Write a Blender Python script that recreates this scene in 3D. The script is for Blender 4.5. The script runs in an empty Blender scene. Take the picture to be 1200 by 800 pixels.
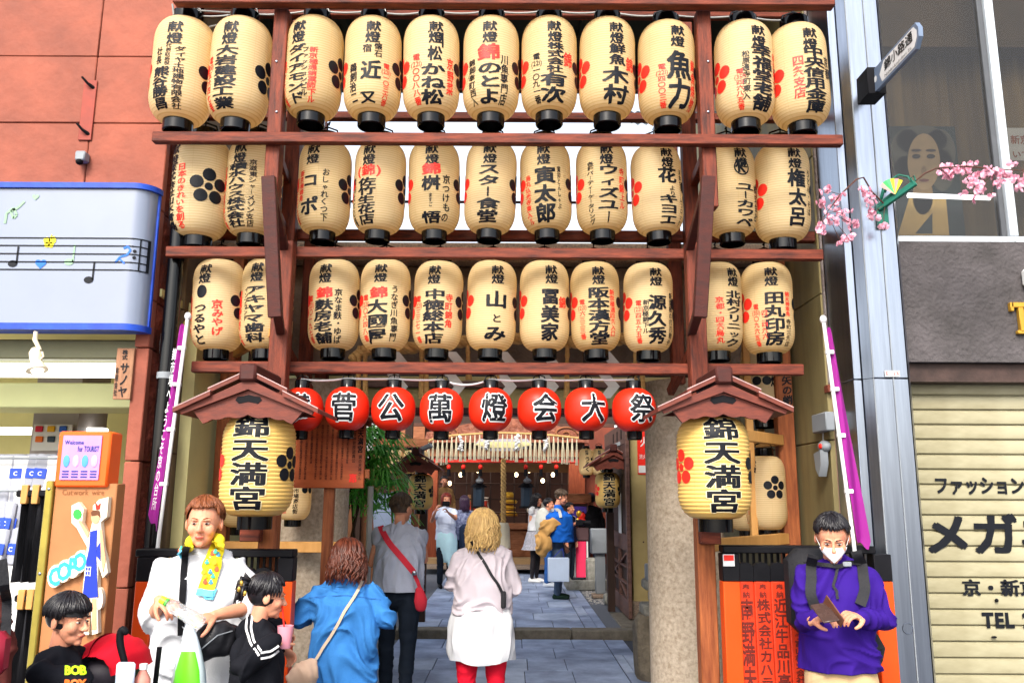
import bpy, bmesh, math, random
from math import sin, cos, pi, radians, asin, sqrt, tan, atan2
from mathutils import Vector, Matrix, noise
random.seed(7)
S = bpy.context.scene
COL = S.collection
# ------------------------------------------------------------------ camera, sky, sun, exposure
CH, FPX, PITCH, ROLL = 1.68, 971.0, 10.67, 0.28
cd = bpy.data.cameras.new('camera'); cam = bpy.data.objects.new('camera', cd); COL.objects.link(cam)
cd.sensor_width = 36; cd.lens = FPX/1200*36; cd.clip_end = 3000; cd.clip_start = .05
cam.matrix_world = Matrix.Translation((0, 0, CH)) @ Matrix.Rotation(radians(90+PITCH), 4, 'X') @ Matrix.Rotation(radians(ROLL), 4, 'Z')
S.camera = cam
CM = cam.matrix_world.copy(); CO = CM.translation.copy(); CR = CM.to_3x3()
SUN_EL, SUN_ROT = radians(40), radians(196)
w = bpy.data.worlds.new('World'); S.world = w; w.use_nodes = True
nt = w.node_tree; bg = nt.nodes['Background']
sky = nt.nodes.new('ShaderNodeTexSky'); sky.sky_type = 'NISHITA'; sky.sun_disc = False
sky.sun_elevation = SUN_EL; sky.sun_rotation = SUN_ROT; sky.dust_density = 3.0; sky.ozone_density = .6; sky.air_density = 1.2
hs = nt.nodes.new('ShaderNodeHueSaturation'); hs.inputs['Saturation'].default_value = .45; hs.inputs['Value'].default_value = 1.12
nt.links.new(sky.outputs[0], hs.inputs['Color']); nt.links.new(hs.outputs[0], bg.inputs[0]); bg.inputs[1].default_value = .125
sl = bpy.data.lights.new('sun', 'SUN'); sun = bpy.data.objects.new('sun', sl); COL.objects.link(sun)
sl.energy = 1.5; sl.angle = radians(20); sl.color = (1, .93, .83)
sd = Vector((sin(SUN_ROT)*cos(SUN_EL), cos(SUN_ROT)*cos(SUN_EL), sin(SUN_EL)))
sun.rotation_euler = sd.to_track_quat('Z', 'Y').to_euler()
S.view_settings.view_transform = 'Standard'; S.view_settings.look = 'None'
S.view_settings.exposure = 1.62; S.view_settings.gamma = 1
S.cycles.max_bounces = 8; S.cycles.diffuse_bounces = 4; S.cycles.transparent_max_bounces = 8

def ray(px, py):
    return (CR @ Vector((px-600, 400-py, -FPX))).normalized()
def P(px, py, Y):
    d = ray(px, py); return CO + d*(Y/d.y)
def PX(px, py, X):
    d = ray(px, py); return CO + d*(X/d.x)
def GZ(px, py, z=0.0):
    d = ray(px, py); return CO + d*((z-CO.z)/d.z)
def lin(c):
    c /= 255; return c/12.92 if c <= .04045 else ((c+.055)/1.055)**2.4
def rgb(r, g=None, b=None, k=1.0):
    if isinstance(r, str): h = r; r, g, b = int(h[0:2], 16), int(h[2:4], 16), int(h[4:6], 16)
    return (min(1, lin(r)*k), min(1, lin(g)*k), min(1, lin(b)*k))
# ------------------------------------------------------------------ materials
MATS = {}
def mat(name, col, rough=.6, var=.12, scale=6, bump=0, bscale=None, metal=0, st=(1, 1, 1), col2=None, spec=.25, det=4, transl=0, emit=0, coat=0, alpha=1, trans=0, dist=.01, wave=0):
    if name in MATS: return MATS[name]
    if isinstance(col, str): col = rgb(col)
    if isinstance(col2, str): col2 = rgb(col2)
    m = bpy.data.materials.new(name); m.use_nodes = True; n = m.node_tree; N = n.nodes; L = n.links
    p = N['Principled BSDF']; p.inputs['Roughness'].default_value = rough; p.inputs['Metallic'].default_value = metal
    p.inputs['Specular IOR Level'].default_value = spec; p.inputs['Coat Weight'].default_value = coat
    p.inputs['Alpha'].default_value = alpha; p.inputs['Transmission Weight'].default_value = trans
    tc = N.new('ShaderNodeTexCoord'); mp = N.new('ShaderNodeMapping'); mp.inputs['Scale'].default_value = st
    L.new(tc.outputs['Object'], mp.inputs[0])
    nz = N.new('ShaderNodeTexNoise'); nz.inputs['Scale'].default_value = scale; nz.inputs['Detail'].default_value = det; nz.inputs['Roughness'].default_value = .62
    L.new(mp.outputs[0], nz.inputs[0])
    rp = N.new('ShaderNodeValToRGB'); e = rp.color_ramp.elements
    a = tuple(x*(1-var) for x in col); b = tuple(min(1, x*(1+var)) for x in col)
    if col2: a = col2; b = col
    e[0].position = .32; e[1].position = .68; e[0].color = (*a, 1); e[1].color = (*b, 1)
    L.new(nz.outputs[0], rp.inputs[0]); L.new(rp.outputs[0], p.inputs['Base Color'])
    if var and not metal:
        rr = N.new('ShaderNodeMapRange'); rr.inputs['To Min'].default_value = max(0, rough-.1); rr.inputs['To Max'].default_value = min(1, rough+.12)
        L.new(nz.outputs[0], rr.inputs[0]); L.new(rr.outputs[0], p.inputs['Roughness'])
    if bump:
        n2 = N.new('ShaderNodeTexNoise'); n2.inputs['Scale'].default_value = bscale or scale*4; n2.inputs['Detail'].default_value = 5
        L.new(mp.outputs[0], n2.inputs[0]); bp = N.new('ShaderNodeBump'); bp.inputs['Strength'].default_value = bump; bp.inputs['Distance'].default_value = dist
        L.new(n2.outputs[0], bp.inputs['Height']); L.new(bp.outputs[0], p.inputs['Normal'])
    if emit:
        L.new(rp.outputs[0], p.inputs['Emission Color']); p.inputs['Emission Strength'].default_value = emit
    if transl:
        tr = N.new('ShaderNodeBsdfTranslucent'); mx = N.new('ShaderNodeMixShader'); mx.inputs[0].default_value = transl
        L.new(rp.outputs[0], tr.inputs[0]); L.new(p.outputs[0], mx.inputs[1]); L.new(tr.outputs[0], mx.inputs[2])
        L.new(mx.outputs[0], N['Material Output'].inputs[0])
    MATS[name] = m; return m
# ------------------------------------------------------------------ mesh building
class MB:
    def __init__(s): s.v = []; s.f = []; s.m = []
    def add(s, vs, fs, mi=0):
        o = len(s.v); s.v += [tuple(v) for v in vs]; s.f += [tuple(i+o for i in f) for f in fs]; s.m += [mi]*len(fs); return s
    def box(s, x0, x1, y0, y1, z0, z1, b=0, mi=0):
        if x0 > x1: x0, x1 = x1, x0
        if y0 > y1: y0, y1 = y1, y0
        if z0 > z1: z0, z1 = z1, z0
        if b <= 0:
            return s.add([(x0,y0,z0),(x1,y0,z0),(x1,y1,z0),(x0,y1,z0),(x0,y0,z1),(x1,y0,z1),(x1,y1,z1),(x0,y1,z1)],
                         [(0,3,2,1),(4,5,6,7),(0,1,5,4),(1,2,6,5),(2,3,7,6),(3,0,4,7)], mi)
        b = min(b, (x1-x0)*.45, (y1-y0)*.45, (z1-z0)*.45)
        X = (x0, x1); Y = (y0, y1); Z = (z0, z1); V = []; idx = {}
        for i in (0, 1):
            for j in (0, 1):
                for k in (0, 1):
                    sx, sy, sz = (b if i == 0 else -b), (b if j == 0 else -b), (b if k == 0 else -b)
                    idx[i,j,k,0] = len(V); V.append((X[i], Y[j]+sy, Z[k]+sz))
                    idx[i,j,k,1] = len(V); V.append((X[i]+sx, Y[j], Z[k]+sz))
                    idx[i,j,k,2] = len(V); V.append((X[i]+sx, Y[j]+sy, Z[k]))
        F = []
        for i in (0, 1):
            q = [idx[i,0,0,0], idx[i,1,0,0], idx[i,1,1,0], idx[i,0,1,0]]; F.append(q if i else q[::-1])
            q = [idx[0,i,0,1], idx[1,i,0,1], idx[1,i,1,1], idx[0,i,1,1]]; F.append(q[::-1] if i else q)
            q = [idx[0,0,i,2], idx[1,0,i,2], idx[1,1,i,2], idx[0,1,i,2]]; F.append(q if i else q[::-1])
        for a in (0, 1):
            for c in (0, 1):
                F.append([idx[0,a,c,1], idx[1,a,c,1], idx[1,a,c,2], idx[0,a,c,2]])
                F.append([idx[a,0,c,0], idx[a,1,c,0], idx[a,1,c,2], idx[a,0,c,2]])
                F.append([idx[a,c,0,0], idx[a,c,1,0], idx[a,c,1,1], idx[a,c,0,1]])
                for d in (0, 1): F.append([idx[a,c,d,0], idx[a,c,d,1], idx[a,c,d,2]])
        return s.add(V, F, mi)
    def obox(s, mtx, sx, sy, sz, b=0, mi=0):      # box centred at mtx
        t = MB().box(-sx/2, sx/2, -sy/2, sy/2, -sz/2, sz/2, b)
        return s.add([mtx @ Vector(v) for v in t.v], t.f, mi)
    def bar(s, p0, p1, wd, ht, b=.004, up=(0, 0, 1), mi=0):
        p0 = Vector(p0); p1 = Vector(p1); d = p1-p0; L = d.length; d.normalize(); u = Vector(up)
        sx = d.cross(u)
        if sx.length < 1e-4: sx = d.cross(Vector((0, 1, 0)))
        sx.normalize(); u = sx.cross(d)
        m = Matrix((sx, d, u)).transposed().to_4x4(); m.translation = (p0+p1)/2
        return s.obox(m, wd, L, ht, b, mi)
    def tube(s, pts, rad, n=8, up=None, cap=True, mi=0):
        # rad: float or list of float / (ra, rb); ra along side vector, rb along the other one
        pts = [Vector(p) for p in pts]; k = len(pts)
        if not isinstance(rad, (list, tuple)): rad = [rad]*k
        ref = Vector(up) if up else None; vs = []; prev = None
        for i, p in enumerate(pts):
            t = (pts[min(i+1, k-1)]-pts[max(i-1, 0)])
            if t.length < 1e-9: t = Vector((0, 0, 1))
            t.normalize()
            if ref is not None: sd_ = ref - t*ref.dot(t)
            elif prev is not None: sd_ = prev - t*prev.dot(t)
            else: sd_ = Vector((1, 0, 0)) - t*t.x
            if sd_.length < 1e-4: sd_ = t.orthogonal()
            sd_.normalize(); prev = sd_; o = t.cross(sd_)
            r = rad[i]; ra, rb = (r if isinstance(r, (tuple, list)) else (r, r))
            for j in range(n):
                a = 2*pi*j/n; vs.append(p + sd_*(ra*cos(a)) + o*(rb*sin(a)))
        fs = [(i*n+j, i*n+(j+1) % n, (i+1)*n+(j+1) % n, (i+1)*n+j) for i in range(k-1) for j in range(n)]
        if cap: fs += [tuple(range(n))[::-1], tuple((k-1)*n+j for j in range(n))]
        return s.add(vs, fs, mi)
    def limb(s, pts, rad, n=14, sub=3, **kw):      # smooth tube with rounded ends
        pts = [Vector(p) for p in pts]; R = [r if isinstance(r, (tuple, list)) else (r, r) for r in rad]
        P2 = []; R2 = []
        for i in range(len(pts)-1):
            a = pts[max(i-1, 0)]; b = pts[i]; c = pts[i+1]; d = pts[min(i+2, len(pts)-1)]
            for q in range(sub):
                t = q/sub
                P2.append(.5*((2*b)+(c-a)*t+(2*a-5*b+4*c-d)*t*t+(3*b-a-3*c+d)*t**3))
                R2.append(tuple(R[i][e]*(1-t)+R[i+1][e]*t for e in (0, 1)))
        P2.append(pts[-1]); R2.append(R[-1])
        d0 = (P2[0]-P2[1]).normalized(); d1 = (P2[-1]-P2[-2]).normalized()
        def dome(p, r, d): m = min(r); return [(p+d*m*.97*sin(a), tuple(x*cos(a) for x in r)) for a in (.5, 1.0, 1.4)]
        a = dome(P2[0], R2[0], d0)[::-1]; b = dome(P2[-1], R2[-1], d1)
        return s.tube([x[0] for x in a]+P2+[x[0] for x in b], [x[1] for x in a]+R2+[x[1] for x in b], n, **kw)
    def ell(s, c, r, n=16, m=10, mi=0, rot=None):
        vs = []; fs = []
        for i in range(m+1):
            a = pi*i/m
            for j in range(n):
                b = 2*pi*j/n; q = Vector((r[0]*sin(a)*cos(b), r[1]*sin(a)*sin(b), r[2]*cos(a)))
                if rot: q = rot @ q
                vs.append(Vector(c)+q)
        for i in range(m):
            for j in range(n):
                fs.append((i*n+j, (i+1)*n+j, (i+1)*n+(j+1) % n, i*n+(j+1) % n))
        return s.add(vs, fs, mi)
    def lathe(s, prof, n=32, c=(0, 0, 0), mi=0, cap=True):
        vs = [(c[0]+r*cos(2*pi*j/n), c[1]+r*sin(2*pi*j/n), c[2]+z) for r, z in prof for j in range(n)]
        k = len(prof)
        fs = [(i*n+j, i*n+(j+1) % n, (i+1)*n+(j+1) % n, (i+1)*n+j) for i in range(k-1) for j in range(n)]
        if cap: fs += [tuple(range(n))[::-1], tuple((k-1)*n+j for j in range(n))]
        return s.add(vs, fs, mi)
    def prism(s, poly, y0, y1, mi=0, plane='xz'):    # poly: list of 2D points extruded along the third axis
        f = {'xz': lambda a, b, t: (a, t, b), 'yz': lambda a, b, t: (t, a, b), 'xy': lambda a, b, t: (a, b, t)}[plane]
        n = len(poly); vs = [f(a, b, y0) for a, b in poly]+[f(a, b, y1) for a, b in poly]
        fs = [tuple(range(n)), tuple(range(n, 2*n))[::-1]]+[(i, i+n, (i+1) % n+n, (i+1) % n) for i in range(n)]
        return s.add(vs, fs, mi)
    def xf(s, m): s.v = [tuple(m @ Vector(v)) for v in s.v]; return s
    def mesh(s, name='m', fix=True, smooth=True):
        me = bpy.data.meshes.new(name); me.from_pydata(s.v, [], s.f)
        if any(s.m): me.polygons.foreach_set('material_index', s.m)
        if fix:
            b = bmesh.new(); b.from_mesh(me); bmesh.ops.recalc_face_normals(b, faces=b.faces); b.to_mesh(me); b.free()
        if smooth: me.shade_smooth(); me.set_sharp_from_angle(angle=radians(38))
        return me
def offs(parent):
    t = Vector((0, 0, 0)); q = parent
    while q is not None: t = t+Vector(q.location); q = q.parent
    return t
def put(name, me, m, parent=None, label=None, kind=None, local=False):
    """me: MB in world coordinates (or local to its thing when local=True)"""
    if isinstance(me, MB):
        if parent is not None and not local:
            t = offs(parent); me.v = [(v[0]-t.x, v[1]-t.y, v[2]-t.z) for v in me.v]
        me = me.mesh(name)
    for x in (m if isinstance(m, (list, tuple)) else [m]): me.materials.append(x)
    o = bpy.data.objects.new(name, me); COL.objects.link(o); o.parent = parent
    if label: o['label'] = label
    if kind: o['kind'] = kind
    return o
def tag(o, label, cat, group=None, kind=None):
    if label: o['label'] = label
    if cat: o['category'] = cat
    if group: o['group'] = group
    if kind: o['kind'] = kind
    return o
def thing(name, label, cat, loc=(0, 0, 0), group=None, rz=0):
    o = bpy.data.objects.new(name, None); COL.objects.link(o); o.location = loc; o.rotation_euler = (0, 0, rz); o.empty_display_size = .1
    return tag(o, label, cat, group)
def share(name, me, parent, loc=(0, 0, 0), rot=None, scale=None):
    o = bpy.data.objects.new(name, me); COL.objects.link(o); o.parent = parent; o.location = loc
    if rot: o.rotation_euler = rot
    if scale: o.scale = scale
    return o
def fuse(mb, voxel, smooth=3, fold=0, fs=9, seed=0, name='m'):
    """one continuous skin from overlapping closed shapes"""
    me = mb.mesh('tmp', smooth=False); o = bpy.data.objects.new('tmp', me); COL.objects.link(o)
    r = o.modifiers.new('r', 'REMESH'); r.mode = 'VOXEL'; r.voxel_size = voxel
    if smooth: q = o.modifiers.new('s', 'SMOOTH'); q.iterations = smooth; q.factor = .5
    dg = bpy.context.evaluated_depsgraph_get(); out = bpy.data.meshes.new_from_object(o.evaluated_get(dg))
    bpy.data.objects.remove(o); bpy.data.meshes.remove(me); out.name = name
    if fold:
        ns = [v.normal.copy() for v in out.vertices]; of = Vector((seed*7.3, seed*3.1, 0))
        for v, nn in zip(out.vertices, ns):
            q = v.co+of; wv = noise.noise(q*3.0)
            t = noise.noise(Vector((q.x*fs+wv*3, q.y*fs+wv*3, q.z*fs*.45+wv*2)))
            u = 1-abs(noise.noise(Vector((q.x*fs*.6+5, q.y*fs*.6, q.z*fs*.8+wv*4))))*2.2
            v.co += nn*fold*(t*1.1+max(0, u)**2*1.1-.4)
    out.shade_smooth()
    return out
def mjoin(meshes, name='m'):
    mb = MB()
    for me in meshes:
        if isinstance(me, MB): mb.add(me.v, me.f)
        else: mb.add([tuple(v.co) for v in me.vertices], [tuple(p.vertices) for p in me.polygons])
    me = bpy.data.meshes.new(name); me.from_pydata(mb.v, [], mb.f); me.shade_smooth(); return me
# ------------------------------------------------------------------ lettering: glyph outlines laid on flat or round surfaces
GL = {}
def glyph(ch, off=.02, cut=True):
    k = (ch, off, cut)
    if k in GL: return GL[k]
    c = bpy.data.curves.new('g', 'FONT'); c.body = ch; c.offset = off; c.resolution_u = 2
    o = bpy.data.objects.new('g', c); COL.objects.link(o); bpy.context.view_layer.update()
    me = o.to_mesh(); b = bmesh.new(); b.from_mesh(me); o.to_mesh_clear(); bpy.data.objects.remove(o); bpy.data.curves.remove(c)
    bmesh.ops.remove_doubles(b, verts=b.verts, dist=1e-5)
    if cut:
        for ax in (0, 1):
            for t in (.17, .33, .5, .67, .83):
                nrm = (1, 0, 0) if ax == 0 else (0, 1, 0); co = (t, 0, 0) if ax == 0 else (0, t-.12, 0)
                bmesh.ops.bisect_plane(b, geom=b.verts[:]+b.edges[:]+b.faces[:], plane_co=co, plane_no=nrm)
    b.verts.ensure_lookup_table(); b.verts.index_update()
    vs = [(v.co.x, v.co.y) for v in b.verts]; fs = [tuple(v.index for v in f.verts) for f in b.faces]; b.free()
    xs = [v[0] for v in vs] or [0, 1]
    GL[k] = (vs, fs, min(xs), max(xs)); return GL[k]
SMALL = 'ァィゥェォャュョッっゃゅょー・'
def BOLD(off):
    if off < .015: return [(0, 0)]
    if off < .045: r = off*.8; return [(r, r*.7), (-r, -r*.7), (r*.9, -r*.7), (-r*.9, r*.7)]
    r = off*.95; return [(0, 0)]+[(r*cos(k*pi/4), r*sin(k*pi/4)) for k in range(8)]
def vtext(mb, text, xc, ytop, ybot, w_, fn, off=.02, mi=0, jit=.0, skew=.0):
    """a column of characters from ytop down to ybot in the flat (u, v) space of fn"""
    n = len(text); h = (ytop-ybot)/max(n, 1)
    for i, ch in enumerate(text):
        if ch == ' ': continue
        vs, fs, x0, x1 = glyph(ch, .006, w_ > .05); cy = ytop-h*(i+.5); cx = xc+random.uniform(-1, 1)*jit*w_
        sc = .8 if ch in 'ァィゥェォャュョッっゃゅょ' else 1.0
        wide = ch.isascii(); gc = (x0+x1)/2 if wide else .5
        sh = h*1.0*random.uniform(.94, 1.06) if jit else h
        for q, (dx, dy) in enumerate(BOLD(off)):
            out = []
            p0 = fn(cx, cy); nn = (fn(cx+.001, cy)-p0).cross(fn(cx, cy+.001)-p0).normalized()*(.00012*q)
            for (a, b_) in vs:
                a += dx; b_ += dy
                u = (a-gc)*w_*sc*(1.15 if wide else 1); v = (b_-.38)*sh*sc
                if ch == 'ー': u, v = (b_-.38)*w_*.5, -(a-.5)*sh*.95
                v += u*skew*sh/w_
                if jit and w_ > .05: u += random.uniform(-.011, .011)*w_; v += random.uniform(-.011, .011)*w_
                out.append(fn(cx+u, cy+v)+nn)
            mb.add(out, fs, mi)
def htext(mb, text, x0, x1, yc, h, fn, off=.02, mi=0):
    """a line of characters from x0 to x1"""
    adv = []; 
    for ch in text:
        vs, fs, a, b_ = glyph(ch, off, False) if ch != ' ' else ([], [], 0, .3)
        adv.append(1.0 if ord(ch) > 255 else (b_-a+.08))
    tot = sum(adv); sx = (x1-x0)/tot; x = x0
    for ch, ad in zip(text, adv):
        if ch != ' ':
            vs, fs, a, b_ = glyph(ch, off if ord(ch) < 256 else .006, False); o0 = 0 if ord(ch) > 255 else a-.04
            for qi, (dx, dy) in enumerate(BOLD(off) if ord(ch) > 255 else [(0, 0)]):
                p0 = fn(x, yc); nn = (fn(x+.001, yc)-p0).cross(fn(x, yc+.001)-p0).normalized()*(.00012*qi)
                mb.add([fn(x+(p+dx-o0)*sx, yc+(q+dy-(.38 if ord(ch) > 255 else .35))*h)+nn for p, q in vs], fs, mi)
        x += ad*sx
def flat(o, ux, uy):      # maps (u,v) on a plane
    o = Vector(o); ux = Vector(ux); uy = Vector(uy); return lambda u, v: o+ux*u+uy*v
def polyline(mb, pts, r, n=6, mi=0): return mb.tube(pts, r, n, mi=mi)
def catenary(a, b, sag, k=10):
    a = Vector(a); b = Vector(b); return [a.lerp(b, i/k)-Vector((0, 0, sag*4*(i/k)*(1-i/k))) for i in range(k+1)]

# ------------------------------------------------------------------ palette
WOOD = mat('stained_wood', rgb('a04c34', k=.55), .6, .25, 5, .3, 40, st=(1, 8, 8), col2=rgb('4c2018', k=.5), det=6, spec=.22)
WOODV = mat('stained_wood_upright', rgb('a04c34', k=.55), .6, .25, 5, .3, 40, st=(8, 8, 1), col2=rgb('4f241b', k=.5), det=6, spec=.22)
WOODD = mat('dark_brown_wood', rgb('5c2820', k=.6), .6, .2, 6, .2, 40, st=(2, 6, 6), col2=rgb('3a1a17', k=.8))
OAK = mat('orange_weathered_wood', rgb('b4683a', k=.7), .6, .2, 4, .3, 30, st=(9, 9, .8), col2=rgb('75391f', k=.7), det=6)
PINE = mat('pale_pine', rgb('d9a25f', k=.75), .55, .1, 4, .1, 40, st=(3, 3, 1), col2=rgb('c08a48', k=.75))
PAPER = mat('lantern_paper', rgb('ffe8ba', k=.92), .5, .05, 3, 0, transl=.58, spec=.25)
def hoops(m, H, n, dark=.8, seams=8):
    N = m.node_tree.nodes; L = m.node_tree.links; rp = [x for x in N if x.type == 'VALTORGB'][0]; tc = [x for x in N if x.type == 'TEX_COORD'][0]
    sx = N.new('ShaderNodeSeparateXYZ'); L.new(tc.outputs['Object'], sx.inputs[0])
    def mth(op, a, b=None):
        q = N.new('ShaderNodeMath'); q.operation = op
        for i, v in enumerate((a, b)):
            if v is None: continue
            if isinstance(v, (int, float)): q.inputs[i].default_value = v
            else: L.new(v, q.inputs[i])
        return q.outputs[0]
    f = mth('FRACT', mth('ADD', mth('MULTIPLY', sx.outputs[2], n/H), .5)); l1 = mth('GREATER_THAN', mth('ABSOLUTE', mth('SUBTRACT', f, .5)), .36)
    an = mth('FRACT', mth('ADD', mth('MULTIPLY', mth('ARCTAN2', sx.outputs[0], sx.outputs[1]), seams/(2*pi)), .5)); l2 = mth('LESS_THAN', mth('ABSOLUTE', mth('SUBTRACT', an, .5)), .011)
    oi = N.new('ShaderNodeObjectInfo'); tone = mth('ADD', mth('MULTIPLY', oi.outputs['Random'], .14), .86)
    k = mth('MULTIPLY', mth('SUBTRACT', 1, mth('MULTIPLY', mth('MAXIMUM', l1, mth('MULTIPLY', l2, .6)), 1-dark)), tone)
    mx = N.new('ShaderNodeMix'); mx.data_type = 'RGBA'; mx.blend_type = 'MULTIPLY'; mx.inputs[0].default_value = 1
    cb = N.new('ShaderNodeCombineColor'); L.new(mth('POWER', k, .7), cb.inputs[0]); L.new(k, cb.inputs[1]); L.new(mth('POWER', k, 1.8), cb.inputs[2])
    for lk in [x for x in L if x.from_socket == rp.outputs[0]]:
        to = lk.to_socket; L.remove(lk); L.new(mx.outputs[2], to)
    L.new(rp.outputs[0], mx.inputs[6]); L.new(cb.outputs[0], mx.inputs[7])
hoops(PAPER, .62, 40)
PAPER2 = mat('big_lantern_paper', rgb('f4cc78', k=.82), .45, .06, 3, 0, transl=.2, spec=.4)
hoops(PAPER2, .565, 26, .82)
REDP = mat('red_lantern_paper', rgb('f03018', k=.8), .38, .05, 3, 0, transl=.12, spec=.3); hoops(REDP, .262, 27, .86)
INK = mat('black_ink', rgb('0c0f16'), .5, .1, 20, spec=.18)
REDINK = mat('red_ink', rgb('e02a1e', k=.9), .45, .06, 20)
LACQ = mat('black_lacquer', rgb('050507'), .14, .1, 10, spec=.28)
WHITE = mat('white_paint', rgb('e8e8e8', k=.75), .5, .04, 8)
WIRE = mat('grey_cable', rgb('8a8a88'), .5, .1, 10)
BLACK = mat('matt_black', rgb('101014'), .6, .15, 10, spec=.1)
SKIN = mat('skin', rgb('e0a080', k=.85), .5, .08, 9, .05, 90, col2=rgb('cc8468', k=.85))
SKIN.node_tree.nodes['Principled BSDF'].inputs['Subsurface Weight'].default_value = .12; SKIN.node_tree.nodes['Principled BSDF'].inputs['Subsurface Radius'].default_value = (.02, .008, .004)
METAL = mat('brushed_steel', rgb('8e95a2'), .28, .12, 3, .05, 60, metal=1, st=(14, 14, .6))
METALG = mat('grey_metal', rgb('8a9096', k=.8), .45, .08, 6, .03)
GRANITE = mat('granite', rgb('b09a86', k=.8), .75, .15, 60, .3, 120, col2=rgb('6f6056', k=.8), det=8)
CONC = mat('rough_concrete', rgb('9a8c84', k=.75), .85, .2, 3, .6, 30, col2=rgb('5e534e', k=.75), det=8, dist=.02)
# ================================================================== GROUND
ASPH = mat('asphalt', rgb('6b6f78', k=.7), .85, .15, 40, .3, 120)
PAVE = mat('blue_grey_flagstone', rgb('98a6c2', k=1.1), .55, .12, 2.2, .35, 45, col2=rgb('66748e', k=.85), det=8)
PAVE2 = mat('pale_flagstone', rgb('aab6cc', k=1.1), .55, .12, 2.2, .35, 45, col2=rgb('78869e', k=.9), det=8)
KERB = mat('kerb_stone', rgb('80786c', k=.8), .7, .2, 8, .3, 60, col2=rgb('5a5448', k=.8))
KY = GZ(610, 749, 0).y; STEP = .11
put('ground', MB().box(-60, 60, -40, KY+.1, -.3, -.012), ASPH, kind='structure')
court = put('courtyard', MB().box(-60, 60, KY+.1, 200, -.3, STEP-.012), ASPH, kind='structure')
pave = put('pavement', MB().box(-1.35, 1.62, 2.2, KY-.002, -.02, -.006), mat('grout', rgb('3c4048'), .9, .1, 30), kind='structure')
def stones(parent, x0, x1, y0, y1, z, seed, rows, cols, th=.03):
    random.seed(seed); ys = [y0+(y1-y0)*i/rows for i in range(rows+1)]
    for i in range(rows):
        n = cols+random.choice((0, 0, 1)); cuts = [0]+sorted([(k+random.uniform(-.2, .2))/n for k in range(1, n)])+[1]
        for a, b in zip(cuts, cuts[1:]):
            xa = x0+(x1-x0)*a+.004; xb = x0+(x1-x0)*b-.004; dz = random.uniform(-.002, .003)
            put('paving_stone', MB().box(xa, xb, ys[i]+.004, ys[i+1]-.004, z-th, z+dz, .004), random.choice((PAVE, PAVE, PAVE2)), parent)
stones(pave, -1.35, 1.12, 5.6, KY-.01, .006, 3, 8, 4)
stones(pave, 1.125, 1.36, 5.6, KY-.01, .006, 9, 5, 1)
kerb = put('kerb', MB(), KERB, kind='structure')
cuts = [-1.5, -.62, .05, .74, 1.62]
for a, b in zip(cuts, cuts[1:]):
    put('kerb_stone', MB().box(a+.003, b-.003, KY, KY+.24, -.05, STEP, .012), KERB, kerb)
put('kerb_stone', MB().box(1.38, 1.62, KY+.243, KY+1.6, -.05, STEP+.004, .012), KERB, kerb)
stones(court, -1.3, .92, KY+.25, 19.0, STEP, 5, 13, 4)
stones(court, .925, 1.19, KY+.25, 19.0, STEP, 6, 8, 1)
grv = MB(); random.seed(4)
for i in range(2600):
    x = random.uniform(1.22, 2.6); y = random.uniform(KY+2.6, KY+6.5); r = random.uniform(.008, .02)
    grv.add([(x+r, y, STEP-.01), (x, y+r, STEP-.01), (x-r, y, STEP-.01), (x, y-r, STEP-.01), (x, y, STEP+r*.9-.01)], [(0, 1, 4), (1, 2, 4), (2, 3, 4), (3, 0, 4)])
put('gravel', grv, mat('gravel_grey', rgb('a8a4a0', k=.8), .8, .3, 90), kind='stuff')

# ================================================================== PINK STONE BUILDING (shop)
PINK = mat('pink_sandstone', rgb('c87058', k=.50), .7, .12, 2.4, .5, 14, col2=rgb('a85c48', k=.44), det=8, dist=.015)
PINKR = mat('rough_split_sandstone', rgb('a4503c', k=.45), .85, .2, 5, 1.0, 16, col2=rgb('6e3026', k=.65), det=8, dist=.05)
JOINT = mat('dark_mortar', rgb('6a3e34'), .9, .1, 20)
YL = 5.12
pb = thing('pink_building', 'pink sandstone shop building with a blue rimmed sign and open shop front', 'building', (-3.2, YL+.4, 0))
xe = P(188, 300, YL+.05).x      # outer corner of the pier
xi = P(140, 600, YL).x
put('wall', MB().box(-9, xe-.05, YL+.03, YL+.55, 2.9, 9.0), JOINT, pb)
put('pier_core', MB().box(xi+.03, xe-.05, YL+.03, YL+.45, 0, 2.9), JOINT, pb)
zj = [2.9, P(90, 290, YL).z, P(60, 144, YL).z, P(60, 66, YL).z, P(60, 66, YL).z+.78, P(60, 66, YL).z+1.5]
zj[1] = (zj[0]+zj[2])/2
xb = P(115, 60, YL).x
random.seed(2)
for a, b in zip(zj, zj[1:]):
    put('stone_slab', MB().box(xb+.002, xe, YL+random.uniform(-.002, .002), YL+.06, a+.002, b-.002, .006), PINK, pb)
    for k in range(4):
        put('stone_slab', MB().box(xb-1.35*(k+1)+.002, xb-1.35*k-.002, YL+random.uniform(-.003, .002), YL+.06, a+.002, b-.002, .006), PINK, pb)
zq = [0, .62, 1.14, P(150, 540, YL).z, P(150, 407, YL).z, 2.9]
for a, b in zip(zq, zq[1:]):
    put('stone_slab', MB().box(xi, xe, YL+random.uniform(-.003, .003), YL+.06, a+.003, b-.003, .006), PINK, pb)
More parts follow.
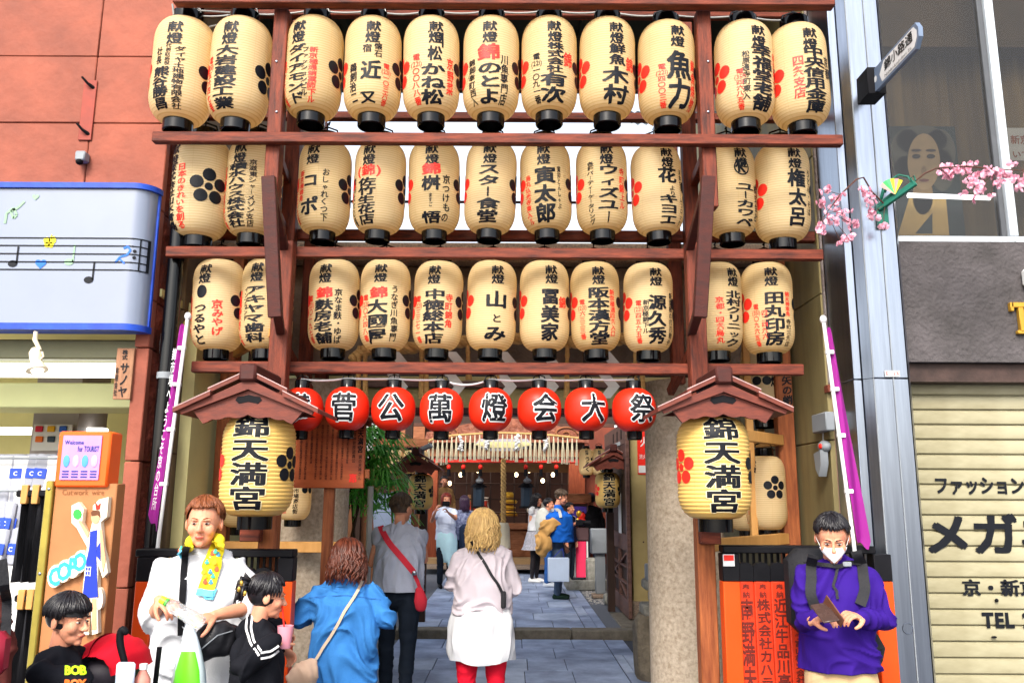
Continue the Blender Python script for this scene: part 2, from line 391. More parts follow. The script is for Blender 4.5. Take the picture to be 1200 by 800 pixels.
def rough_block(y0, y1, z0, z1, seed):
    n, m = 10, 12; vs = []; fs = []
    for i in range(n+1):
        for j in range(m+1):
            y = y0+(y1-y0)*i/n; z = z0+(z1-z0)*j/m; e = min(1, 4*min(i/n, 1-i/n, j/m, 1-j/m)+.1)
            vs.append((xe-.02+e*(.035+.05*noise.noise(Vector((y*6, z*6, seed)))), y, z))
    for i in range(n):
        for j in range(m):
            a = i*(m+1)+j; fs.append((a, a+m+1, a+m+2, a+1))
    o = len(vs); vs += [(xe-.06, y0, z0), (xe-.06, y1, z0), (xe-.06, y1, z1), (xe-.06, y0, z1)]
    c = [0, n*(m+1), n*(m+1)+m, m]
    for k in range(4): fs.append((c[k], o+k, o+(k+1) % 4, c[(k+1) % 4]))
    return MB().add(vs, fs)
for k, (a, b) in enumerate(list(zip(zq, zq[1:]))+list(zip(zj, zj[1:]))):
    put('stone_slab', rough_block(YL+.065, YL+.42, a+.005, b-.005, k*3.1), PINKR, pb)
# iron plate with two hooks and a sensor
pl = P(104, 130, YL); a = P(92, 165, YL); b = P(115, 95, YL)
put('patch_plate', MB().box(a.x, b.x, YL-.012, YL-.004, a.z, b.z, .003), mat('painted_iron', rgb('9c4436', k=.7), .6, .15, 10), pb)
for q in ((106, 101), (100, 155)):
    c = P(*q, YL); put('hook', MB().tube([c+Vector((.03, .0, -.02)), c+Vector((0, -.04, 0)), c+Vector((-.03, -.06, .035))], [.014, .009, .007], 8), BLACK, pb)
c = P(99, 189, YL); t = thing('sensor_box', 'small grey sensor box below the hooks on the pink wall', 'sensor', (c.x, YL, c.z))
put('housing', MB().box(c.x-.03, c.x+.035, YL-.07, YL, c.z-.02, c.z+.045, .008), METALG, t)
put('lens', MB().ell((c.x, YL-.06, c.z-.03), (.022, .025, .02)), BLACK, t)
# ---- curved blue sign
BLUE = mat('blue_enamel', rgb('2450c0', k=.8), .4, .15, 8, .1, 30, col2=rgb('1c3ca0', k=.8))
SIGNF = mat('sign_acrylic', rgb('b0bedc', k=.36), .18, .04, 2, spec=.5, coat=.3)
sg = thing('shop_sign', 'long curved shop sign with a blue rim and music notes above the shop', 'sign', (-2.9, YL-.3, 3))
YS = YL-.14; zt = P(80, 221, YS).z; zb = P(80, 379, YS).z; xr = P(179, 300, YS+.1).x; cr = .12
def sign_path(off=0, xa=-6.5):
    pts = [(xa, YS-off)]
    for i in range(9):
        a = -pi/2+pi/2*i/8; pts.append((xr-cr+(cr+off)*cos(a), YS+cr+(cr+off)*sin(a)))
    pts.append((xr+off, YL-.01)); return pts
def ribbon(path, z0, z1, th=.01):
    m = MB(); n = len(path); vs = [(x, y, z0) for x, y in path]+[(x, y, z1) for x, y in path]
    inner = [(x-th*.7, y+th) for x, y in path]; vs += [(x, y, z0) for x, y in inner]+[(x, y, z1) for x, y in inner]
    fs = []
    for i in range(n-1):
        fs += [(i, i+1, n+i+1, n+i), (2*n+i, 3*n+i, 3*n+i+1, 2*n+i+1), (n+i, n+i+1, 3*n+i+1, 3*n+i), (i, 2*n+i, 2*n+i+1, i+1)]
    return m.add(vs, fs)
put('sign_face', ribbon(sign_path(0), zb, zt), SIGNF, sg)
for nm, a, b in (('top_rim', zt, zt+.035), ('bottom_rim', zb-.04, zb)):
    m = MB(); p = sign_path(.02); n = len(p); poly = p+[(-6.5, YL-.01)]
    m.prism(poly, a, b, plane='xy'); put(nm, m, BLUE, sg)
put('end_rim', MB().box(xr-.01, xr+.012, YL-.03, YL-.008, zb, zt, .004), BLUE, sg)
def signmap(u, v):       # u metres left of the corner's start along the face, v height
    L0 = xr-cr
    if u <= L0: return Vector((u, YS-.004, v))
    a = (u-L0)/cr; a = min(a, pi/2)
    return Vector((xr-cr+(cr+.004)*sin(a), YS+cr-(cr+.004)*cos(a), v))
def SU(px, py): p = P(px, py, YS); return p.x, p.z
def sstrip(m, pts, w_):
    for (a, b) in zip(pts, pts[1:]):
        a = Vector(a); b = Vector(b); d = (b-a).normalized(); nn = Vector((-d.y, d.x))*w_/2; k = max(1, int((b-a).length/.05))
        for i in range(k):
            p = a.lerp(b, i/k); q = a.lerp(b, (i+1)/k)
            m.add([signmap(*(p-nn)), signmap(*(q-nn)), signmap(*(q+nn)), signmap(*(p+nn))], [(0, 1, 2, 3)])
staff = MB(); uend = xr-cr+cr*1.1
for i, py in enumerate((279, 288, 297.5, 307, 316)):
    z = SU(60, py)[1]; sstrip(staff, [(-5.6, z), (uend, z)], .008)
z0 = SU(60, 279)[1]; z1 = SU(60, 316)[1]
sstrip(staff, [(uend, z1-.004), (uend, z0+.004)], .022); sstrip(staff, [(uend-.055, z1), (uend-.055, z0)], .009)
def disc(m, u, v, r, k=12, sx=1): m.add([signmap(u+r*sx*cos(2*pi*i/k), v+r*sin(2*pi*i/k)) for i in range(k)], [tuple(range(k))])
disc(staff, uend-.085, (z0*.6+z1*.4), .011); disc(staff, uend-.085, (z0*.4+z1*.6), .011)
put('music_staff', staff, INK, sg)
def note(px, py, top, col, tail=True):
    m = MB(); u, v = SU(px, py); u2, v2 = SU(px+6, top); disc(m, u, v, .022, sx=1.35); sstrip(m, [(u+.024, v), (u2+.005, v2)], .011)
    put('note', m, col, sg)
note(15, 309, 289, INK); note(104, 328, 307, INK); note(81, 307, 287, mat('pale_green_paint', rgb('a4ccaa', k=.55), .4, .03, 4)); note(-20, 300, 282, INK)
m = MB(); u, v = SU(48, 309)
m.add([signmap(u+.0022*16*sin(t)**3*1.0, v+.0022*(13*cos(t)-5*cos(2*t)-2*cos(3*t)-cos(4*t))) for t in [2*pi*i/24 for i in range(24)]], [tuple(range(24))])
put('heart', m, mat('blue_paint', rgb('2068e0', k=.85), .4, .03, 4), sg)
m = MB(); u, v = SU(58, 284)
for dx, dz, r in ((-.016, .012, .022), (.018, .012, .024), (-.012, -.016, .018), (.012, -.018, .018)): disc(m, u+dx, v+dz, r)
sstrip(m, [(u, v+.02), (u+.012, v+.05)], .006); sstrip(m, [(u+.01, v+.02), (u+.03, v+.04)], .006)
put('butterfly', m, mat('yellow_paint', rgb('f4e020', k=.85), .4, .03, 4), sg)
m = MB(); sstrip(m, [SU(*q) for q in ((145, 291), (150, 289), (153, 293), (149, 299), (141, 301), (135, 308))], .012); sstrip(m, [SU(140, 303), SU(146, 309)], .01)
put('squiggle', m, MATS['blue_paint'], sg)
m = MB(); sstrip(m, [SU(*q) for q in ((6, 262), (8, 250), (16, 244), (20, 252), (16, 256), (13, 248), (22, 243), (29, 236))], .016)
u, v = SU(42, 231); m.add([signmap(u+.0014*16*sin(t)**3, v+.0014*(13*cos(t)-5*cos(2*t)-2*cos(3*t)-cos(4*t))) for t in [2*pi*i/20 for i in range(20)]], [tuple(range(20))])
put('ribbon_mark', m, MATS['pale_green_paint'], sg)
for px in (130, 147):
    c = signmap(SU(px, 300)[0], (zt+zb)/2)
# ---- shop interior
CREAM = mat('cream_wall', rgb('e8e0a0', k=.8), .6, .06, 3)
sh = thing('shop_interior', 'bright shop room with cream beam and ceiling lights behind the open front', 'shop', (-4, YL+1, 0))
put('back_panel', MB().box(-8, xi+.1, 8.2, 8.3, 0, 3.2), CREAM, sh)
put('ceiling_panel', MB().box(-8, xi+.1, YL+.1, 8.3, 2.95, 3.0), CREAM, sh)
put('floor_panel', MB().box(-8, xi+.1, YL+.1, 8.3, -.01, .012), mat('shop_floor', rgb('b8b0a0'), .4, .06, 3), sh)
put('side_panel', MB().box(xi+.12, xi+.2, YL+.5, 8.3, 0, 3.0), CREAM, sh)
a = P(5, 448, 5.9); b = P(125, 478, 5.9); put('bulkhead', MB().box(a.x-3, xi+.1, 5.9, 6.3, b.z, a.z, .01), mat('pale_green_beam', rgb('dce0a8', k=.8), .5, .04, 3), sh)
a = P(0, 408, YL+.12); b = P(0, 420, YL+.12); put('shutter_box', MB().box(-8, xi+.05, YL+.12, YL+.3, b.z, a.z+.06, .01), mat('olive_metal', rgb('8c8c6c', k=.8), .4, .08, 4), sh)
LAMP = mat('lamp_tube', (1, .98, .9), .5, 0, 2, emit=1.1)
for py, Y in ((436, 5.4), (424, 5.6), (505, 7.2)):
    c = P(50, py, Y); put('lamp', MB().box(c.x-2.2, c.x+.55, Y-.05, Y+.05, c.z-.03, c.z+.03, .01), LAMP, sh)
a = P(43, 495, 7.9); b = P(62, 530, 7.9)
# poster with coloured socks on column
a = P(40, 482, 7.0); b = P(88, 530, 7.0); put('column', MB().box(a.x, b.x, 7.0, 7.5, 0, 2.95), mat('grey_column', rgb('b0a8a8', k=.8), .5, .04, 4), sh)
a = P(40, 497, 6.96); b = P(82, 528, 6.96); put('poster', MB().box(a.x, b.x, 6.96, 6.985, b.z, a.z), WHITE, sh)
cols = ['d82040', 'e8b020', '3060c8', 'e87020', '304050', '80c040']
for i in range(6):
    c = P(46+(i % 3)*14, 503+(i//3)*12, 6.95); put('sock_print', MB().box(c.x-.035, c.x+.03, 6.945, 6.958, c.z-.02, c.z+.03, .008), mat('print_'+cols[i], rgb(cols[i], k=.8), .5, .02, 4), sh)
# cap / sock packets hanging in rows
random.seed(11); PKT = mat('white_packet', rgb('dce0f0', k=.42), .3, .05, 9); PKB = mat('blue_label', rgb('2a48b0'), .4, .1, 9)
pk = MB().box(-.05, .05, -.02, .02, -.12, .12, .015).mesh('packet'); pk.materials.append(PKT)
pl_ = MB().box(-.042, .042, -.026, -.018, -.05, .02, .004).mesh('label_card'); pl_.materials.append(PKB)
pm = MB(); htext(pm, 'C', -.015, .015, -.015, .04, flat((0, -.028, 0), (1, 0, 0), (0, 0, 1)), .03); pm_ = pm.mesh('mark'); pm_.materials.append(WHITE)
ORD_ = ['first', 'second', 'third', 'fourth', 'fifth', 'sixth', 'seventh']
def packets(n0, cols_, rows_, px0, px1, py0, py1, Y):
    for r in range(rows_):
        for c in range(cols_):
            p = P(px0+(px1-px0)*c/max(1, cols_-1), py0+(py1-py0)*r/max(1, rows_-1), Y+random.uniform(-.03, .03))
            t = thing('sock_packet', f'white sock packet with blue label, {ORD_[c]} along the {["upper", "second", "third", "lowest"][r+n0]} row of the shop display', 'sock packet', p, 'sock packets on the shop display')
            t.rotation_euler = (0, random.uniform(-.1, .1), random.uniform(-.2, .2))
            o = share('packet', pk, t); share('label_card', pl_, o); share('mark', pm_, o)
packets(0, 7, 2, 2, 58, 552, 592, 5.9)
packets(2, 3, 2, 0, 16, 610, 640, 5.5)
rk = thing('display_rack', 'steel display rack behind the white packets in the shop', 'rack', (P(30, 560, 5.85).x, 5.85, 0))
for py in (537, 575, 622):
    c = P(30, py, 5.85); put('rail', MB().tube([(c.x-.6, 5.8, c.z), (c.x+.35, 5.8, c.z)], .008), METALG, rk)
put('backing', MB().box(rk.location.x-.8, rk.location.x+.42, 5.86, 5.9, 0, 1.95), WHITE, rk)
# black trousers/tights hanging
BLKC = mat('black_cloth', rgb('17171c'), .9, .3, 5, .3, 14, st=(6, 6, 1))
def hang(px0, px1, py0, py1, Y, label, seed):
    t = thing('hanging_trousers', label, 'trousers', P((px0+px1)/2, py1, Y))
    a = P(px0, py0, Y); b = P(px1, py1, Y); n = 14; vs = []; fs = []
    for i in range(n+1):
        for j in range(9):
            x = a.x+(b.x-a.x)*i/n; z = a.z+(b.z-a.z)*j/8
            vs.append((x, Y+.035*sin(i*1.9+seed+j*.15), z))
    for i in range(n):
        for j in range(8): fs.append((i*9+j, i*9+j+1, (i+1)*9+j+1, (i+1)*9+j))
    m = MB().add(vs, fs); k = len(vs); m.add([(x, y+.05, z) for x, y, z in vs], [f[::-1] for f in fs])
    put('legs', m, BLKC, t)
    put('waist_band', MB().box(a.x-.005, b.x+.005, Y-.045, Y+.09, a.z-.02, a.z+.02, .01), BLACK, t)
    for q in (.3, .7):
        c = a.lerp(P(px1, py0, Y), q); put('clip', MB().box(c.x-.02, c.x+.02, Y-.05, Y-.02, c.z-.06, c.z+.05, .004), PINE, t, label='wooden clip with a paper tag')
hang(24, 56, 578, 682, 5.0, 'long black trousers hanging on the upper rail of the shop', 1)
hang(22, 48, 700, 830, 4.95, 'short black trousers hanging below the first pair in the shop', 2)
# spot lamp under the sign
c = P(42, 418, YL-.2); sp = thing('spot_lamp', 'cream clip-on spot lamp hanging below the blue rimmed sign', 'lamp', c)
LCR = mat('cream_lamp', rgb('e8dcbc', k=.85), .35, .04, 8)
top = P(41, 398, YL-.2)
put('rod', MB().tube([top+Vector((0, 0, .05)), top, c+Vector((.02, 0, .04))], [.012, .014, .012], 8), LCR, sp)
d = Vector((.28, -.15, -.9)).normalized()
put('lamp_shade', MB().tube([c-d*.055, c-d*.03, c+d*.01, c+d*.03, c+d*.09], [.02, .035, .036, .03, .062], 20), LCR, sp)
put('bulb', MB().ell(c+d*.085, (.035, .035, .03)), mat('lamp_bulb', (1, .95, .85), .3, 0, 2, emit=2), sp)
put('arm', MB().tube([c+Vector((.035, 0, .03)), c+Vector((.05, -.01, .0)), c+Vector((.03, -.01, -.02))], .006, 6), LCR, sp)
# wooden name plate on the pier
a = P(138, 408, YL-.02); b = P(153, 468, YL-.02)
npl = thing('name_plate', 'narrow wooden name plate with black katakana on the pink pier', 'sign', ((a.x+b.x)/2, YL-.02, b.z))
put('board', MB().box(a.x, b.x, YL-.028, YL-.004, b.z, a.z, .003), mat('greyed_board', rgb('a07458', k=.75), .7, .2, 8, .2, st=(6, 6, 1)), npl)
fp = flat((0, YL-.031, 0), (1, 0, 0), (0, 0, 1)); m = MB()
vtext(m, '株式', (a.x+b.x)/2, a.z-.01, a.z-.075, .035, fp, .03); vtext(m, 'サノヤ', (a.x+b.x)/2+.005, a.z-.09, b.z+.01, .058, fp, .025); vtext(m, '有限会社', a.x+.015, a.z-.12, b.z+.02, .02, fp, .02)
put('lettering', m, INK, npl)
# brown sign board with cartoon figure and COPO
TAN = mat('tan_panel', rgb('cc8a58', k=.55), .55, .1, 3, .05)
BR = mat('brass_frame', rgb('a89848', k=.8), .35, .15, 8, metal=.6)
bd = thing('sign_board', 'tall tan sign board with a girl in a blue apron and raised letters', 'sign', (P(90, 700, 4.35).x, 4.4, 0))
YB = 4.35
def slantx(px): return P(px, 690, YB).x
xa, xbb = slantx(52), slantx(126); za = P(90, 566, YB).z
put('panel', MB().box(xa, xbb, YB, YB+.10, .25, za, .006), TAN, bd)
put('side_frame', MB().box(xa-.04, xa-.002, YB-.02, YB+.12, .2, za+.012, .006), BR, bd)
for z in (za-.03, za-.45, za-.9, .4): put('screw', MB().ell((xa-.02, YB-.022, z), (.008, .004, .008), 8, 6), METAL, bd)
m = MB(); htext(m, 'Cutwork wire', xa+.04, xbb-.06, za-.045, .04, flat((0, YB-.003, 0), (1, 0, 0), (0, 0, 1)), .0); put('scribble', m, mat('brown_scribble', rgb('7a4a28'), .6, .1, 9), bd)
CRM = mat('cream_backing', rgb('f0e4cc', k=.85), .5, .03, 5)
def cut(name, pts, y0, y1, m, par=bd, lab=None):
    poly = [(P(x, y, YB).x, P(x, y, YB).z) for x, y in pts]
    return put(name, MB().prism(poly, y0, y1), m, par, lab)
def circ(cx, cy, rx, ry, n=16): return [(cx+rx*cos(2*pi*i/n), cy+ry*sin(2*pi*i/n)) for i in range(n)]
fb = cut('figure_backing', [(88, 592), (96, 588), (102, 596), (100, 612), (108, 628), (112, 612), (113, 592), (120, 585), (131, 582), (129, 605), (122, 611), (124, 640), (128, 655), (130, 670), (124, 676), (119, 660), (118, 700), (119, 740), (112, 742), (110, 705), (108, 742), (101, 742), (101, 690), (106, 640), (94, 618), (88, 612)], YB-.035, YB-.001, CRM)
SKC = mat('printed_skin', rgb('e0a47c', k=.85), .5, .03, 5)
cut('apron', [(110, 622), (118, 620), (117, 650), (119, 698), (101, 700), (106, 655), (109, 640)], YB-.039, YB-.036, mat('apron_blue', rgb('2038b0', k=.8), .5, .05, 5), fb)
cut('bow', [(118, 640), (122, 634), (122, 656), (117, 650)], YB-.0395, YB-.036, MATS['apron_blue'], fb)
cut('face', circ(116, 606, 5, 7), YB-.039, YB-.036, SKC, fb)
cut('hair', [(111, 600), (114, 597), (121, 598), (122, 606), (119, 603), (112, 604)], YB-.041, YB-.0395, mat('printed_hair', rgb('603820'), .5, .03, 5), fb)
cut('hat_ribbon', [(116, 588), (119, 592), (122, 589), (121, 596), (117, 597)], YB-.041, YB-.0365, REDINK, fb)
cut('raised_arm', [(96, 610), (99, 609), (109, 624), (107, 630)], YB-.039, YB-.036, SKC, fb)
cut('leaf', circ(95, 602, 5, 6, 10), YB-.039, YB-.036, mat('leaf_green', rgb('38b048', k=.8), .5, .03, 5), fb)
cut('arm', [(121, 620), (124, 620), (128, 655), (125, 670), (123, 655)], YB-.039, YB-.036, SKC, fb)
cut('leg', [(105, 700), (110, 700), (109, 738), (104, 738)], YB-.039, YB-.036, SKC, fb); cut('leg', [(112, 700), (117, 700), (117, 736), (112, 736)], YB-.039, YB-.036, SKC, fb)
m = MB(); htext(m, '田', P(104, 665, YB).x, P(112, 665, YB).x, P(104, 668, YB).z, .055, flat((0, YB-.041, 0), (1, 0, 0), (0, 0, 1)), -.005); put('pocket', m, WHITE, fb)
for ch, cx, cy in (('C', 68, 674), ('O', 79, 668), ('P', 90, 663), ('O', 98, 657)):
    c = P(cx, cy, YB); m = MB(); gv, gf, g0, g1 = glyph(ch, .04, False); dy_ = (cx-60)*.0002
    front = [(c.x+(u-(g0+g1)/2)*.085, c.z+(v-.35)*.12) for u, v in gv]
    fr = flat((0, YB-.045, 0), (1, 0, 0), (0, 0, 1))
    b0 = put('letter_backing', MB().prism([(c.x+.036*cos(t), c.z+.056*sin(t)) for t in [2*pi*i/18 for i in range(18)]], YB-.03-dy_, YB-.001), CRM, bd)
    m.add([(x, YB-.0325-dy_, z) for x, z in front], gf); put('letter', m, mat('sky_blue_paint', rgb('38a8d8', k=.85), .4, .04, 5), b0)
cut('leaf_backing', circ(119, 700, 5, 13), YB-.03, YB-.001, CRM)
# orange plastic holder with notice
ORG = mat('orange_plastic', rgb('f0601c', k=.85), .35, .04, 4)
YO = 4.32; oh = thing('notice_box', 'orange plastic box with a purple tourist notice on top of the tan board', 'notice', (P(97, 560, YO).x, YO, za))
xo0, xo1 = P(65, 540, YO).x, P(127, 540, YO).x
put('box_shell', MB().box(xo0, xo1, YO+.005, YO+.14, za-.02, P(90, 505, YO).z, .01), ORG, oh)
a = P(75, 510, YO); b = P(115, 562, YO)
nb = put('notice_sheet', MB().box(a.x, b.x, YO-.002, YO+.003, b.z, a.z), mat('lilac_paper', rgb('b488c8', k=.85), .3, .08, 8), oh)
fr = flat((0, YO-.0045, 0), (1, 0, 0), (0, 0, 1)); W_ = b.x-a.x
m = MB(); htext(m, 'Welcome', a.x+.01, a.x+W_*.55, a.z-.035, .03, fr, .02); htext(m, 'for TOURIST', a.x+W_*.4, b.x-.008, a.z-.068, .04, fr, .02)
for i in range(4): 
    for r in range(3): m.box(a.x+.012+i*W_*.24, a.x+.045+i*W_*.24, YO-.005, YO-.003, b.z+.012+r*.014, b.z+.018+r*.014)
put('lettering', m, mat('navy_print', rgb('203080'), .5, .05, 5), nb)
for i in range(4):
    c = (a.x+.028+i*W_*.24, YO-.004, (a.z*.42+b.z*.58)); put('pictogram', MB().ell(c, (.017, .0015, .032), 14, 8), mat('picto_blue' if i % 2 == 0 else 'picto_pink', rgb('4888d0' if i % 2 == 0 else 'e890b0'), .4, .1, 20), nb)

# ================================================================== RIGHT BUILDING, steel column
YR = 5.0
STUC = mat('grey_brown_stucco', rgb('6c6668', k=.62), .85, .2, 3, .8, 35, col2=rgb('4c4848', k=.6), det=8, dist=.02)
rb = thing('corner_building', 'grey-brown stucco building with tall windows over a cream roller shutter', 'building', (3.0, YR+.6, 0))
YW = YR+.35
xL = P(1065, 450, YW).x; zsb = P(1120, 424, YW).z; zst = P(1120, 283, YW).z
put('wall', MB().box(xL-.1, 9, YW, YW+.5, zsb, zst), STUC, rb)
put('wall_core', MB().box(xL-.1, 9, YW+.5, YW+.6, zst, 8), CONC, rb, label='plain concrete behind the windows') if False else None
put('lintel', MB().box(xL-.1, 9, YW+.05, YW+.4, P(1120, 446, YW).z, zsb-.004), mat('dark_lintel', rgb('3a2c28'), .6, .3, 12, .2), rb)
SHUT = mat('cream_shutter', rgb('dad2ae', k=.46), .4, .08, 2, .05, 60, col2=rgb('b8ae88', k=.42), st=(1, 1, 2.5))
zs = P(1120, 446, YW+.2).z; k = 0; YS2 = YW+.2; shp = (P(1120, 700, YS2).z-P(1120, 718.7, YS2).z)
slm = MB(); L = 3.2
prof = [(0, 0), (-.012, .008), (-.018, shp*.5), (-.012, shp*.85), (0, shp-.006)]
vs = []; 
for y, z in prof: vs += [(0, y, z), (L, y, z)]
slm.add(vs, [(2*i, 2*i+1, 2*i+3, 2*i+2) for i in range(4)]); slm.box(0, L, .004, .012, -.003, shp+.003); slme = slm.mesh('shutter_slat'); slme.materials.append(SHUT)
z = zs-shp
while z > -.1:
    share('shutter_slat', slme, rb, (xL-.02-rb.location.x, YS2-rb.location.y, z-rb.location.z)); z -= shp
fr = flat((0, YS2-.0215, 0), (1, 0, 0), (0, 0, 1)); m = MB()
def HT(text, px0, px1, py, hpx, off): a = P(px0, py, YS2-.02); b = P(px1, py, YS2-.02); hh = P(px0, py-hpx/2, YS2).z-P(px0, py+hpx/2, YS2).z; htext(m, text, a.x, b.x, a.z, hh*1.12, fr, off)
HT('ファッション雑貨', 1094, 1236, 568, 20, .036); HT('メガネ', 1082, 1250, 625, 46, .04); HT('京・新京極', 1127, 1240, 688, 18, .036); HT('TEL 221', 1150, 1228, 726, 21, .05)
put('lettering', m, INK, rb)
c = P(1168, 703, YS2-.03); put('lock', MB().ell(c, (.012, .01, .012)), BLACK, rb); c = P(1165, 746, YS2-.03); put('lock', MB().ell(c, (.018, .01, .007)), BLACK, rb)
# gold letter T
m = MB(); a = P(1186, 390, YW); gv, gf, g0, g1 = glyph('T', .03, False)
for (x0, x1, z0, z1) in ((-.005, .12, .165, .2), (.04, .075, 0, .165), (.02, .095, -.012, .012), (-.012, .012, .14, .2), (.103, .127, .14, .2)):
    m.box(a.x+x0, a.x+x1, YW-.035, YW-.002, a.z+z0, a.z+z1, .004)
tt = tag(put('sign_letter', m, mat('gold_paint', rgb('c89838', k=.8), .35, .1, 6, metal=.4)), 'gold serif letter T mounted on the stucco band', 'sign letter')
c = P(1199, 328, YW); tag(put('wall_box', MB().box(c.x-.02, c.x+.1, YW-.07, YW-.002, c.z-.06, c.z+.07, .02), WHITE), 'small white rounded box on the stucco above the gold letter', 'box')
# windows: frames, panes, curtain
FRM = mat('white_window_frame', rgb('c4ccd4', k=.85), .4, .1, 8)
GLS = mat('window_glass', rgb('1c1812'), .04, 0, 2, spec=.8, alpha=.36)
ztop = 6.6
wx = [xL-.05, P(1161, 100, YW+.1).x, P(1161, 100, YW+.1).x+1.3, P(1161, 100, YW+.1).x+2.6]
for i in range(3):
    fo = put('window', MB().box(wx[i], wx[i+1], YW+.02, YW+.1, zst+.002, zst+.045, .004).box(wx[i]-.03, wx[i]+.03, YW+.02, YW+.1, zst+.047, ztop, .004), FRM, rb)
    put('pane', MB().box(wx[i]+.035, wx[i+1]-.035, YW+.055, YW+.062, zst+.05, ztop), GLS, fo)
    put('inner_frame', MB().box(wx[i+1]-.075, wx[i+1]-.035, YW+.04, YW+.09, zst+.05, ztop, .004), mat('dark_frame', rgb('4a4c50'), .4, .1, 8), fo)
put('header', MB().box(xL-.1, 9, YW-.02, YW+.5, ztop, 9), STUC, rb)
CUR = mat('brown_curtain', rgb('a08450', k=.5), .8, .2, 2, .3, 8, st=(6, 6, .3), col2=rgb('6c5630', k=.5))
n = 80; vs = []; 
for i in range(n+1):
    x = xL-.2+3.6*i/n; y = YW+.55+.025*sin(i*.9)+.012*sin(i*2.3)
    vs += [(x, y, zst-.05), (x, y, ztop+.1)]
put('curtain', MB().add(vs, [(2*i, 2*i+2, 2*i+3, 2*i+1) for i in range(n)]), CUR, rb)
put('valance', MB().box(xL-.2, 6.5, YW+.35, YW+.5, P(1100, 55, YW+.35).z, ztop), mat('dark_valance', rgb('4a3a20'), .8, .2, 4), rb)
# portrait poster behind the glass
YP = YW+.3; a = P(1039, 148, YP); b = P(1133, 290, YP); po = thing('portrait_poster', 'large dark portrait poster of a curly haired face behind the window', 'poster', ((a.x+b.x)/2, YP, b.z))
put('poster_sheet', MB().box(a.x, b.x, YP, YP+.01, b.z, a.z), mat('poster_dark_green', rgb('1e2a28', k=.9), .5, .3, 6), po)
def el(cx, cy, rx, ry, col, y, nm='print'):
    poly = [(P(cx+rx*cos(t), cy+ry*sin(t), YP).x, P(cx+rx*cos(t), cy+ry*sin(t), YP).z) for t in [2*pi*i/28 for i in range(28)]]
    put(nm, MB().prism(poly, YP-y, YP-y+.002), mat('poster_'+col, rgb(col, k=.9), .5, .12, 12), po)
for cx, cy, rx, ry in ((1062, 180, 17, 26), (1080, 165, 26, 16), (1100, 180, 17, 26), (1104, 200, 12, 22), (1060, 205, 12, 20)): el(cx, cy, rx*1.15, ry*1.1, '4e4c3e', .004, 'printed_curls')
el(1082, 190, 19, 33, '9a8058', .008, 'printed_face'); el(1081, 230, 12, 22, '8a7048', .006, 'printed_neck')
for dx in (-8, 9):
    el(1081+dx, 184, 5, 2.6, '2c2418', .012, 'printed_eye'); el(1081+dx, 177, 6, 1.6, '3c3020', .012, 'printed_brow')
el(1082, 200, 3, 5, '7c6440', .012, 'printed_nose'); el(1082, 212, 6, 1.8, '6c3c30', .012, 'printed_lips')
cut2 = [(P(x, y, YP).x, P(x, y, YP).z) for x, y in ((1065, 232), (1108, 232), (1112, 276), (1052, 276))]
put('printed_shirt', MB().prism(cut2, YP-.006, YP-.004), mat('poster_b09060', rgb('b0904e', k=.9), .5, .1, 5), po)
cut2 = [(P(x, y, YP).x, P(x, y, YP).z) for x, y in ((1092, 250), (1092, 274), (1072, 274))]
put('printed_lapel', MB().prism(cut2, YP-.009, YP-.007), MATS['poster_dark_green'], po)
# fluorescent tube behind the pane
a = P(1064, 229, YW+.2); b = P(1160, 232, YW+.2); tag(put('tube_lamp', MB().tube([a, b], .016, 12), mat('lit_tube', (1, 1, 1), .4, 0, 2, emit=3)), 'lit fluorescent tube behind the glass below the portrait', 'lamp')
a = P(1180, 160, YW+.15); b = P(1230, 190, YW+.15)
m = MB(); m.box(a.x, a.x+.9, YW+.15, YW+.16, P(1180, 188, YW+.15).z, P(1180, 150, YW+.15).z)
wn = thing('window_notice', 'pale notice with brown writing behind the second window pane', 'notice', (a.x, YW+.15, a.z)); put('sheet', m, mat('pale_sheet', rgb('a8a498'), .5, .05, 5), wn)
m = MB(); fr = flat((0, YW+.147, 0), (1, 0, 0), (0, 0, 1)); htext(m, '新京極', a.x+.02, a.x+.22, P(1180, 164, YW+.15).z, .07, fr, .02); htext(m, 'いで・ち', a.x+.02, a.x+.28, P(1180, 181, YW+.15).z, .06, fr, .02); put('lettering', m, OAK, wn)
# steel clad column
sc = thing('steel_column', 'tall stainless steel clad column beside the roller shutter', 'column', (P(1050, 600, YR).x, YR+.2, 0))
cx0, cx1 = P(1036, 600, YR).x, P(1078, 600, YR).x
zc = P(1050, 443, YR).z
for z0, z1 in ((0, zc-.002), (zc+.002, 7)):
    W2 = cx1-cx0
    put('steel_panel', MB().box(cx0, cx0+W2*.55, YR, YR+.4, z0, z1, .004), METAL, sc)
    put('steel_panel', MB().box(cx0+W2*.57, cx1, YR+.004, YR+.4, z0, z1, .004), METAL, sc)
    put('bevel_panel', MB().prism([(cx0-.045, YR+.05), (cx0-.003, YR+.002), (cx0-.003, YR+.4), (cx0-.045, YR+.4)], z0, z1, plane='xy'), METAL, sc)
    put('bevel_panel', MB().prism([(cx1+.003, YR+.004), (cx1+.04, YR+.06), (cx1+.04, YR+.34), (cx1+.003, YR+.34)], z0, z1, plane='xy'), METAL, sc)
    for q in (cx0-.002, cx0+W2*.56): put('joint_strip', MB().box(q-.0028, q+.0028, YR-.004, YR+.02, z0, z1), METALG, sc)
    put('side_panel', MB().box(cx0-.10, cx0-.048, YR+.06, YR+.4, z0, z1, .004), METAL, sc)
a = P(1037, 434, YR-.01); b = P(1055, 441, YR-.01); pq = put('number_plate', MB().box(a.x, b.x, YR-.008, YR-.005, b.z, a.z), WHITE, sc)
